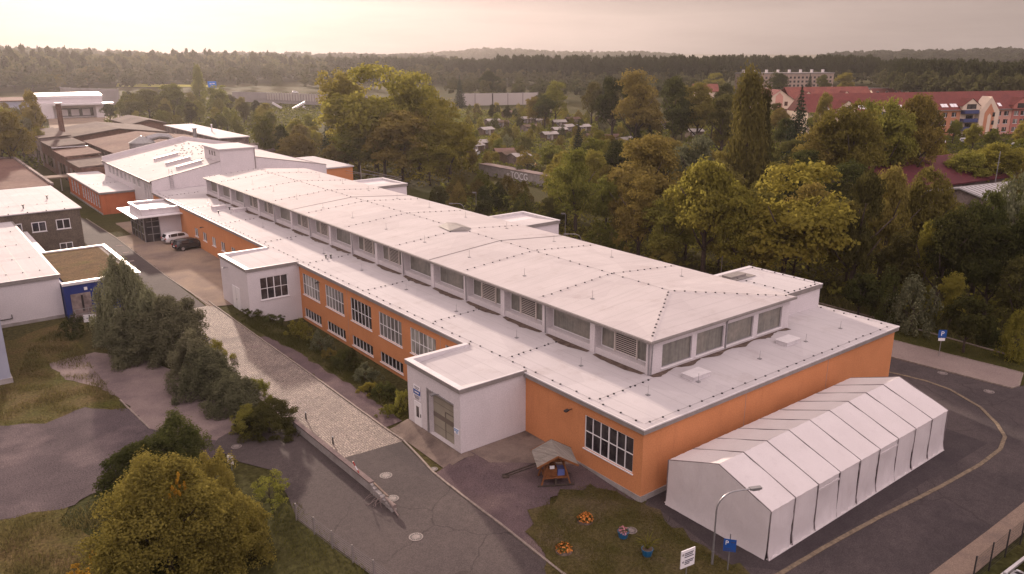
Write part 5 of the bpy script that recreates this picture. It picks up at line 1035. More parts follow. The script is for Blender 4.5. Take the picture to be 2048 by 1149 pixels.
# ------------------------------------------------------------------ blocks of flats on the east side
p0, p1 = Vector((*at(1880.5, 220, 8.7), 0)), Vector((*at(2040, 216.5, 8.7), 0)); fa_ = math.atan2(p1.y-p0.y, p1.x-p0.x)
t = thing('apartment_row', 'long salmon and cream apartment row with red roof, blue balconies and pointed gables', 'apartment building', tuple(p0), fa_)
B_ = lambda mb, n_, m_, r=None: part(mb, n_, m_, r or t, False)
ze_, zr_, dp2 = 8.7, 14.2, 12.
LW = 62
for a_, b_, y_, mt_ in ((-50, -22, .6, 'cream'), (-22, 0, .3, 'cream'), (0, 8.4, 0, 'salmon'), (8.4, 15, .2, 'cream'), (22.6, 30, .2, 'pink'), (30, 36.4, 0, 'rose'), (36.4, 52, .2, 'cream'), (52, 66, 0, 'salmon'), (66, 95, .2, 'cream')): B_(MB().box(a_, b_, y_, dp2, -.5, ze_), 'wall', mt_)
m = MB(); m.quad((-50, -.5, ze_-.1), (95, -.5, ze_-.1), (95, dp2/2, zr_), (-50, dp2/2, zr_)); m.quad((-50, dp2+.5, ze_-.1), (-50, dp2/2, zr_), (95, dp2/2, zr_), (95, dp2+.5, ze_-.1)); m.poly([(-50, -.5, ze_-.1), (-50, dp2/2, zr_), (-50, dp2+.5, ze_-.1)]); B_(m, 'roof', 'redroof')
B_(MB().box(-50, 95, -.6, -.5, ze_-.35, ze_-.1), 'gutter', 'fascia')
def gable(x0_, x1_, za, zb_, mat, mat2):
    xm_ = (x0_+x1_)/2; m = MB()
    vs = [(x0_, -1.6, -.5), (x1_, -1.6, -.5), (x1_, -1.6, za), (xm_, -1.6, zb_), (x0_, -1.6, za)]; m.poly(vs); vb = [(a, 2.5, c) for a, b, c in vs]
    for i in range(5): j = (i+1) % 5; m.quad(vs[i], vs[j], vb[j], vb[i])
    w_ = B_(m, 'gable_wall', mat); q_ = (x1_-x0_)
    m = MB(); m.poly([(x0_+q_*.24, -1.63, -.4), (x0_+q_*.76, -1.63, -.4), (x0_+q_*.76, -1.63, za-.6), (xm_, -1.63, zb_-2.2), (x0_+q_*.24, -1.63, za-.6)]); B_(m, 'gable_band', mat2, w_)
    m = MB(); m.poly([(x0_+q_*.42, -1.66, -.4), (x0_+q_*.60, -1.66, -.4), (x0_+q_*.60, -1.66, za-1.6), (xm_, -1.66, za-.7), (x0_+q_*.42, -1.66, za-1.6)]); B_(m, 'gable_stripe', mat, w_)
    for z in (.8, 3.5, 6.2): B_(MB().box(x0_+q_*.66, x0_+q_*.78, -1.72, -1.6, z, z+1.4), 'window', 'glass')
gable(14.8, 22.8, 8.0, 12.8, 'cream', 'salmon'); gable(36, 44, 8.0, 12.8, 'cream', 'rose')
for x0_, gmat in ((1.3, 0), (4.9, 0), (23.6, .2), (26.8, .2), (30.8, 0), (33.6, 0), (46, .2), (49, .2), (54, 0), (58, 0), (62, 0), (-6, .3), (-11, .3), (-17, .3), (-28, .6), (-33, .6)):
    for z in (.9, 3.6, 6.3):
        w_ = B_(MB().box(x0_, x0_+1.8, -.05+gmat-.02, gmat-.001, z, z+1.45), 'window', 'glass' if random.random() < .7 else 'glassblind'); B_(MB().box(x0_-.1, x0_+1.9, gmat-.09, gmat-.002, z-.14, z-.02).box(x0_+1.1, x0_+1.2, gmat-.1, gmat-.03, z, z+1.45), 'frame', 'frame', w_)
for z in (1.9, 4.6, 7.4):
    for xx in (8.7, -24): B_(MB().box(xx, xx+5.8, -1.5, .2 if xx > 0 else .6, z-.15, z).box(xx, xx+5.8, -1.55, -1.45, z, z+1.05).box(xx, xx+.08, -1.45, .2, z, z+1.05).box(xx+5.72, xx+5.8, -1.45, .2, z, z+1.05), 'balcony', 'balcony'); B_(MB().box(xx+2.3, xx+5.0, -.02, .16 if xx > 0 else .58, z, z+2.1), 'balcony_door', 'glass')
for xx, mt in ((8.2, 'cream'), (29.2, 'rose'), (-24, 'cream'), (-40, 'cream')):
    m = MB(); m.add([(xx, -.9, ze_-.2), (xx+7, -.9, ze_-.2), (xx+7, -.9, ze_+1.2), (xx+3.5, -.9, ze_+3.4), (xx, -.9, ze_+1.2)], [(0, 1, 2, 3, 4)]); v = [(xx, ze_-.2), (xx+7, ze_-.2), (xx+7, ze_+1.2), (xx+3.5, ze_+3.4), (xx, ze_+1.2)]
    dm = B_(m, 'dormer', mt); m = MB(); m.quad((xx-.4, -1.1, ze_+1.0), (xx+3.5, -1.1, ze_+3.6), (xx+3.5, 4, ze_+3.6), (xx-.4, 3, ze_+1.0)); m.quad((xx+3.5, -1.1, ze_+3.6), (xx+7.4, -1.1, ze_+1.0), (xx+7.4, 3, ze_+1.0), (xx+3.5, 4, ze_+3.6)); B_(m, 'dormer_roof', 'redroof', dm); B_(MB().box(xx+1.6, xx+5.4, -.96, -.9, ze_+.1, ze_+1.7), 'dormer_window', 'glass', dm)
    B_(MB().quad((xx, -.9, ze_-.2), (xx, 2, ze_-.2), (xx, 2, ze_+1.2), (xx, -.9, ze_+1.2)).quad((xx+7, -.9, ze_-.2), (xx+7, 2, ze_-.2), (xx+7, 2, ze_+1.2), (xx+7, -.9, ze_+1.2)), 'dormer_cheek', mt, dm)
sl2 = (zr_-ze_+.1)/(dp2/2+.5)
for xx in (1.6, 3.0, 5.4, 6.8, 25, 48, 49.5, -8, -9.6, -15, -16.5, -29, -30.5, -43, -44.5):
    yy = 1.0; z = ze_-.1+sl2*(yy+.5); e_ = Vector((0, 1, sl2)).normalized(); nn = Vector((0, -sl2, 1)).normalized(); m = MB(); m.obox(Vector((xx, yy, z))+nn*.06, (.62, 0, 0), e_*.75, nn*.05); B_(m, 'skylight', 'signwhite')
# second flats with the pink gable
x, y = at(1556, 246); t = thing('gabled_flats', 'pink and cream flats with one tall pink gable and red roofs, behind the dark spruce', 'apartment building', (x, y, 0), fa_+math.radians(-4)); B_ = lambda mb, n_, m_, r=None: part(mb, n_, m_, r or t, False)
gz = zat(1556, 181, x, y)
gz2 = zat(1537, 201, x, y); gw = 6.3
m = MB(); m.poly([(-gw, 0, 0), (gw, 0, 0), (gw, 0, gz2), (0, 0, gz), (-gw, 0, gz2)]); m.quad((-gw, 0, 0), (-gw, 0, gz2), (-gw, 12, gz2), (-gw, 12, 0)); m.quad((gw, 0, 0), (gw, 12, 0), (gw, 12, gz2), (gw, 0, gz2)); B_(m, 'gable_wall', 'cream')
B_(MB().box(-2.0, 1.2, -.05, 0, 0, gz2+1.5).poly([(-2.0, -.05, gz2+1.5), (1.2, -.05, gz2+1.5), (-.4, -.05, gz2+3)]), 'gable_band', 'pink')
for z in (1, 3.8, 6.6): B_(MB().box(2.0, 3.4, -.06, 0, z, z+1.6), 'window', 'glass')
m = MB(); m.quad((-gw-.5, -.4, gz2-.3), (0, -.4, gz+.2), (0, 14, gz+.2), (-gw-.5, 14, gz2-.3)); m.quad((0, -.4, gz+.2), (gw+.5, -.4, gz2-.3), (gw+.5, 14, gz2-.3), (0, 14, gz+.2)); B_(m, 'roof', 'redroof')
B_(MB().box(-13, -gw, 4, 16, 0, gz2-.5).box(gw, 44, 3, 15, 0, gz2-.5), 'wall', 'cream'); m = MB()
for a, b, y0_ in ((-13, -gw, 4), (gw, 44, 3)): m.quad((a, y0_-.5, gz2-.6), (b, y0_-.5, gz2-.6), (b, y0_+6, gz+.8), (a, y0_+6, gz+.8)); m.quad((a, y0_+6, gz+.8), (b, y0_+6, gz+.8), (b, y0_+12, gz2-.6), (a, y0_+12, gz2-.6))
m.poly([(44, 2.5, gz2-.6), (44, 15, gz2-.6), (44, 9, gz+.8)]); B_(m, 'roof', 'redroof2')
for xx in (14, 21): B_(MB().obox((xx, 4.2, gz2+.55), (.7, 0, 0), (0, .6, .45), (0, -.03, .05)), 'skylight', 'signwhite')
for xx in (9, 17, 26): B_(MB().box(xx, xx+2.2, 2.9, 3, 5.5, 7.2), 'window', 'glass')
B_(MB().box(20, 27, 1.4, 3, 6.2, 7.3), 'balcony', 'balcony')
for i, xx in enumerate((10.5, 27.5)):
    m = MB(); m.poly([(xx, 2.3, gz2-1), (xx+6, 2.3, gz2-1), (xx+6, 2.3, gz2+.6), (xx+3, 2.3, gz2+3), (xx, 2.3, gz2+.6)]); B_(m, 'dormer', 'cream'); m = MB(); m.quad((xx-.3, 2.1, gz2+.4), (xx+3, 2.1, gz2+3.2), (xx+3, 8, gz2+3.2), (xx-.3, 6, gz2+.4)); m.quad((xx+3, 2.1, gz2+3.2), (xx+6.3, 2.1, gz2+.4), (xx+6.3, 6, gz2+.4), (xx+3, 8, gz2+3.2)); B_(m, 'dormer_roof', 'redroof')
# ochre slab
x, y = at(1562, 180); a = math.atan2(at(1660, 178)[1]-at(1470, 181)[1], at(1660, 178)[0]-at(1470, 181)[0])
x0_, x1_ = at(1484, 179), at(1665, 177); Ls = math.dist(x0_, x1_); hs = zat(1562, 147, x, y)
t = thing('ochre_slab_block', 'long ochre grey slab block with flat roof and row of small vents at the wood', 'apartment building', (*x0_, 0), math.atan2(x1_[1]-x0_[1], x1_[0]-x0_[0])); B_ = lambda mb, n_, m_, r=None: part(mb, n_, m_, r or t, False)
B_(MB().box(0, Ls, 0, 12, 0, hs-.8), 'wall', 'ochre'); B_(MB().box(-.4, Ls+.4, -.5, 12.5, hs-.8, hs), 'roof', 'fascia')
for k in range(8): B_(MB().box(Ls*(.02+k*.125), Ls*(.02+k*.125)+1.3, 3, 5, hs, hs+2.2), 'roof_vent', 'white')
for k in range(22):
    for z in (1.5, 4.5, 7.5): 
        if z+1.6 < hs-1: B_(MB().box(Ls*(.02+k*.0445), Ls*(.02+k*.0445)+1.7, -.06, 0, z, z+1.6), 'window', 'glass')
# far red house, terraces, maroon roof, metal roofs
def far_house(label, u, v, wpx, vt, ve, wall, roof, name='far_house', wins=3, group='far houses', rz=None):
    x, y = at(u, v); d_ = math.dist((x, y), (CX, CY)); w_ = wpx*d_/F_PX*.96; zr2, ze2 = zat(u, vt, x, y), zat(u, ve, x, y)
    gable_house(name, label, 'house', x-w_/2, x+w_/2, y-4.5, y+4.5, ze2, zr2, wall, roof, 'x', .5, group, [('-y', w_*(k+.3)/wins, w_*(k+.3)/wins+1.5, 1.0, 2.4) for k in range(wins)], rz=-YAW if rz is None else rz)
far_house('red tiled house with white gable glimpsed left of the poplar', 1408, 205, 46, 169, 182, 'cream', 'redroof2')
far_house('white terrace house with brown hipped roof, first beyond the red ridge', 1877, 187, 34, 171, 177, 'signwhite', 'shed3')
far_house('white terrace house with brown roof, second beyond the red ridge', 1932, 187, 32, 172, 178, 'signwhite', 'shed3')
far_house('long pinkish red roof behind the white terrace houses', 1915, 178, 85, 163, 172, 'rose', 'redroof2')
far_house('yellow gabled house with row of white skylights', 1768, 190, 50, 178, 186, 'cream', 'redroof')
far_house('red roofed house with white roof windows beyond the long ridge', 1838, 191, 44, 180, 187, 'cream', 'redroof')
far_house('bright orange roofed house at the picture edge', 2035, 193, 46, 176, 187, 'oldwall', 'redroof2')
x, y = 130, 44; t = gable_house('maroon_roofed_house', 'house with large dark maroon roof half hidden behind trees', 'house', 108, 141, 36, 52, 3.6, 7.2, 'oldwall', 'maroon', 'x', .6, rz=math.radians(-8)); part(MB().obox((9, -4.0, 5.6), (.4, 0, 0), (0, .9, .42), (0, -.04, .06)), 'skylight', 'signwhite', t, False)
t = gable_house('metal_roofed_shed', 'low shed with pale ribbed metal roof beside the maroon roof', 'shed', 112, 134, 22, 34, 3.0, 4.3, 'oldwall', 'metalroof', 'x', .5, 'ribbed metal sheds', rz=math.radians(-12)); m = MB()
for k in range(20): m.bar((-11+k*1.15, -6.4, 3.2), (-11+k*1.15, 0, 4.58), .09, .06)
part(m, 'roof_ribs', 'fascia', t, False)
t = gable_house('metal_roofed_shed', 'second ribbed metal shed seen through thin birches', 'shed', 118, 146, 8, 20, 3.0, 4.3, 'oldwall', 'metalroof', 'x', .5, 'ribbed metal sheds', rz=math.radians(-12)); m = MB()
for k in range(24): m.bar((-13.5+k*1.15, -6.4, 3.2), (-13.5+k*1.15, 0, 4.58), .09, .06)
part(m, 'roof_ribs', 'fascia', t, False)
t = gable_house('open_garage', 'small pale garage with dark open front behind the metal sheds', 'garage', 150, 158, 28, 36, 3.2, 3.6, 'concrete2', 'concrete', flat=True, over=.2, wins=[('-y', 1, 7, 0, 2.6, 'dark', 'doorway')])
x, y = 128, 31; t = thing('antenna_mast', 'thin pale mast rising from the metal roofed shed', 'mast', (x, y, 3)); part(MB().tube([(x, y, 3), (x, y, zat(1912, 303, x, y))], .07, 6), 'pole', 'steel', t); part(MB().bar((x-.8, y, 7.5), (x+.8, y, 7.5), .05), 'crossbar', 'steel', t)
# scaffold frame beyond the white hall's corner
t = thing('pole_scaffold', 'open steel pole scaffold with light rails beyond the white hall corner', 'scaffold', (36, 96, 0))
for u, vt in ((671, 326), (693, 333), (697, 327), (721, 332)):
    r_ = ray(u, vt); tt = (37+ (u-671)*.05-CX)/r_[0]; yy = CY+r_[1]*tt; xx = CX+r_[0]*tt; zz = CZ+r_[2]*tt; part(MB().tube([(xx, yy, 0), (xx, yy, zz)], .09, 8), 'pole', 'steel', t)
m = MB(); m.bar((36.5, 112, 5), (39, 95, 5), .07); m.bar((36.5, 112, 4.5), (39, 95, 5.6), .05); m.bar((39, 110, 5.2), (39, 95, 5.2), .07); part(m, 'rails', 'steel', t)
t = gable_house('orange_link', 'small orange walled link with flat white roof beyond the white hall', 'building', 31, 38, 112, 130, 5.6, 5.6, 'orange', 'roof', flat=True, over=.2)

# ------------------------------------------------------------------ foliage
def cards(P, N, size, tint=None, asp=.62):
    n = len(P); N = N/np.maximum(np.linalg.norm(N, axis=1), 1e-6)[:, None]
    R = RNG.normal(0, 1, (n, 3)); A = np.cross(N, R); A /= np.maximum(np.linalg.norm(A, axis=1), 1e-6)[:, None]; B = np.cross(N, A)
    s = size[:, None] if np.ndim(size) else size
    k = RNG.uniform(.7, 1.3, (n, 1))*s
    V = np.stack([P+A*k, P+B*k*asp+N*k*.12, P-A*k, P-B*k*asp+N*k*.12], 1).reshape(-1, 3)
    return V, np.arange(4*n).reshape(-1, 4), (RNG.uniform(0, 1, n) if tint is None else tint)
def unit(n):
    v = RNG.normal(0, 1, (n, 3)); return v/np.linalg.norm(v, axis=1)[:, None]
def crown(kind, nc=60, nl=70, leaf=.028, seed=0):
    seed_int = int(abs(seed)*10)
    """unit crown: about 1 wide, top at z = 1"""
    if kind in ('round', 'tall', 'loose', 'pinecrown', 'leafy'):
        zlo = {'round': .08, 'tall': .04, 'loose': .18, 'pinecrown': .3, 'leafy': .1}[kind]; ns = {'round': 10, 'tall': 11, 'loose': 9, 'pinecrown': 4, 'leafy': 5}[kind]
        ns += seed_int % 3; d = unit(ns); zc, zr = (1+zlo)/2, (1-zlo)/2
        SC = d*RNG.uniform(.45, 1., (ns, 1))*np.array([.30, .30, zr*.66]); SC[:, 2] += zc; SC[0] = (RNG.normal(0, .06), RNG.normal(0, .06), 1-.19)
        if kind in ('tall', 'pinecrown'): SC[:, :2] *= (1.05-.55*np.clip((SC[:, 2:3]-.4)/.6, 0, 1)**1.3)
        SR = RNG.uniform(.15, .25, ns); i = RNG.integers(0, ns, nc); u = unit(nc); u[:, 2] = np.where(u[:, 2] < -.35, -u[:, 2], u[:, 2])
        C = SC[i]+u*SR[i][:, None]*RNG.uniform(.7, 1.05, (nc, 1))*np.array([1, 1, .85]); C[:, 2] = np.clip(C[:, 2], .06, .97)
        R = RNG.uniform(.055, .11, nc)*(1.5 if kind in ('pinecrown', 'leafy') else 1.); sz = np.array([1, 1, .85])
    elif kind in ('bush', 'dome'):
        z = RNG.uniform(0, 1, nc)**1.15; lob = 1+.16*np.sin(RNG.uniform(0, 6.28, nc)*3+seed); a = RNG.uniform(0, 2*PI, nc)
        w = .42*np.sqrt(np.clip(1-z**(1.5 if kind == 'bush' else 2.1), 0, 1))+.02; rr = w*RNG.uniform(.45, 1.05, nc)**.5*(1+.26*np.sin(a*3+seed+z*3)+.16*np.sin(a*7+seed*3-z*5))
        C = np.stack([np.cos(a)*rr, np.sin(a)*rr, np.clip(z*.88*(1+.16*np.sin(a*2+seed*2)+.10*np.sin(a*5+seed)), 0, 1)+.03], 1); R = RNG.uniform(.055, .12, nc); sz = np.array([.8, .8, 2.3]) if kind == 'bush' else np.array([.9, .9, 1.3])
    elif kind == 'poplar':
        z = RNG.uniform(.06, .96, nc); w = .34*np.sin(PI*np.clip(z*.93+.06, 0, 1))**.6*(1-.45*z); a = RNG.uniform(0, 2*PI, nc)
        rr = w*RNG.uniform(.5, 1.15, nc); C = np.stack([np.cos(a)*rr, np.sin(a)*rr, z], 1); R = RNG.uniform(.07, .14, nc); sz = np.array([1, 1, 1.5])
    elif kind == 'ball':
        d = unit(nc); C = d*.40*RNG.uniform(.75, 1, (nc, 1)); C[:, 2] = .66+C[:, 2]*.80; R = RNG.uniform(.10, .15, nc); sz = np.ones(3)
    P = []; Nn = []; T = []; tc_ = RNG.uniform(0, 1, nc)
    for c, r, t in zip(C, R, tc_):
        n = max(8, int(nl*(r/.12)**2)); u = unit(n); u[:, 2] = np.where(u[:, 2] < -.3, -u[:, 2]*.7, u[:, 2])
        P.append(c+u*(r*RNG.uniform(.55, 1.1, (n, 1)))*sz); Nn.append(u*.8+unit(n)*.8+(c-np.array([0, 0, .45]))*.6); T.append(np.clip(t*.6+RNG.uniform(0, .4, n), 0, 1))
    P = np.concatenate(P); P[:, 2] = np.clip(P[:, 2], .01, None); return cards(P, np.concatenate(Nn), np.full(len(P), leaf), np.concatenate(T))
def conifer(nt=16, per=60, leaf=.02, irregular=.0, zlo=.06, wid=.5, slim=1.):
    P, Nn, T = [], [], []
    for k in range(nt):
        f = k/(nt-1); z = zlo+(1-zlo)*f; r = wid*(1-f)**slim+.015; n = max(7, int(per*(1-f)+8)); nb = max(5, int(11*(1-f)+4)); b0 = RNG.uniform(0, 6.28)
        for b in range(nb):
            a = b0+b*2*PI/nb+RNG.normal(0, .15); rr = r*RNG.uniform(.72-irregular, 1.1); m_ = max(3, n//3)
            t = RNG.uniform(.12, 1, m_)**.8; x = np.cos(a)*rr*t; y = np.sin(a)*rr*t; zz = z-.045*t*rr/.3*(1.4-f)+RNG.normal(0, .008, m_)
            lat = RNG.normal(0, .10, m_)*rr*(1.1-t)*1.6; P.append(np.stack([x-np.sin(a)*lat, y+np.cos(a)*lat, zz], 1)); Nn.append(np.stack([np.cos(a)*t*.3, np.sin(a)*t*.3, np.full(m_, 1.)], 1)+RNG.normal(0, .45, (m_, 3))); T.append(np.clip(t*.8+RNG.uniform(-.2, .2, m_), 0, 1))
    P = np.concatenate(P); return cards(P, np.concatenate(Nn), np.full(len(P), leaf), np.concatenate(T), .4)
def trunk_mesh(kind):
    m = MB(); m.smooth = True
    if kind in ('spruce', 'pine', 'poplar'): m.tube([(0, 0, -.02), (.01, 0, .3), (0, 0, .93)], [.022, .016, .003], 7)
    else:
        m.tube([(0, 0, -.02), (.008, .004, .16), (-.01, .01, .42), (.012, 0, .70)], [.030, .022, .016, .004], 7)
        for k in range(7):
            a = k*2.4; z = .2+.05*k; e = (math.cos(a)*.27, math.sin(a)*.27, z+.28); m.tube([(0, 0, z), (e[0]*.5, e[1]*.5, z+.12), e], [.012, .008, .003], 5)
    me = bpy.data.meshes.new('trunk'); me.from_pydata(m.v, [], m.f); me.polygons.foreach_set('use_smooth', m.sm); me.materials.append(X['bark']); me.update(); return me
TR = {k: trunk_mesh(k) for k in ('round', 'spruce')}
PROTO = {}
def proto(kind, mat, var, **kw):
    key = (kind, mat, var)
    if key not in PROTO:
        g = conifer(**{**dict(nt=26, per=100, leaf=.028), **kw}) if kind == 'spruce' else conifer(**{**dict(nt=13, per=50, leaf=.032, irregular=.3, zlo=.35, wid=.42, slim=.6), **kw}) if kind == 'pine' else crown(kind, seed=var*1.7, **kw)
        PROTO[key] = npmesh('crown', *g[:2], mat, g[2])
    return PROTO[key]
DEF = dict(round=dict(nc=240, nl=110, leaf=.0165), tall=dict(nc=240, nl=110, leaf=.0152), loose=dict(nc=80, nl=70, leaf=.019), bush=dict(nc=110, nl=80, leaf=.024), dome=dict(nc=120, nl=90, leaf=.022), poplar=dict(nc=130, nl=120, leaf=.018), ball=dict(nc=46, nl=90, leaf=.032), spruce={}, pine={})
def tree(label, x, y, h, w, kind='round', mat='leaf', var=None, group=None, name=None, cat=None, z=0):
    var = random.randrange(3) if var is None else var
    isb = kind in ('bush', 'dome')
    t = thing(name or ('shrub' if isb else {'spruce': 'spruce_tree', 'pine': 'pine_tree', 'poplar': 'poplar_tree'}.get(kind, 'broadleaf_tree')), label, cat or ('shrub' if isb else 'tree'), (x, y, z), random.uniform(0, 6.28), group)
    c = link('foliage' if isb else 'crown', proto(kind, mat, var, **DEF[kind]), t); c.scale = (w, w, h)
    k = link('stem' if isb else 'trunk', TR['spruce' if kind in ('spruce', 'pine', 'poplar') else 'round'], t); k.scale = (h*.9, h*.9, h) if not isb else (h, h, h*.8)
    return t
def T(label, u, vt, vb, wpx, kind='round', mat='leaf', var=None, group=None, name=None):
    """survey: column u, crown top row vt, foot row vb, crown width in pixels"""
    x, y = at(u, vb); d = math.dist((x, y), (CX, CY)); tree(label, x, y, max(.6, zat(u, vt, x, y)-hfun(x, y)), wpx*d/F_PX*1.0, kind, mat, var, group, name, z=hfun(x, y)-.03)
for p in POTS: pot(*p)
# --- shrubs and trees of the yard
def dense_bush(label, u, v, h, w, mat, kind='dome', seed=1, nc=120, nl=170, leaf=.017, name='shrub', sub=None):
    x, y = at(u, v); t = thing(name, label, 'shrub', (x, y, hfun(x, y)-.05), random.uniform(0, 6)); g = crown(kind, nc, nl, leaf, seed); c = link('foliage', npmesh('foliage', *g[:2], mat, g[2]), t); c.scale = (w, w, h)
    k = link('stem', TR['round'], t); k.scale = (h, h, h*.8)
    if sub:
        for (dx, dy, dz, s_, m2) in sub: g2 = crown('bush', 12, 60, .05, 3); q = link('autumn_spray', npmesh('autumn_spray', *g2[:2], m2, g2[2]), t, (dx, dy, dz)); q.scale = (s_, s_, s_*1.3)
    return t
dense_bush('huge olive willow bush with a golden spray on top filling the lower corner', 345, 1150, 6.3, 8.0, 'leafwillow', seed=1.3, nc=360, nl=340, leaf=.0105, sub=[(.5, 1.2, 5.0, 1.0, 'leaforange'), (-2.8, -.6, 2.2, 1.2, 'leaforange'), (1.2, -3.4, 1.2, 1.0, 'leaforange')])
dense_bush('olive willow side bush leaning against the huge willow bush', 470, 1120, 4.0, 4.8, 'leafwillow', seed=2.1, nc=120, nl=220, leaf=.014)
dense_bush('small loose green shrub at the head of the bar fence', 540, 1005, 1.9, 2.6, 'leaf', seed=3, nc=60, nl=90, leaf=.022)
dense_bush('dark green shrub behind the huge willow bush', 305, 985, 3.4, 5.6, 'leafdark', seed=4, nc=200, nl=220, leaf=.016)
dense_bush('upright dark shrub with spiky shoots behind the willow bush', 362, 935, 3.4, 4.4, 'leafdark', 'bush', 5, nc=160, nl=200, leaf=.017)
dense_bush('low autumn coloured weed bush at the picture corner', 160, 1180, 1.3, 2.0, 'leaforange', 'bush', 6, 30, 80, .03)
dense_bush('tall grey green bush with spiky top in front of the blue annex', 258, 686, 7.4, 5.8, 'leafgrey', 'bush', 1, nc=260, nl=260, leaf=.014)
dense_bush('broad grey green bush between concrete pad and cobbles', 350, 715, 5.6, 7.2, 'leafgrey', 'dome', 2, nc=240, nl=260, leaf=.014)
dense_bush('grey green bush below the tall bush at the concrete pad', 275, 716, 4.2, 5.4, 'leafgrey', 'dome', 6, nc=200, nl=240, leaf=.015)
dense_bush('purple grey spiky bush in the middle of the cobble side row', 420, 785, 3.3, 5.6, 'leafgrey', 'bush', 3, nc=200, nl=220, leaf=.016)
dense_bush('purple grey bush with long shoots next to the green box shrub', 472, 822, 2.8, 4.4, 'leafgrey', 'bush', 5, nc=170, nl=220, leaf=.017)
dense_bush('rounded dark green shrub at the end of the retaining wall', 540, 866, 2.4, 4.4, 'leafdark', 'dome', 4, nc=190, nl=190, leaf=.016)
dense_bush('small rounded green shrub joined to the shrub at the wall end', 500, 862, 1.9, 3.0, 'leaf', 'dome', 8, nc=120, nl=150, leaf=.018)
dense_bush('lanky grey green bush filling the gap beside the tall spiky bush', 305, 700, 5.4, 5.6, 'leafgrey', 'bush', 9, nc=170, nl=220, leaf=.015)
dense_bush('loose green bush between the broad bush and the purple grey ones', 388, 752, 3.6, 4.8, 'leafgrey', 'bush', 11, nc=140, nl=210, leaf=.016)
dense_bush('low green scrub along the cobbles above the purple grey bushes', 420, 720, 2.0, 3.6, 'leaf', 'bush', 12, nc=80, nl=150, leaf=.02)
dense_bush('low green scrub in front of the rounded dark shrub', 512, 800, 1.7, 3.2, 'leaf', 'bush', 13, nc=80, nl=150, leaf=.02)
dense_bush('upright olive side shoot bush at the back of the huge willow', 300, 1060, 4.2, 4.4, 'leafwillow', 'bush', 14, nc=140, nl=240, leaf=.014)
dense_bush('bushy olive willow outlier beside the lawn strip', 430, 1010, 3.2, 3.8, 'leafwillow', 'bush', 15, nc=120, nl=220, leaf=.015)
dense_bush('low dark fern like shrub at the corner of the pale block', 150, 672, 2.0, 3.2, 'leafdark', 'bush', 7, 60, 110, .022)
SB = [(505, 630, .9, 3.0, 'leafdark', 'low dark shrub against the second pale annex'), (545, 640, .9, 2.6, 'leafdark', 'low dark shrub below the annex window'), (598, 668, 1.9, 3.0, 'leafgold', 'yellowish shrub with fine twigs at the annex corner'), (640, 690, 2.0, 3.0, 'leafgrey', 'grey green shrub below the first lower windows'), (690, 730, 1.7, 3.0, 'leafdark', 'dark shrub below the second lower window'), (730, 755, 1.6, 2.6, 'leafgrey', 'grey green shrub below the third lower window'), (770, 790, 1.3, 2.4, 'leafdark', 'dark low shrub below the fourth lower window'), (806, 815, 1.7, 1.7, 'leaf', 'green shrub pressed against the gate annex corner'), (740, 785, .8, 2.2, 'leafgold', 'low yellow green weeds on the bank before the shrubs'), (690, 700, 1.5, 2.6, 'leafdark', 'dark shrub close to the orange wall'), (660, 712, 1.0, 2.2, 'leafbrown', 'brownish low shrub on the bank'), (778, 830, .8, 1.8, 'leaf', 'low green weeds near the end of the gravel path')]
for u, v, h, w, mt, lb in SB: dense_bush(lb, u, v, h, w, mt, 'bush', u, 60, 110, .026)
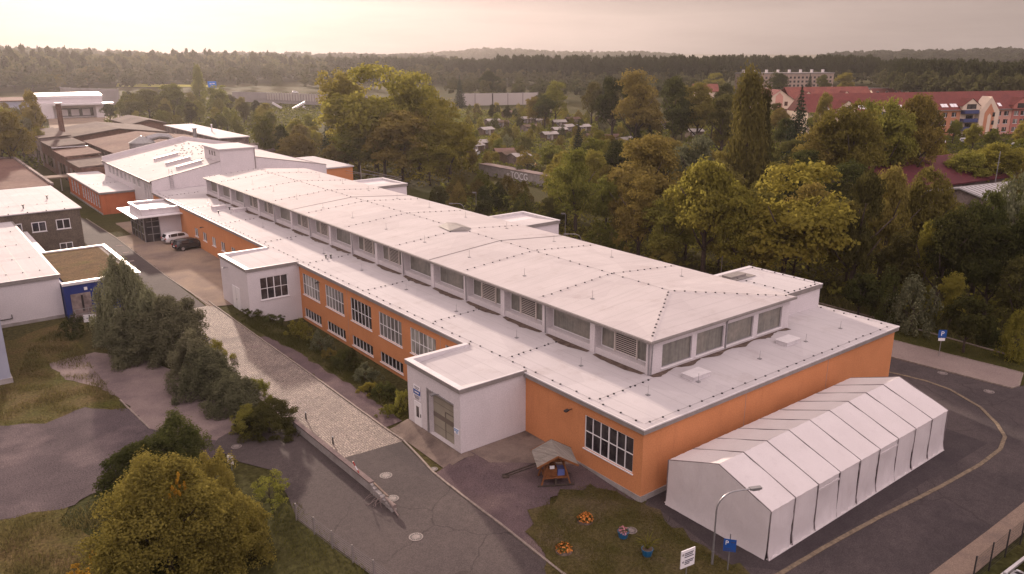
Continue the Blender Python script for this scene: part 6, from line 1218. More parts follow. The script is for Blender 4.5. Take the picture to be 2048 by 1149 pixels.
# --- surveyed trees behind the hall
S_ = [
 (1560, 333, 592, 285, 'round', 'leafgold', 0, 'largest golden green tree right behind the near roof annex'),
 (1480, 385, 585, 150, 'round', 'leafgold', 1, 'golden green tree leaning against the largest golden tree'),
 (1405, 316, 562, 185, 'round', 'leafgold', 2, 'yellow green tree with jagged crown behind the middle of the roof'),
 (1275, 352, 530, 125, 'tall', 'leafbrown', 0, 'orange brown topped tree between the jagged tree and the green dome tree'),
 (1330, 395, 545, 130, 'round', 'leaf', 1, 'dull green tree below the orange brown topped tree'),
 (1150, 296, 478, 130, 'tall', 'leaf', 0, 'tall green dome tree above the second roof annex'),
 (1202, 446, 510, 84, 'dome', 'leaf', 1, 'loose green bush showing over the upper roof'),
 (1324, 500, 552, 58, 'ball', 'leaf', 0, 'small round bush peeking over the upper roof edge'),
 (877, 376, 432, 44, 'ball', 'leafdark', 1, 'clipped round tree behind the first roof annex'),
 (968, 402, 456, 42, 'ball', 'leafdark', 0, 'clipped round tree in front of the bank'),
 (972, 372, 432, 44, 'round', 'leafdark', 2, 'dark round tree behind the clipped one on the bank'),
 (1051, 372, 446, 52, 'spruce', 'leaf', 0, 'small cone shaped green conifer on the bank'),
 (1100, 398, 470, 70, 'round', 'leafdark', 1, 'dark tree between the cone conifer and the green dome tree'),
 (1480, 162, 430, 112, 'poplar', 'leafbrown', 0, 'tallest brown green poplar column above the roofs'),
 (1510, 186, 425, 62, 'poplar', 'leafdark', 1, 'dark poplar column just beside the tallest poplar'),
 (1588, 176, 345, 80, 'spruce', 'needle', 0, 'tall dark spruce in front of the pink gable'),
 (1690, 205, 425, 150, 'tall', 'leaf', 1, 'big dull green tree left of the red ridge gap'),
 (1640, 245, 415, 130, 'round', 'leafbrown', 2, 'brownish broad tree between spruce and big dull green tree'),
 (1755, 199, 405, 130, 'round', 'leaf', 0, 'big green tree right of the dull green one'),
 (1812, 193, 395, 110, 'tall', 'leafbrown', 1, 'brown green tree covering the middle of the red ridge'),
 (1836, 198, 350, 80, 'round', 'leafbrown', 2, 'brownish tree touching the salmon wall'),
 (1718, 192, 390, 78, 'tall', 'leaf', 2, 'olive tree standing in front of the red ridge gap'),
 (1640, 188, 300, 46, 'round', 'leafbrown', 1, 'brownish tree between the spruce and the red roof windows'),
 (1870, 290, 372, 60, 'tall', 'leafgold', 0, 'slim yellow tree below the salmon wall'),
 (1270, 146, 300, 130, 'tall', 'leafbrown', 2, 'tall yellowish birch group at the wood edge'),
 (1222, 160, 290, 80, 'round', 'leafdark', 1, 'dark tree next to the yellowish birches'),
 (1345, 155, 300, 95, 'tall', 'leafdark', 2, 'dark tall tree right of the yellowish birches'),
 (1392, 170, 300, 100, 'round', 'leafbrown', 0, 'brown green tree in front of the red gable house'),
 (1440, 195, 330, 80, 'round', 'leafdark', 1, 'dark tree left of the tallest poplar'),
 (1295, 275, 462, 200, 'round', 'leafbrown', 1, 'broad brown tree in front of the dark birch wall'),
 (1380, 268, 440, 120, 'round', 'leafgrey', 2, 'grey green tree left of the poplar foot'),
 (1205, 152, 260, 22, 'spruce', 'needle', 1, 'slim dark spruce before the far pine wood'),
 (1155, 245, 340, 48, 'spruce', 'needle', 2, 'dark spruce in the middle of the garden colony'),
 (1272, 243, 300, 40, 'spruce', 'needle', 0, 'dark conifer in the gardens, first of a pair'),
 (1298, 245, 300, 40, 'spruce', 'needle', 1, 'dark conifer in the gardens, second of a pair'),
 (1090, 190, 258, 60, 'round', 'leafdark', 0, 'dark domed tree in the upper gardens'),
 (1070, 195, 255, 50, 'round', 'leafbrown', 1, 'reddish brown tree beside the dark domed one'),
 (1110, 165, 250, 70, 'round', 'leaf', 2, 'olive tree behind the dark domed one'),
 (985, 208, 242, 22, 'tall', 'leafdark', 0, 'dark pointed garden tree by the pale barrier'),
 (1014, 210, 244, 22, 'tall', 'leafdark', 1, 'second dark pointed garden tree by the pale barrier'),
 (920, 152, 215, 30, 'spruce', 'needle', 2, 'dark conifer left of the pale noise barrier'),
 (978, 142, 200, 50, 'round', 'leafdark', 0, 'dark round tree behind the pale noise barrier'),
 (1100, 292, 345, 72, 'round', 'leaf', 1, 'round green tree above the yellow car'),
 (1180, 318, 400, 120, 'round', 'leaf', 2, 'green tree behind the green dome tree'),
 (1055, 300, 350, 55, 'loose', 'leafbrown', 0, 'bare twiggy tree at the graffiti wall huts'),
 (1700, 335, 600, 105, 'tall', 'leafdark', 0, 'dark green tall tree right of the largest golden tree'),
 (1758, 338, 570, 100, 'round', 'leafbrown', 1, 'brown topped dark tree in front of the maroon roof'),
 (1828, 334, 560, 105, 'round', 'leafbrown', 2, 'broad brown topped dark tree at the maroon roof corner'),
 (1938, 382, 612, 105, 'round', 'leafdark', 0, 'dense dark green tree before the metal roofs'),
 (2005, 352, 600, 100, 'loose', 'leafgrey', 1, 'thin leaved tree with the metal roof showing through'),
 (1870, 420, 622, 120, 'round', 'leafdark', 2, 'dark green tree in the middle of the dark tree wall'),
 (1785, 455, 610, 110, 'tall', 'leafdark', 1, 'dark upright tree in the middle of the dark tree wall'),
 (1835, 445, 616, 50, 'tall', 'leafgold', 2, 'slender yellow leaved tree inside the dark tree wall'),
 (2045, 400, 640, 130, 'round', 'leafdark', 0, 'dark tree at the picture edge behind the verge'),
 (1965, 460, 640, 120, 'round', 'leafdark', 1, 'dark tree behind the clipped tree at the parking sign'),
 (1715, 553, 640, 78, 'ball', 'leafdark', 1, 'clipped round tree nearest the orange hall corner'),
 (1768, 548, 645, 66, 'bush', 'leafdark', 2, 'dark shrub beside the clipped round tree'),
 (1822, 560, 662, 88, 'bush', 'leafgrey', 0, 'grey green willow like shrub behind the verge'),
 (1896, 548, 660, 74, 'tall', 'leafgold', 1, 'yellow leaved small tree behind the clipped tree'),
 (1926, 600, 706, 84, 'ball', 'leafdark', 2, 'dark clipped round tree on the green verge beside the parking sign'),
 (1522, 508, 585, 36, 'tall', 'leafgold', 0, 'little bright yellow sapling behind the near roof annex'),
 (1975, 640, 690, 44, 'bush', 'leafdark', 1, 'small dark shrub right of the clipped tree on the verge'),
 (2022, 630, 720, 56, 'bush', 'leafgold', 2, 'small yellow shrub at the picture edge of the verge'),
 (1990, 288, 388, 110, 'tall', 'leafgold', 0, 'yellow green tree before the rose wall'),
 (1925, 300, 392, 90, 'tall', 'leaf', 1, 'green tree below the cream gable'),
 (2035, 270, 372, 80, 'tall', 'leaf', 2, 'green tree at the picture edge before the flats'),
 (1885, 318, 385, 70, 'tall', 'leafgold', 1, 'yellowish tree next to the thin mast'),
 (755, 132, 352, 230, 'round', 'leafgold', 0, 'tallest pale green tree of the sunlit group, with a feathery top'),
 (695, 142, 342, 150, 'tall', 'leafgold', 1, 'sunlit feathery tree at the bridge side of the group'),
 (840, 148, 348, 150, 'tall', 'leafgold', 2, 'sunlit pale green tree on the garden side of the group'),
 (900, 200, 364, 150, 'round', 'leafgold', 0, 'broad yellow leaved tree above the graffiti wall end'),
 (805, 225, 368, 190, 'round', 'leafbrown', 1, 'brownish shaded tree below the sunlit group'),
 (770, 205, 362, 170, 'tall', 'leaf', 1, 'pale green tree in the heart of the sunlit group'),
 (860, 262, 372, 130, 'round', 'leafgold', 1, 'low yellow green tree in front of the graffiti wall end'),
 (720, 255, 358, 130, 'round', 'leaf', 0, 'low green tree in front of the sunlit group'),
 (664, 212, 335, 60, 'spruce', 'needle', 1, 'dark spruce standing before the motorway bridge struts'),
 (600, 268, 345, 80, 'round', 'leafbrown', 2, 'brown green tree left of the spruce by the bridge'),
 (690, 275, 352, 100, 'round', 'leafbrown', 0, 'brown autumn tree right of the spruce by the bridge'),
 (535, 232, 335, 62, 'round', 'leaf', 1, 'pale green tree behind the white tower'),
 (570, 250, 338, 50, 'tall', 'leafdark', 2, 'dark upright tree near the white tower'),
 (455, 214, 262, 34, 'tall', 'leaf', 0, 'small light green tree by the white roofed store'),
 (402, 136, 212, 34, 'poplar', 'leaf', 2, 'lone far poplar beside the yellow field'),
 (436, 172, 235, 62, 'round', 'leaf', 1, 'broad green tree below the blue motorway sign'),
 (350, 170, 238, 75, 'round', 'leaf', 2, 'broad green tree below the yellow field'),
 (300, 178, 240, 80, 'tall', 'leaf', 0, 'green tree group centre by the pale yard'),
 (275, 205, 248, 60, 'round', 'leafdark', 1, 'dark green tree by the pale yard cars'),
 (222, 208, 245, 36, 'round', 'leafdark', 0, 'dark tree standing alone in the pale yard'),
 (180, 133, 180, 66, 'round', 'leafdark', 2, 'dark domed tree before the far wood'),
 (30, 146, 185, 60, 'round', 'leafdark', 1, 'dark tree before the far wood at the picture edge'),
 (68, 152, 188, 45, 'round', 'leafdark', 0, 'dark low tree behind the depot roof'),
 (110, 150, 186, 48, 'round', 'leaf', 1, 'green low tree behind the depot roof'),
 (30, 225, 352, 84, 'tall', 'leafbrown', 1, 'autumn tinted tree at the picture edge beside the shed row'),
 (5, 205, 345, 70, 'round', 'leafgold', 2, 'yellow tinted tree cut off by the picture edge'),
 (75, 182, 305, 52, 'tall', 'leafbrown', 0, 'slender autumn tree before the far depot'),
 (50, 218, 320, 48, 'round', 'leafgrey', 1, 'round greyish tree among the autumn trees'),
 (72, 180, 250, 18, 'spruce', 'needle', 0, 'thin dark conifer in front of the depot'),
 (1425, 147, 195, 50, 'round', 'leafgold', 0, 'yellow tree left of the ochre slab block'),
 (1500, 145, 200, 60, 'round', 'leafdark', 1, 'dark tree covering the ochre slab block'),
 (1556, 146, 200, 55, 'round', 'leafdark', 2, 'second dark tree covering the ochre slab block'),
 (1616, 148, 198, 26, 'spruce', 'needle', 1, 'conifer before the ochre slab block'),
 (1645, 150, 192, 34, 'round', 'leaf', 0, 'green tree near the end of the ochre slab block'),
 (1688, 146, 195, 52, 'tall', 'leafgold', 1, 'yellow autumn tree right of the ochre slab block')]
for u, vt, vb, w, k, mt, var, lb in S_: T(lb, u, vt, vb, w, k, mt, var, name='clipped_tree' if k == 'ball' else None)
# --- belts of trees that nothing tells apart
TREES = [(o.location.x, o.location.y) for o in COL.objects if o.type == 'EMPTY' and o.get('category') in ('tree',)]
def inside(p, poly):
    c = False; n = len(poly)
    for i in range(n):
        (x0, y0), (x1, y1) = poly[i], poly[i-1]
        if (y0 > p[1]) != (y1 > p[1]) and p[0] < (x1-x0)*(p[1]-y0)/(y1-y0)+x0: c = not c
    return c
def rowcol(x, y, z):
    d = (x-CX)*math.sin(YAW)+(y-CY)*math.cos(YAW); r = (x-CX)*math.cos(YAW)-(y-CY)*math.sin(YAW); c, s = math.cos(PIT), math.sin(PIT)
    k = c*d-s*(z-CZ); return 1024+F_PX*r/k, 574.5+F_PX*(-s*d-c*(z-CZ))/k
def belt(poly, n, sp, h, w, kinds, label, group, name=None):
    poly = px(*poly); xs, ys = [p[0] for p in poly], [p[1] for p in poly]; got = 0
    for _ in range(n*40):
        p = (random.uniform(min(xs), max(xs)), random.uniform(min(ys), max(ys)))
        if not inside(p, poly) or any((p[0]-q[0])**2+(p[1]-q[1])**2 < sp*sp for q in TREES): continue
        TREES.append(p); k, mt = random.choice(kinds); hh = random.uniform(*h); u_, vt_ = rowcol(*p, hh); vb_ = rowcol(*p, 0)[1]
        if 1735 < u_ < 2070 and vb_ > 318 and vt_ < 402: TREES.pop(); continue   # the gap where the maroon and metal roofs show
        tree(label, *p, hh, hh*random.uniform(*w) if k != 'spruce' else hh*.4, k, mt, None, group, name); got += 1
        if got >= n: break
DK = [('round', 'leafdark'), ('round', 'leafdark'), ('tall', 'leafdark'), ('round', 'leaf'), ('tall', 'leafbrown')]
belt([(1680, 610), (2080, 690), (2300, 620), (2300, 420), (1930, 400), (1700, 420), (1640, 500)], 44, 4.6, (7, 11.5), (.65, .9), DK, 'dark broadleaf tree in the dense tree wall beyond the verge', 'trees of the dark wall beyond the verge')
belt([(1090, 480), (1680, 605), (1700, 430), (1560, 360), (1200, 340), (1130, 400)], 44, 5, (7, 11), (.65, .9), [('round', 'leaf'), ('round', 'leafdark'), ('tall', 'leafbrown'), ('round', 'leafbrown'), ('tall', 'leaf')], 'mixed green and brown tree in the belt right behind the hall roof', 'trees in the belt behind the hall')
belt([(1330, 320), (1900, 400), (2200, 400), (2200, 300), (1880, 285), (1600, 262), (1350, 262)], 46, 6.5, (6.5, 10), (.6, .85), [('round', 'leaf'), ('tall', 'leaf'), ('round', 'leafbrown'), ('tall', 'leafgold'), ('round', 'leafdark')], 'green or brownish tree between the belt and the red roofed flats', 'trees in front of the flats')
belt([(1180, 300), (1450, 290), (1450, 235), (1250, 215), (1180, 235)], 26, 8, (11, 16), (.5, .7), [('tall', 'leafdark'), ('tall', 'leafbrown'), ('round', 'leafdark')], 'tall dark birch in the wall of trees behind the gardens', 'tall birches behind the gardens')
belt([(935, 345), (1180, 400), (1330, 330), (1330, 270), (1090, 225), (930, 222), (930, 270)], 110, 4.6, (2.2, 4.6), (.8, 1.2), [('bush', 'leaf'), ('bush', 'leafdark'), ('round', 'leaf'), ('bush', 'leafbrown'), ('bush', 'leafgold'), ('bush', 'leafgrey')], 'small fruit tree or hedge bush between the garden huts', 'fruit trees and bushes of the gardens', 'garden_tree_or_shrub')  # small broadleaf trees and shrubs share one name here
belt([(540, 340), (880, 372), (960, 355), (930, 290), (700, 268), (540, 300)], 40, 6, (5, 9), (.6, .9), [('round', 'leaf'), ('round', 'leafbrown'), ('tall', 'leafgold'), ('bush', 'leafbrown')], 'hazy green or brown tree below the sunlit tree group', 'trees below the sunlit group')
belt([(250, 262), (520, 292), (560, 270), (520, 240), (470, 220), (240, 216)], 46, 8.5, (6, 10), (.6, .9), [('round', 'leaf'), ('tall', 'leaf'), ('round', 'leafdark')], 'hazy green tree between the old sheds and the motorway', 'trees between sheds and motorway')
belt([(-80, 360), (95, 330), (100, 265), (60, 250), (-80, 270)], 16, 6, (7, 12), (.5, .8), [('tall', 'leafbrown'), ('round', 'leaf'), ('round', 'leafbrown')], 'autumn tinted tree in the thicket beside the old shed row', 'thicket beside the shed row')
belt([(880, 400), (1110, 470), (1100, 420), (1000, 380), (880, 370)], 16, 4, (2, 4.2), (.9, 1.3), [('bush', 'leafdark'), ('bush', 'leaf'), ('bush', 'leafbrown')], 'low shrub on the grassy bank below the graffiti wall', 'shrubs on the bank')
FARB = []
for poly, n_, hh in (([(0, 192), (240, 192), (400, 182), (640, 186), (900, 182), (900, 160), (400, 160), (0, 165)], 300, (9, 17)), ([(900, 205), (1200, 215), (1450, 205), (1450, 178), (1200, 172), (900, 176)], 230, (5, 12))):
    pl_ = px(*poly); xs, ys = [p[0] for p in pl_], [p[1] for p in pl_]; k = 0
    while k < n_:
        p = (random.uniform(min(xs), max(xs)), random.uniform(min(ys), max(ys)))
        if inside(p, pl_): h = random.uniform(*hh); FARB.append((*p, 0, h, h*random.uniform(.7, 1.1))); k += 1
# --- undergrowth and grass
def scatter(poly, n):
    poly = [Vector((p[0], p[1], 0)) for p in poly]; tri = []; bm = bmesh.new(); vs = [bm.verts.new(p) for p in poly]; ed = [bm.edges.new((vs[i], vs[(i+1) % len(vs)])) for i in range(len(vs))]
    bmesh.ops.triangle_fill(bm, edges=ed, use_beauty=True); T_ = np.array([[v.co[:] for v in f.verts] for f in bm.faces]); bm.free()
    A = np.linalg.norm(np.cross(T_[:, 1]-T_[:, 0], T_[:, 2]-T_[:, 0]), axis=1); i = RNG.choice(len(T_), n, p=A/A.sum()); u, v = RNG.uniform(0, 1, n), RNG.uniform(0, 1, n); k = u+v > 1; u[k], v[k] = 1-u[k], 1-v[k]
    return T_[i, 0]+(T_[i, 1]-T_[i, 0])*u[:, None]+(T_[i, 2]-T_[i, 0])*v[:, None]
def blades(name, polys, dens, h, w, mat, clump=.0, zoff=0):
    Ps = []
    for poly in polys:
        x = [p[0] for p in poly]; y = [p[1] for p in poly]; ar = abs(sum(x[i]*y[i-1]-x[i-1]*y[i] for i in range(len(x))))/2; Ps.append(scatter(poly, int(min(60000, ar*dens))))
    P = np.concatenate(Ps)
    f = np.sin(P[:, 0]*.9+np.sin(P[:, 1]*.7)*2)*np.cos(P[:, 1]*.8+np.sin(P[:, 0]*.5)*2); keep = RNG.uniform(-1, 1, len(P)) < f*clump*2+1-clump; P = P[keep]; f = f[keep]
    n = len(P); P[:, 2] = [hfun(a, b) for a, b in P[:, :2]]; P[:, 2] += zoff-.03
    a = RNG.uniform(0, 2*PI, n); hh = h*RNG.uniform(.35, 1.2, n)*(1+clump*.6*f); sd_ = np.stack([np.cos(a), np.sin(a), 0*a], 1)*(w*RNG.uniform(.6, 1.3, n))[:, None]; ln = np.stack([RNG.normal(0, .45, n), RNG.normal(0, .45, n), np.ones(n)], 1)*hh[:, None]
    V = np.stack([P-sd_, P+sd_, P+ln+sd_*.25, P+ln-sd_*.25], 1).reshape(-1, 3)
    tag(link(name, npmesh(name, V, np.arange(4*n).reshape(-1, 4), mat, RNG.uniform(0, 1, n))), None, None, kind='stuff')
LAWN = px((1055, 1068), (1078, 1022), (1120, 988), (1180, 975), (1232, 988), (1286, 1010), (1343, 1060), (1490, 1149), (1560, 1185), (1130, 1185), (1090, 1110))
blades('lawn_grass', [LAWN], 260, .13, .016, 'grass', .5, .05)
LC = np.array([at(1240, 1080)]).mean(0); blades('lawn_edge_tufts', [[(LC[0]+(p[0]-LC[0])*1.13, LC[1]+(p[1]-LC[1])*1.13) for p in LAWN if p[1] > -4.5 or p[0] < -6]], 55, .12, .018, 'wildgrass', .75)
blades('verge_grass', [[(40.9, 60), (40.95, 4.6), (41.8, -6), (45.2, -5.4), (45.8, 6.6), (46.3, 60)], [(-16.6, 3), (-16.9, 13.2), (-18.5, 13), (-22, 6), (-22, -2), (-16.4, -3)]], 90, .14, .02, 'grassgreen', .3, .05)
MEAD = px((0, 1149), (0, 1045), (150, 1012), (230, 970), (290, 1020), (290, 1149)); MEAD2 = px((0, 850), (0, 775), (30, 770), (60, 690), (130, 650), (185, 735), (255, 825), (170, 812), (90, 845))
blades('dry_weeds', [MEAD, MEAD2], 110, .24, .024, 'wildgrass', .7)
blades('bank_grass', [[(-5.9, 19), (-5.6, 27), (-6, 38), (-6.8, 44), (-7.2, 50), (-5.5, 50.4), (-2.5, 50), (-2.5, 19)]], 150, .28, .02, 'grassgreen', .6)
blades('roadside_weeds', [[(-13.4, 56), (-13.3, 40), (-12.9, 26), (-12.7, 21.5), (-13.4, 21.5), (-15, 36), (-16, 56)]], 90, .5, .03, 'wildgrass', .4)
blades('dry_tall_grass', [[(46.6, 60), (46.1, 6.6), (45.6, -5.3), (60, -6.2), (75, -6), (60, 10), (52, 30), (52, 60)]], 26, .75, .05, 'wildgrass', .7)
def mass(name, polys, dens, h, leaf, mat):
    Ps = []
    for poly in polys:
        x = [p[0] for p in poly]; y = [p[1] for p in poly]; ar = abs(sum(x[i]*y[i-1]-x[i-1]*y[i] for i in range(len(x))))/2; Ps.append(scatter(poly, int(min(40000, ar*dens))))
    P = np.concatenate(Ps); f = np.sin(P[:, 0]*.45+np.sin(P[:, 1]*.33)*2)*np.cos(P[:, 1]*.4+np.sin(P[:, 0]*.3)*2); P[:, 2] = h*(.55+.45*f)*RNG.uniform(.05, 1, len(P))**.6
    N = unit(len(P)); N[:, 2] = abs(N[:, 2])+.3; g = cards(P, N, np.full(len(P), leaf)); tag(link(name, npmesh(name, *g[:2], mat, g[2])), None, None, kind='stuff')
mass('undergrowth', [px((1640, 600), (2060, 690), (2300, 640), (2300, 400), (1900, 380), (1640, 420)), px((1090, 478), (1640, 600), (1640, 400), (1150, 350))], 3.0, 2.4, .30, 'leaf')
mass('garden_undergrowth', [px((930, 345), (1180, 400), (1340, 330), (1340, 262), (1090, 222), (900, 222), (900, 300)), px((880, 405), (1110, 478), (1110, 420), (985, 372), (880, 365))], 1.8, 1.1, .35, 'leaf')
mass('thicket_undergrowth', [px((540, 345), (880, 378), (960, 350), (920, 300), (640, 285), (540, 300))], 2.5, 3.8, .34, 'leaf')
mass('valley_undergrowth', [px((200, 262), (560, 312), (640, 240), (640, 205), (240, 200)), px((-60, 370), (90, 335), (100, 260), (-60, 260)), px((1340, 322), (1900, 400), (2250, 400), (2250, 270), (1880, 270), (1400, 250))], .7, 2.0, .55, 'leaf')
# --- far woods: one mass each, made of many small trees
def wood(name, pts, mat, seg=56, leaf=.085, kind='pine'):
    base = []
    for v in range(6):
        g = crown('pinecrown' if kind == 'pine' else 'leafy', 20, max(6, seg//5), leaf, v)
        base.append(g)
    Vs, Ts = [], []
    for (x, y, z, h, w) in pts:
        V, Fq, ti = base[random.randrange(6)]; a = random.uniform(0, 6.28); c, s = math.cos(a), math.sin(a)
        Q = np.stack([(V[:, 0]*c-V[:, 1]*s)*w+x, (V[:, 0]*s+V[:, 1]*c)*w+y, V[:, 2]*h+z], 1); Vs.append(Q.astype(np.float32)); Ts.append(np.clip(ti*.35+random.uniform(0, .65), 0, 1))
    V = np.concatenate(Vs); tag(link(name, npmesh(name, V, np.arange(len(V)).reshape(-1, 4), mat, np.concatenate(Ts))), None, None, kind='stuff')
def front(us, ds): # front edge polyline of a wood: columns and distances
    return lambda u: float(np.interp(u, us, ds))
fr_ = front([860, 1000, 1200, 1400, 1430, 1700, 1740, 1900, 2300], [760, 680, 610, 590, 720, 715, 560, 500, 470])
pts = []
for u in np.arange(700, 2330, 7.0):
    for k in range(9):
        d = fr_(u)+k*13+random.uniform(-6, 6); x, y = ondist(u+random.uniform(-4, 4), d); h = random.uniform(17, 24)*(1.0 if u > 1000 else .9)*(.92 if u > 1700 else 1); pts.append((x, y, 0, h, random.uniform(6.5, 9.5)))
wood('pine_forest', pts, 'needle2')
pts = []
for u in np.arange(1700, 2330, 9.):
    for k in range(3): d = fr_(u)-22+k*9+random.uniform(-5, 5); x, y = ondist(u+random.uniform(-4, 4), d); pts.append((x, y, 0, random.uniform(11, 16.5), random.uniform(8, 11)))
for u in np.arange(820, 1700, 13.):
    for k in range(1 if 1420 < u < 1700 else 2): d = fr_(u)-16+k*9+random.uniform(-5, 5); x, y = ondist(u+random.uniform(-4, 4), d); pts.append((x, y, 0, random.uniform(9, 14), random.uniform(8, 11)))
wood('forest_edge', pts, 'canopyfar', kind='leafy')
pts = []
fl = front([-300, 0, 200, 400, 600, 900], [560, 640, 720, 760, 800, 820])
for u in np.arange(-200, 930, 7.5):
    for k in range(12):
        d = fl(u)+k*17+random.uniform(-9, 9); x, y = ondist(u+random.uniform(-5, 5), d); pts.append((x, y, k*(.9 if u < 600 else .45)*(1.25-u/900.), random.uniform(9, 20), random.uniform(9, 17)))
wood('valley_forest', [q for i, q in enumerate(pts) if i % 10 < 7], 'canopyfar', kind='leafy'); wood('valley_pines', [(q[0], q[1], q[2], q[3]*1.15, q[4]*.7) for i, q in enumerate(pts) if i % 10 >= 7], 'needle2')
wood('distant_trees', FARB, 'canopyfar', seg=120, leaf=.06, kind='leafy')
# --- hills
def hill(name, us, vs, dist, depth, n=1200, th=14):
    """wooded ridge whose crest runs along the given skyline"""
    U = np.linspace(us[0], us[-1], 120); Vv = np.interp(U, us, vs); cr = []; 
    for u, v in zip(U, Vv): x, y = ondist(u, dist); cr.append((x, y, max(3., zat(u, v, x, y)-th*.75)))
    rows = []; 
    for f, hz_ in ((-1., .0), (-.6, .45), (-.25, .88), (0, 1.), (.5, .6), (1., .0)):
        for (x, y, z) in cr: dx, dy = x-CX, y-CY; L_ = math.hypot(dx, dy); rows.append((x+dx/L_*f*depth, y+dy/L_*f*depth, z*hz_-2))
    nU = len(U); i = (np.arange(nU-1)[None, :]+np.arange(5)[:, None]*nU).ravel(); tag(link(name, npmesh(name, np.array(rows), np.stack([i, i+1, i+1+nU, i+nU], 1), 'hillground')), None, None, kind='structure')
    pts = []
    for _ in range(n):
        k = random.randrange(nU); f = -random.uniform(0, .95)**1.5 if random.random() < .8 else random.uniform(0, .05); x, y, z = cr[k]; dx, dy = x-CX, y-CY; L_ = math.hypot(dx, dy); j = random.uniform(-1, 1)*dist*(us[-1]-us[0])/120/F_PX
        hzv = np.interp(f, [-1, -.6, -.25, 0, .5], [0, .45, .88, 1, .6]); pts.append((x+dx/L_*f*depth+dy/L_*j, y+dy/L_*f*depth-dx/L_*j, z*hzv-3, random.uniform(.75, 1.15)*th, random.uniform(.9, 1.5)*th))
    wood(name+'_forest', pts, 'needle2', kind='leafy')
X['hillground'] = M('wooded_hill_floor', (.03, .034, .016), (.045, .045, .02), .01, .95, spec=0)
hill('ridge_hill', [-250, 0, 90, 150, 260, 330, 385, 420], [90, 96, 98, 100, 102, 107, 111, 113], 1500, 420, 1300, 17)
hill('valley_hill', [330, 410, 450, 520, 640, 760, 830, 900], [113, 112, 109, 108, 109, 111, 112, 114], 1750, 420, 900, 18)
hill('far_hill', [820, 870, 930, 970, 1000, 1060, 1120, 1200, 1260, 1330], [113, 109, 104, 99, 98, 103, 106, 107, 106, 112], 2600, 500, 900, 22)
hill('east_hill', [1600, 1660, 1720, 1850, 1950, 2050, 2300], [112, 107, 105, 103, 100, 97, 94], 2100, 500, 800, 22)
VEIL_A = (1.95, 1.60, 1.47); VEIL_B = (2.1, 1.85, 1.7); VEIL_FILL = (5.0, 4.08, 4.25); SUN_GLOW = (2.5, 2.2, 1.9); VEIL_MIX = .985; EXPO = .76; HAZE = .00009; ZEN = 3.6

# ------------------------------------------------------------------ light, sky, air
SUN_EL, SUN_AZ = math.radians(14.), math.radians(13.)   # azimuth from +Y towards +X
sd = Vector((math.sin(SUN_AZ)*math.cos(SUN_EL), math.cos(SUN_AZ)*math.cos(SUN_EL), math.sin(SUN_EL)))
L = bpy.data.lights.new('sun', 'SUN'); L.energy = 4.2; L.angle = math.radians(1.6); L.color = (1., .80, .65)
lo_ = bpy.data.objects.new('sun', L); COL.objects.link(lo_); lo_.rotation_euler = (-sd).to_track_quat('-Z', 'Y').to_euler(); lo_.location = (0, 200, 300)
W = bpy.data.worlds.new('World'); S.world = W; W.use_nodes = True
n, l = W.node_tree.nodes, W.node_tree.links; bg = n['Background']
sky = n.new('ShaderNodeTexSky'); sky.sky_type = 'NISHITA'; sky.sun_disc = False; sky.sun_elevation = SUN_EL; sky.sun_rotation = SUN_AZ
sky.air_density = 1.2; sky.dust_density = 3.0; sky.ozone_density = 1.
tc = n.new('ShaderNodeTexCoord').outputs['Generated']
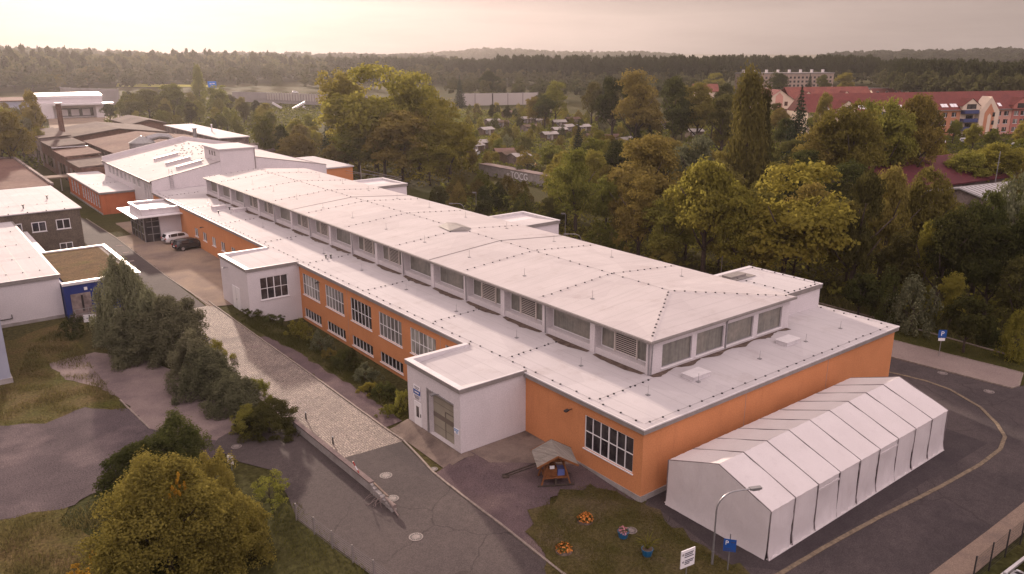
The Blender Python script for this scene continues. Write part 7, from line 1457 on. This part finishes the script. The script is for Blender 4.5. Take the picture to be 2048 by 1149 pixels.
# thin high overcast: a pale pink veil with streaks, brighter round the sun; the bright side opposite it is added fill
def math_(op, a, b=None):
    x = n.new('ShaderNodeMath'); x.operation = op
    for i, v in enumerate((a, b)):
        if v is None: continue
        if isinstance(v, (int, float)): x.inputs[i].default_value = v
        else: l.new(v, x.inputs[i])
    return x.outputs[0]
dot = n.new('ShaderNodeVectorMath'); dot.operation = 'DOT_PRODUCT'; l.new(tc, dot.inputs[0]); dot.inputs[1].default_value = sd
dp_ = math_('MAXIMUM', dot.outputs['Value'], 0.)
g1 = math_('POWER', dp_, 30.); g2 = math_('POWER', dp_, 90.)
cl = ramp(n, l, noise(n, l, 2.6, 7, tc, .62, (1, 1, 8)), .40, .66)
veil = mixc(n, l, mixc(n, l, VEIL_A, VEIL_FILL, ramp(n, l, dot.outputs['Value'], .45, -.4)), VEIL_B, g1)
veil = mixc(n, l, veil, tuple(x*.66 for x in VEIL_A), math_('MULTIPLY', cl, .9))
ad = mixc(n, l, veil, SUN_GLOW, g2, 'ADD')
sz_ = n.new('ShaderNodeSeparateXYZ'); l.new(tc, sz_.inputs[0])
zen = n.new('ShaderNodeMapRange'); zen.inputs[1].default_value = .05; zen.inputs[2].default_value = .75; zen.inputs[3].default_value = 1.; zen.inputs[4].default_value = ZEN; l.new(sz_.outputs[2], zen.inputs[0])
zc_ = n.new('ShaderNodeCombineXYZ'); [l.new(zen.outputs[0], zc_.inputs[i]) for i in range(3)]
ad = mixc(n, l, ad, zc_.outputs[0], 1., 'MULTIPLY')   # an overcast sky is brightest overhead
skyt = mixc(n, l, sky.outputs[0], (1., .78, .80), 1., 'MULTIPLY')
tot = mixc(n, l, skyt, ad, VEIL_MIX)
l.new(tot, bg.inputs[0]); bg.inputs[1].default_value = .10
S.view_settings.view_transform = 'Standard'; S.view_settings.look = 'None'; S.view_settings.exposure = EXPO; S.view_settings.gamma = 1
hz = MB().box(-2200, 3700, -300, 3500, -3, 230).build('haze', [])
tag(hz, None, None, kind='stuff')
vm = bpy.data.materials.new('pale_air'); vm.use_nodes = True; vn = vm.node_tree.nodes; vn.remove(vn['Principled BSDF'])
pv = vn.new('ShaderNodeVolumePrincipled'); pv.inputs['Color'].default_value = (.90, .84, .86, 1); pv.inputs['Density'].default_value = HAZE; pv.inputs['Anisotropy'].default_value = .6
vm.node_tree.links.new(pv.outputs[0], [x for x in vn if x.type == 'OUTPUT_MATERIAL'][0].inputs['Volume']); hz.data.materials.append(vm)
S.cycles.max_bounces = 8; S.cycles.diffuse_bounces = 3; S.cycles.transparent_max_bounces = 8; S.cycles.volume_bounces = 1
S.cycles.use_denoising = True
